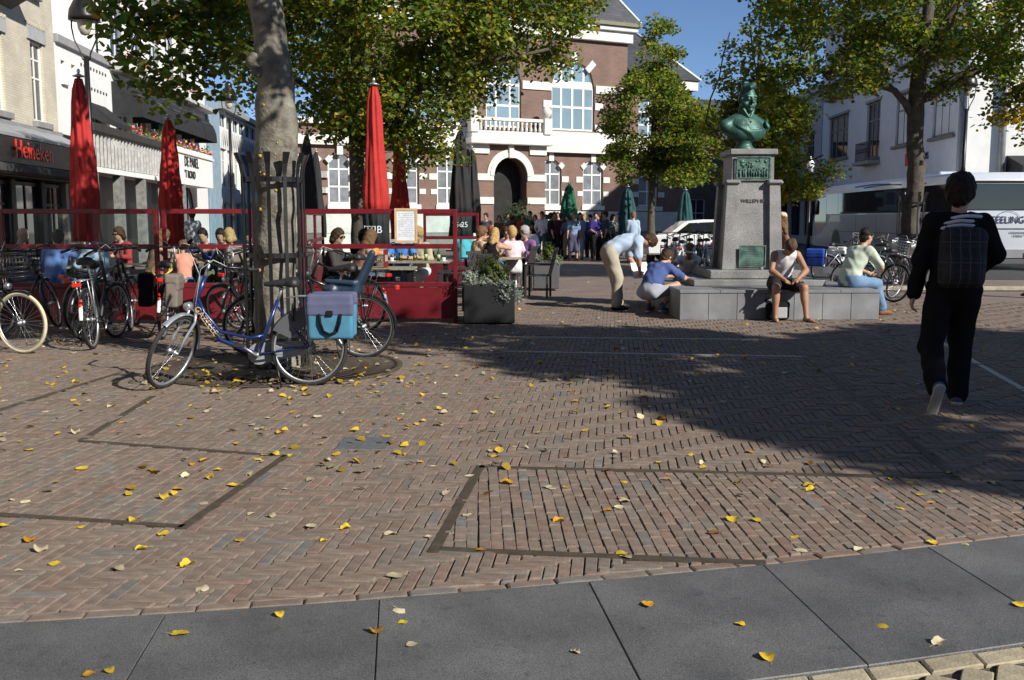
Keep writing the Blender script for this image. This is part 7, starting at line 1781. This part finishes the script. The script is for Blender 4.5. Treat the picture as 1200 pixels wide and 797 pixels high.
for k_, (x_, y_, h_, l_, src_) in enumerate(((-6.6, 12.6, 80, 'black bicycle parked between the cream tyred one and the grey one', b7), (-3.75, 13.5, 60, 'black bicycle squeezed between taupe bags and the shaded screen', b3), (-2.95, 11.7, 128, 'black bicycle leaning behind the tree guard', b7), (-7.5, 12.3, 95, 'black step through bicycle by the first screen post', b6), (-5.35, 12.2, 84, 'black bicycle right of the red lamp bicycle', b7))):
    o_ = dup(src_, (x_, y_, 0), R(h_), l_); o_.rotation_euler = (R((-5, 4, -4, 5, 3)[k_]), 0, R(h_))
hb_ = thing('handlebar_bag', 'taupe bag strapped between handlebars left of the blue bicycle handlebar', 'bag', (-3.72, 13.35, 1.02), R(25))
sd_link('bag_body', sdf_mesh([('box', V((0, 0, 0)), (.17, .1, .12), None, .05), ('box', V((0, -.06, -.03)), (.11, .07, .06), None, .03)], .014, .03, (), .003, 18), taupe, hb_)
# right hand bicycles
r1 = bike('silver bicycle with blue panniers before the coach front', (7.35, 23.0, 0), R(-28), silverf, R(3), R(-15), 1.15, 'step', None, alu, silverf, 'bicycles near the coach', greyplastic, None, alu, False, None, True, None)
pannier('navy and royal blue bag hanging from the silver bicycle', r1, -.08, cloth((.02, .04, .2)), cloth((.03, .08, .4)), None)
r2 = dup(r1, (8.15, 23.9, 0), R(-40), 'silver bicycle with white bag before the middle of the coach side'); r2.rotation_euler = (R(-4), 0, R(-40))
pannier('white carrier bag hanging from the second silver bicycle', r2, -.08, white_c, white_c, None)
r3 = bike('black bicycle close behind the man in pale green T-shirt', (7.0, 18.0, 0), R(118), blackf, R(6), R(12), 1.15, 'diamond', None, alu, blackf, 'bicycles near the coach', None, None, blackp, False, None, True, None, bar_h=1.15)
r4 = bike('black bicycle with silver crate on its front and tan grips', (8.35, 19.3, 0), R(205), blackf, R(-5), R(20), 1.15, 'oma', None, alu, blackf, 'bicycles near the coach', None, None, blackp, False, (steel, .3, .4, .26), True, tan_l, bar_h=1.15)
r5 = dup(r3, (8.75, 22.6, 0), R(140), 'black bicycle leaning at the guard of the leaning tree'); r5.rotation_euler = (R(-5), 0, R(140))
# white hire bicycles in the rack before the van
whitef = mat('white_enamel', (.7, .7, .7), .35, 0, .06)
w1 = bike('nearest white bicycle in the rack in front of the white estate car', (4.35, 25.5, 0), R(70), whitef, R(2), R(35), 1.12, 'step', None, alu, whitef, 'white bicycles in the rack', None, None, alu, False, None, True, None, spokes=14)
for k, lab in enumerate(('white bicycle second from left in the rack', 'white bicycle third from left in the rack, close to its twin', 'white bicycle in the middle of the rack', 'white bicycle right of the rack middle', 'white bicycle second from right in the rack', 'white bicycle half hidden by the pedestal at the rack end', 'white bicycle set behind the row at the left', 'white bicycle set behind the row at the right')):
    o = dup(w1, (4.75+.4*k if k < 6 else 4.9+(k-6)*1.2, 28.2+.1*(k % 2) if k < 6 else 30, 0), 0, lab); o.rotation_euler = (R(rnd.uniform(-4, 4)), 0, R(80+rnd.uniform(-14, 14)))
for k, lab in enumerate(('dark bicycle in the shade left of the rack', 'dark bicycle among the white ones in the rack', 'dark bicycle at the pedestal end of the rack')):
    o = dup(r3, (4.1+k*1.1, 27.0+k*.5, 0), 0, lab, 'dark bicycles in the rack'); o.rotation_euler = (R(4), 0, R(75+k*9))

# ---------------------------------------------------------------- white coach
coach = thing('coach', 'long white and grey touring coach parked on the right, dark side windows', 'coach', (13.6, 30.0, 0), R(-1.5))
cw = mat('coach_white_paint', (.62, .66, .72), .3, .1, .06, 1.2, 0, 30, coat=.5); cg = mat('coach_silver_paint', (.32, .33, .35), .35, .3, .1, 1.5, 0, 30, coat=.3); cglass = mat('coach_tinted_glass', (.012, .013, .015), .04, 0, .3, .7, 0, 10, .9)
bm = bmesh.new()
prof = [(0, .32), (-.02, 1.5), (.05, 2.7), (.3, 2.95), (14.9, 2.98), (15.7, 2.55), (16.15, 1.3), (16.2, .32)]
vs0 = [bm.verts.new((0, y, z)) for y, z in prof]; vs1 = [bm.verts.new((2.5, y, z)) for y, z in prof]
bm.faces.new(vs0); bm.faces.new(vs1[::-1])
for i in range(len(prof)): j = (i+1) % len(prof); bm.faces.new((vs0[j], vs0[i], vs1[i], vs1[j]))
bmesh.ops.recalc_face_normals(bm, faces=bm.faces)
bmesh.ops.bevel(bm, geom=list(bm.edges), offset=.11, segments=3, affect='EDGES', profile=.5)
me = bpy.data.meshes.new('coach_shell'); bm.to_mesh(me); bm.free(); me.materials.append(cw)
for p_ in me.polygons: p_.use_smooth = True
link('coach_shell', me, coach)
MB().prism([(.15, .34), (.15, 1.72), (13.2, 1.72), (14.6, .9), (15.9, .7), (15.9, .34)], -.014, .02, axis='x').obj('side_skirt', cg, coach)
for k in range(8):
    y0 = .22+k*1.72; MB().prism([(y0, 1.76), (y0, 2.62), (y0+1.69, 2.62), (y0+1.69, 1.76)], -.012, .02, axis='x').obj('side_window', cglass, coach)
MB().prism([(13.98, 1.1), (13.98, 2.62), (15.3, 2.55), (15.75, 1.5), (15.2, 1.05)], -.012, .02, axis='x').obj('driver_window', cglass, coach)
for y0 in (2.6, 5.0, 7.4, 9.8): MB().box(-.0165, .0, y0, y0+.025, .4, 1.7).obj('luggage_door_seam', blackp, coach)
MB().box(-.0165, .0, .2, 13.2, 1.02, 1.04).obj('luggage_door_seam', blackp, coach)
MB().prism([(.15, 1.83), (2.35, 1.83), (2.28, 2.58), (.22, 2.58)], -.05, .06, axis='y').obj('rear_window', cglass, coach)
MB().bbox(.35, 2.15, -.1, -.03, 2.6, 2.68, .01).obj('rear_spoiler', blackp, coach)
MB().bbox(.15, 2.35, -.06, .04, .34, .62, .02).obj('bumper', cg, coach)
for x in (.12, 2.2): MB().bbox(x, x+.2, -.055, .03, .75, 1.35, .015).obj('tail_lamp', red_lens, coach)
navy = plain((.03, .045, .13), .4)
MB().box(.4, 2.1, -.045, .0, 1.24, 1.252).obj('trim_line', navy, coach)
link('lettering', text_mesh('FEELING', .3, .004, navy, sx=.9), coach, (1.42, -.04, 1.5), TXT_ROT)
MB().tube([(1.42+.35*math.cos(t), -.035, 1.53+.24*math.sin(t)) for t in [.1+2.9*k/20 for k in range(21)]], .006, 4).obj('emblem_arc', navy, coach)
link('small_lettering', text_mesh('Industrieweg\nHolland', .1, .002, navy), coach, (1.75, -.04, 1.08), TXT_ROT)
link('lettering', text_mesh('FEELING', .34, .004, let_m, sx=.9), coach, (-.022, 3.2, 1.45), (R(90), 0, R(-90)))
lg = MB(); lg.box(-.014, -.0, 3.4, 3.95, 2.66, 2.9); lg.obj('logo_field', white_c, coach)
for k in range(3): MB().tube([(-.02, 3.9-.5*t-.3*k*t, 2.68+.08*k+.14*math.sin(t*3+k)) for t in [q/8 for q in range(9)]], .018, 5).obj('logo_swirl', plain((.6, .02, .03), .4), coach)
for k in range(2): MB().tube([(-.012, 5+k*1.1+4*t, 2.74+.05*math.sin(t*3)+.06*k) for t in [q/8 for q in range(9)]], .022, 5).obj('painted_stripe', plain((.03, .1, .3), .4), coach)
for y in (3.6, 12.4):
    for x in (.1, 2.4):
        ty = MB(); ty.lathe([(.3, -.14), (.46, -.14), (.5, -.1), (.5, .1), (.46, .14), (.3, .14)], 24, mat=M.Translation((x+(.06 if x < 1 else -.06), y, .5)) @ M.Rotation(R(90), 4, 'Y')); w_o = ty.obj('wheel', rubber, coach)
        MB().lathe([(.05, -.15), (.28, -.12), (.3, -.1), (.3, .1)], 18, mat=M.Translation((x+(.05 if x < 1 else -.05), y, .5)) @ M.Rotation(R(90), 4, 'Y')).obj('rim', alu, w_o)
    MB().prism([(y+.62*math.cos(t), .5+.62*math.sin(t)) for t in [PI*k/14 for k in range(15)]] + [(y-.62, .33), (y+.62, .33)], -.018, -.0145, axis='x').obj('wheel_arch', blackp, coach)
for x in (-.12, 2.62): MB().bbox(x-.1, x+.1, 15.7, 15.95, 1.75, 2.4, .05).obj('mirror', blackp, coach)
MB().tube([(.1, 15.2, 2.75), (-.1, 15.7, 2.65), (-.12, 15.85, 2.4)], .03, 6).obj('mirror_arm', blackp, coach)
slab_part(coach, 'roof_unit', cw, (.5, 2.0, 3, 6, 2.96, 3.1), b=.05)

# ---------------------------------------------------------------- white estate car
car = thing('estate_car', 'white estate car parked behind the bicycle rack, dark side windows', 'car', (4.75, 34.4, 0), R(2))
carw = mat('white_car_paint', (.75, .75, .74), .25, 0, .03, 2, 0, 30, coat=.6)
bm = bmesh.new()
prof = [(0, .3), (-.06, .8), (.2, .98), (.75, 1.02), (1.35, 1.46), (1.95, 1.52), (4.3, 1.5), (4.62, 1.06), (4.7, .7), (4.66, .3)]
a_ = [bm.verts.new((x, 0 if z < 1.03 else .14, z)) for x, z in prof]; b_ = [bm.verts.new((x, 1.75 if z < 1.03 else 1.61, z)) for x, z in prof]
bm.faces.new(a_); bm.faces.new(b_[::-1])
for i in range(len(prof)): j = (i+1) % len(prof); bm.faces.new((a_[j], a_[i], b_[i], b_[j]))
bmesh.ops.triangulate(bm, faces=[f for f in bm.faces if len(f.verts) > 4]); bmesh.ops.recalc_face_normals(bm, faces=bm.faces)
bmesh.ops.bevel(bm, geom=[e for e in bm.edges if len(e.link_faces) == 2 and e.calc_face_angle(0) > .35], offset=.05, segments=2, affect='EDGES')
me = bpy.data.meshes.new('body'); bm.to_mesh(me); bm.free(); me.materials.append(carw); link('body', me, car)
for pl_ in ([(.98, 1.06), (1.45, 1.4), (2.42, 1.44), (2.42, 1.06)], [(2.5, 1.06), (2.5, 1.44), (3.4, 1.44), (3.5, 1.06)], [(3.58, 1.06), (3.48, 1.43), (4.0, 1.42), (4.35, 1.08)]):
    mb = MB(); yy = lambda z: (z-1.03)/.42*.14-.012; n = len(pl_); mb.add([(x, yy(z), z) for x, z in pl_]+[(x, yy(z)+.05, z) for x, z in pl_], [tuple(range(n)), tuple(reversed(range(n, 2*n)))]+[(i, n+i, n+(i+1) % n, (i+1) % n) for i in range(n)]); mb.obj('side_window', cglass, car)
for x in (.85, 3.75):
    for y in (.08, 1.67):
        wv = MB(); wv.lathe([(.2, -.09), (.31, -.09), (.33, -.06), (.33, .06), (.31, .09), (.2, .09)], 20, mat=M.Translation((x, y, .33)) @ M.Rotation(R(90), 4, 'X')); w_o = wv.obj('wheel', rubber, car); MB().lathe([(.03, -.1), (.2, -.085), (.2, .09)], 14, mat=M.Translation((x, y, .33)) @ M.Rotation(R(90), 4, 'X')).obj('rim', alu, w_o)
for x in (1.62, 2.46, 3.5): slab_part(car, 'door_seam', blackp, (x, x+.012, -.006, .02, .42, 1.0))
for x in (2.2, 3.1): slab_part(car, 'door_handle', carw, (x, x+.16, -.03, .0, .93, .955), b=.006)
slab_part(car, 'tail_lamp', red_lens, (4.55, 4.69, -.005, .1, .8, 1.02), b=.01); slab_part(car, 'headlamp', alu, (-.03, .2, -.005, .1, .68, .8), b=.01)
# bag between the feet, paper sheets
bg = thing('shoulder_bag', 'black and white bag on the ground between the feet of the bowed man', 'bag', (4.0, 14.72, 0), R(10))
sd_link('bag_body', sdf_mesh([('box', V((0, 0, .13)), (.18, .08, .13), None, .07), ('cap', V((-.12, 0, .2)), V((.14, 0, .24)), .06, .05)], .012, .04, (), .006, 18), black_c, bg)
sd_link('side_panel', sdf_mesh([('box', V((.03, -.075, .12)), (.09, .015, .085), None, .012)], .012, .01), cloth((.35, .36, .37)), bg)
MB().tube([(-.14, 0, .22), (-.2, .02, .3), (-.05, .04, .36), (.1, .02, .28)], .013, 6).obj('strap', black_c, bg)
def paper(label, loc, rot, m, w=.21, h=.297):
    o = thing('paper_sheet', label, 'paper', loc, rot=rot); mb = MB(); N = 5
    for i in range(N):
        x0, x1 = -w/2+w*i/N, -w/2+w*(i+1)/N; f_ = lambda x: .012*math.sin(x*14)
        mb.add([(x0, -h/2, f_(x0)), (x1, -h/2, f_(x1)), (x1, h/2, f_(x1)), (x0, h/2, f_(x0)), (x0, -h/2, f_(x0)-.002), (x1, -h/2, f_(x1)-.002), (x1, h/2, f_(x1)-.002), (x0, h/2, f_(x0)-.002)], [(0, 1, 2, 3), (7, 6, 5, 4), (0, 4, 5, 1), (2, 6, 7, 3)], 0, True)
    mb.obj('sheet', m, o); return o
paper('white paper held by the bending man', (2.17, 16.62, .66), (R(60), 0, R(20)), white_c, .3, .3)
paper('sheet of paper lying on the bench under the woman with white visor', (3.05, 16.75, .47), (0, 0, R(20)), white_c)
# ---------------------------------------------------------------- fallen leaves
fy = [mat('fallen_leaf_yellow', (.62, .43, .03), .6, 0, .2, 22, .15, 60, .3), mat('fallen_leaf_gold', (.55, .27, .02), .6, 0, .3, 22, .15, 60, .3), mat('fallen_leaf_pale_back', (.55, .47, .3), .65, 0, .15, 22, .15, 60, .3), mat('fallen_leaf_brown', (.28, .13, .035), .7, 0, .3, 22, .2, 60, .3)]
for m_ in fy: vary(m_, .68, 1.15)
def fallen(seed, curl):
    q = random.Random(seed); mb = MB(); n = 20
    def pt(t, f):                                      # heart shaped outline with toothed edge
        r = (1-.35*math.cos(t)**9*(1 if math.cos(t) > 0 else 0))*(1+.25*max(0, -math.cos(t))**6)*(1+.05*math.sin(t*9+seed))
        x, y = r*.5*math.cos(t)*f, r*.46*math.sin(t)*f
        z = curl*(.75*y*y+.25*x*x+.07*math.sin(x*7+seed)*f+.035*math.sin(y*9+seed*2))
        return (x, y, z+.02)
    vs = [(0, 0, .02)]+[pt(2*PI*k/n, .55) for k in range(n)]+[pt(2*PI*k/n, q.uniform(.94, 1.04)) for k in range(n)]
    fs = [(0, 1+k, 1+(k+1) % n) for k in range(n)]+[(1+k, 1+n+k, 1+n+(k+1) % n, 1+(k+1) % n) for k in range(n)]
    mb.add(vs, fs, 0, True); mb.tube([(.3, 0, .03), (.62, .02, .05), (.85, .09*q.uniform(-1, 1), .03)], .012, 4)
    return mb
lv = [[fallen(s, c).mesh('fallen_leaf', m) for s, c in ((1, .5), (2, 1.0), (3, 1.5), (4, .75), (5, -.5))] for m in fy]
LAB = {0: 'yellow fallen leaf lying on the brick paving', 1: 'golden orange fallen leaf lying on the brick paving', 2: 'pale fallen leaf lying underside up on the brick paving', 3: 'brown fallen leaf lying on the brick paving'}
def drop(x, y, m, s=None, where=None, lab=None):
    on = y < curve(x) and y > inner(x)
    o = link('fallen_leaf', lv[m][rnd.randrange(5)], None, (x, y, .004), (R(rnd.uniform(-5, 5)), R(rnd.uniform(-5, 5)), rnd.uniform(0, 6.28)))
    s = s or rnd.uniform(.036, .074); o.scale = (s, s*rnd.uniform(.75, 1.1), s*rnd.uniform(.6, 1.3))
    l = lab or (LAB[m].replace('brick paving', 'dark granite slabs') if on else LAB[m])
    tag(o, l, 'leaf', ('yellow', 'golden', 'pale', 'brown')[m]+' fallen leaves '+('on the granite' if on else 'on the paving'))
for px, py, m in ((209, 744, 0), (327, 722, 0), (128, 788, 0), (105, 791, 1), (469, 716, 2), (471, 731, 0), (441, 740, 1), (483, 756, 2), (759, 709, 1), (868, 733, 0), (898, 772, 0), (1033, 734, 0), (1100, 755, 2), (674, 765, 2), (1195, 710, 0), (1131, 638, 2),
                  (65, 662, 0), (48, 646, 2), (167, 644, 0), (219, 664, 0), (237, 690, 2), (281, 635, 0), (137, 668, 2), (21, 670, 2), (35, 634, 1), (457, 627, 2), (464, 676, 2), (503, 630, 2), (548, 605, 2), (562, 645, 1), (727, 650, 0), (733, 653, 2), (859, 610, 0), (711, 599, 1), (725, 596, 2), (731, 588, 2), (664, 572, 0), (648, 573, 2), (950, 570, 0), (886, 610, 0), (1066, 566, 0), (1078, 581, 0), (1103, 577, 2), (1055, 596, 0), (940, 645, 2), (1008, 645, 2), (577, 529, 2), (493, 542, 0), (550, 559, 2), (580, 536, 0), (383, 540, 2), (310, 534, 0), (322, 534, 0), (240, 590, 2), (227, 545, 1), (255, 551, 0), (30, 590, 2), (1188, 580, 2), (1160, 567, 2), (824, 549, 0), (824, 544, 2), (877, 531, 1)):
    p = G(px, py); drop(p.x, p.y, m)
n = 0
while n < 235:
    y = 4.4+11.5*rnd.random()**1.25; x = rnd.uniform(-.54, .54)*y
    dens = .25+.75*max(0, 1-abs(x+1.8-(y-9)*.1)/5.0) if y < 12 else .3
    if rnd.random() > dens or (y < 7 and rnd.random() < .5): continue
    drop(x, y, rnd.choice((0, 0, 0, 0, 1, 2, 2, 2, 3))); n += 1
# denser litter on and around the grating
r_ = np.random.default_rng(5); N = 860
pts = np.stack([r_.uniform(-1, 1, N)*1.0, r_.uniform(-1, 1, N), np.full(N, .02)], 1)
k1 = 150
pts[:k1] = np.array([-2.4, 9.2, .022])+np.stack([r_.normal(size=k1)*.75, r_.normal(size=k1)*.45, np.zeros(k1)], 1)
yy = r_.uniform(8.5, 24, N-k1); pts[k1:, 1] = yy; pts[k1:, 0] = r_.uniform(-.3, .5, N-k1)*yy
pts[520:, 1] = r_.uniform(5.2, 13, 340); pts[520:, 0] = pts[520:, 1]*np.clip(r_.normal(size=340)*.22-.16, -.53, .4); pts[520:, 2] = .012
cols = np.where(r_.uniform(size=(N, 1)) < .62, np.array([[.6, .4, .03]]), np.array([[.5, .42, .27]]))*r_.uniform(.4, 1.1, (N, 1))
lit = leaf_cloud('leaf_litter', pts, .056, np.repeat(cols, 1, 0), None, 2.5, 'stuff', 9, tint_mat('litter_leaf', .65, 0, 60, .2, 20, 0, .25))
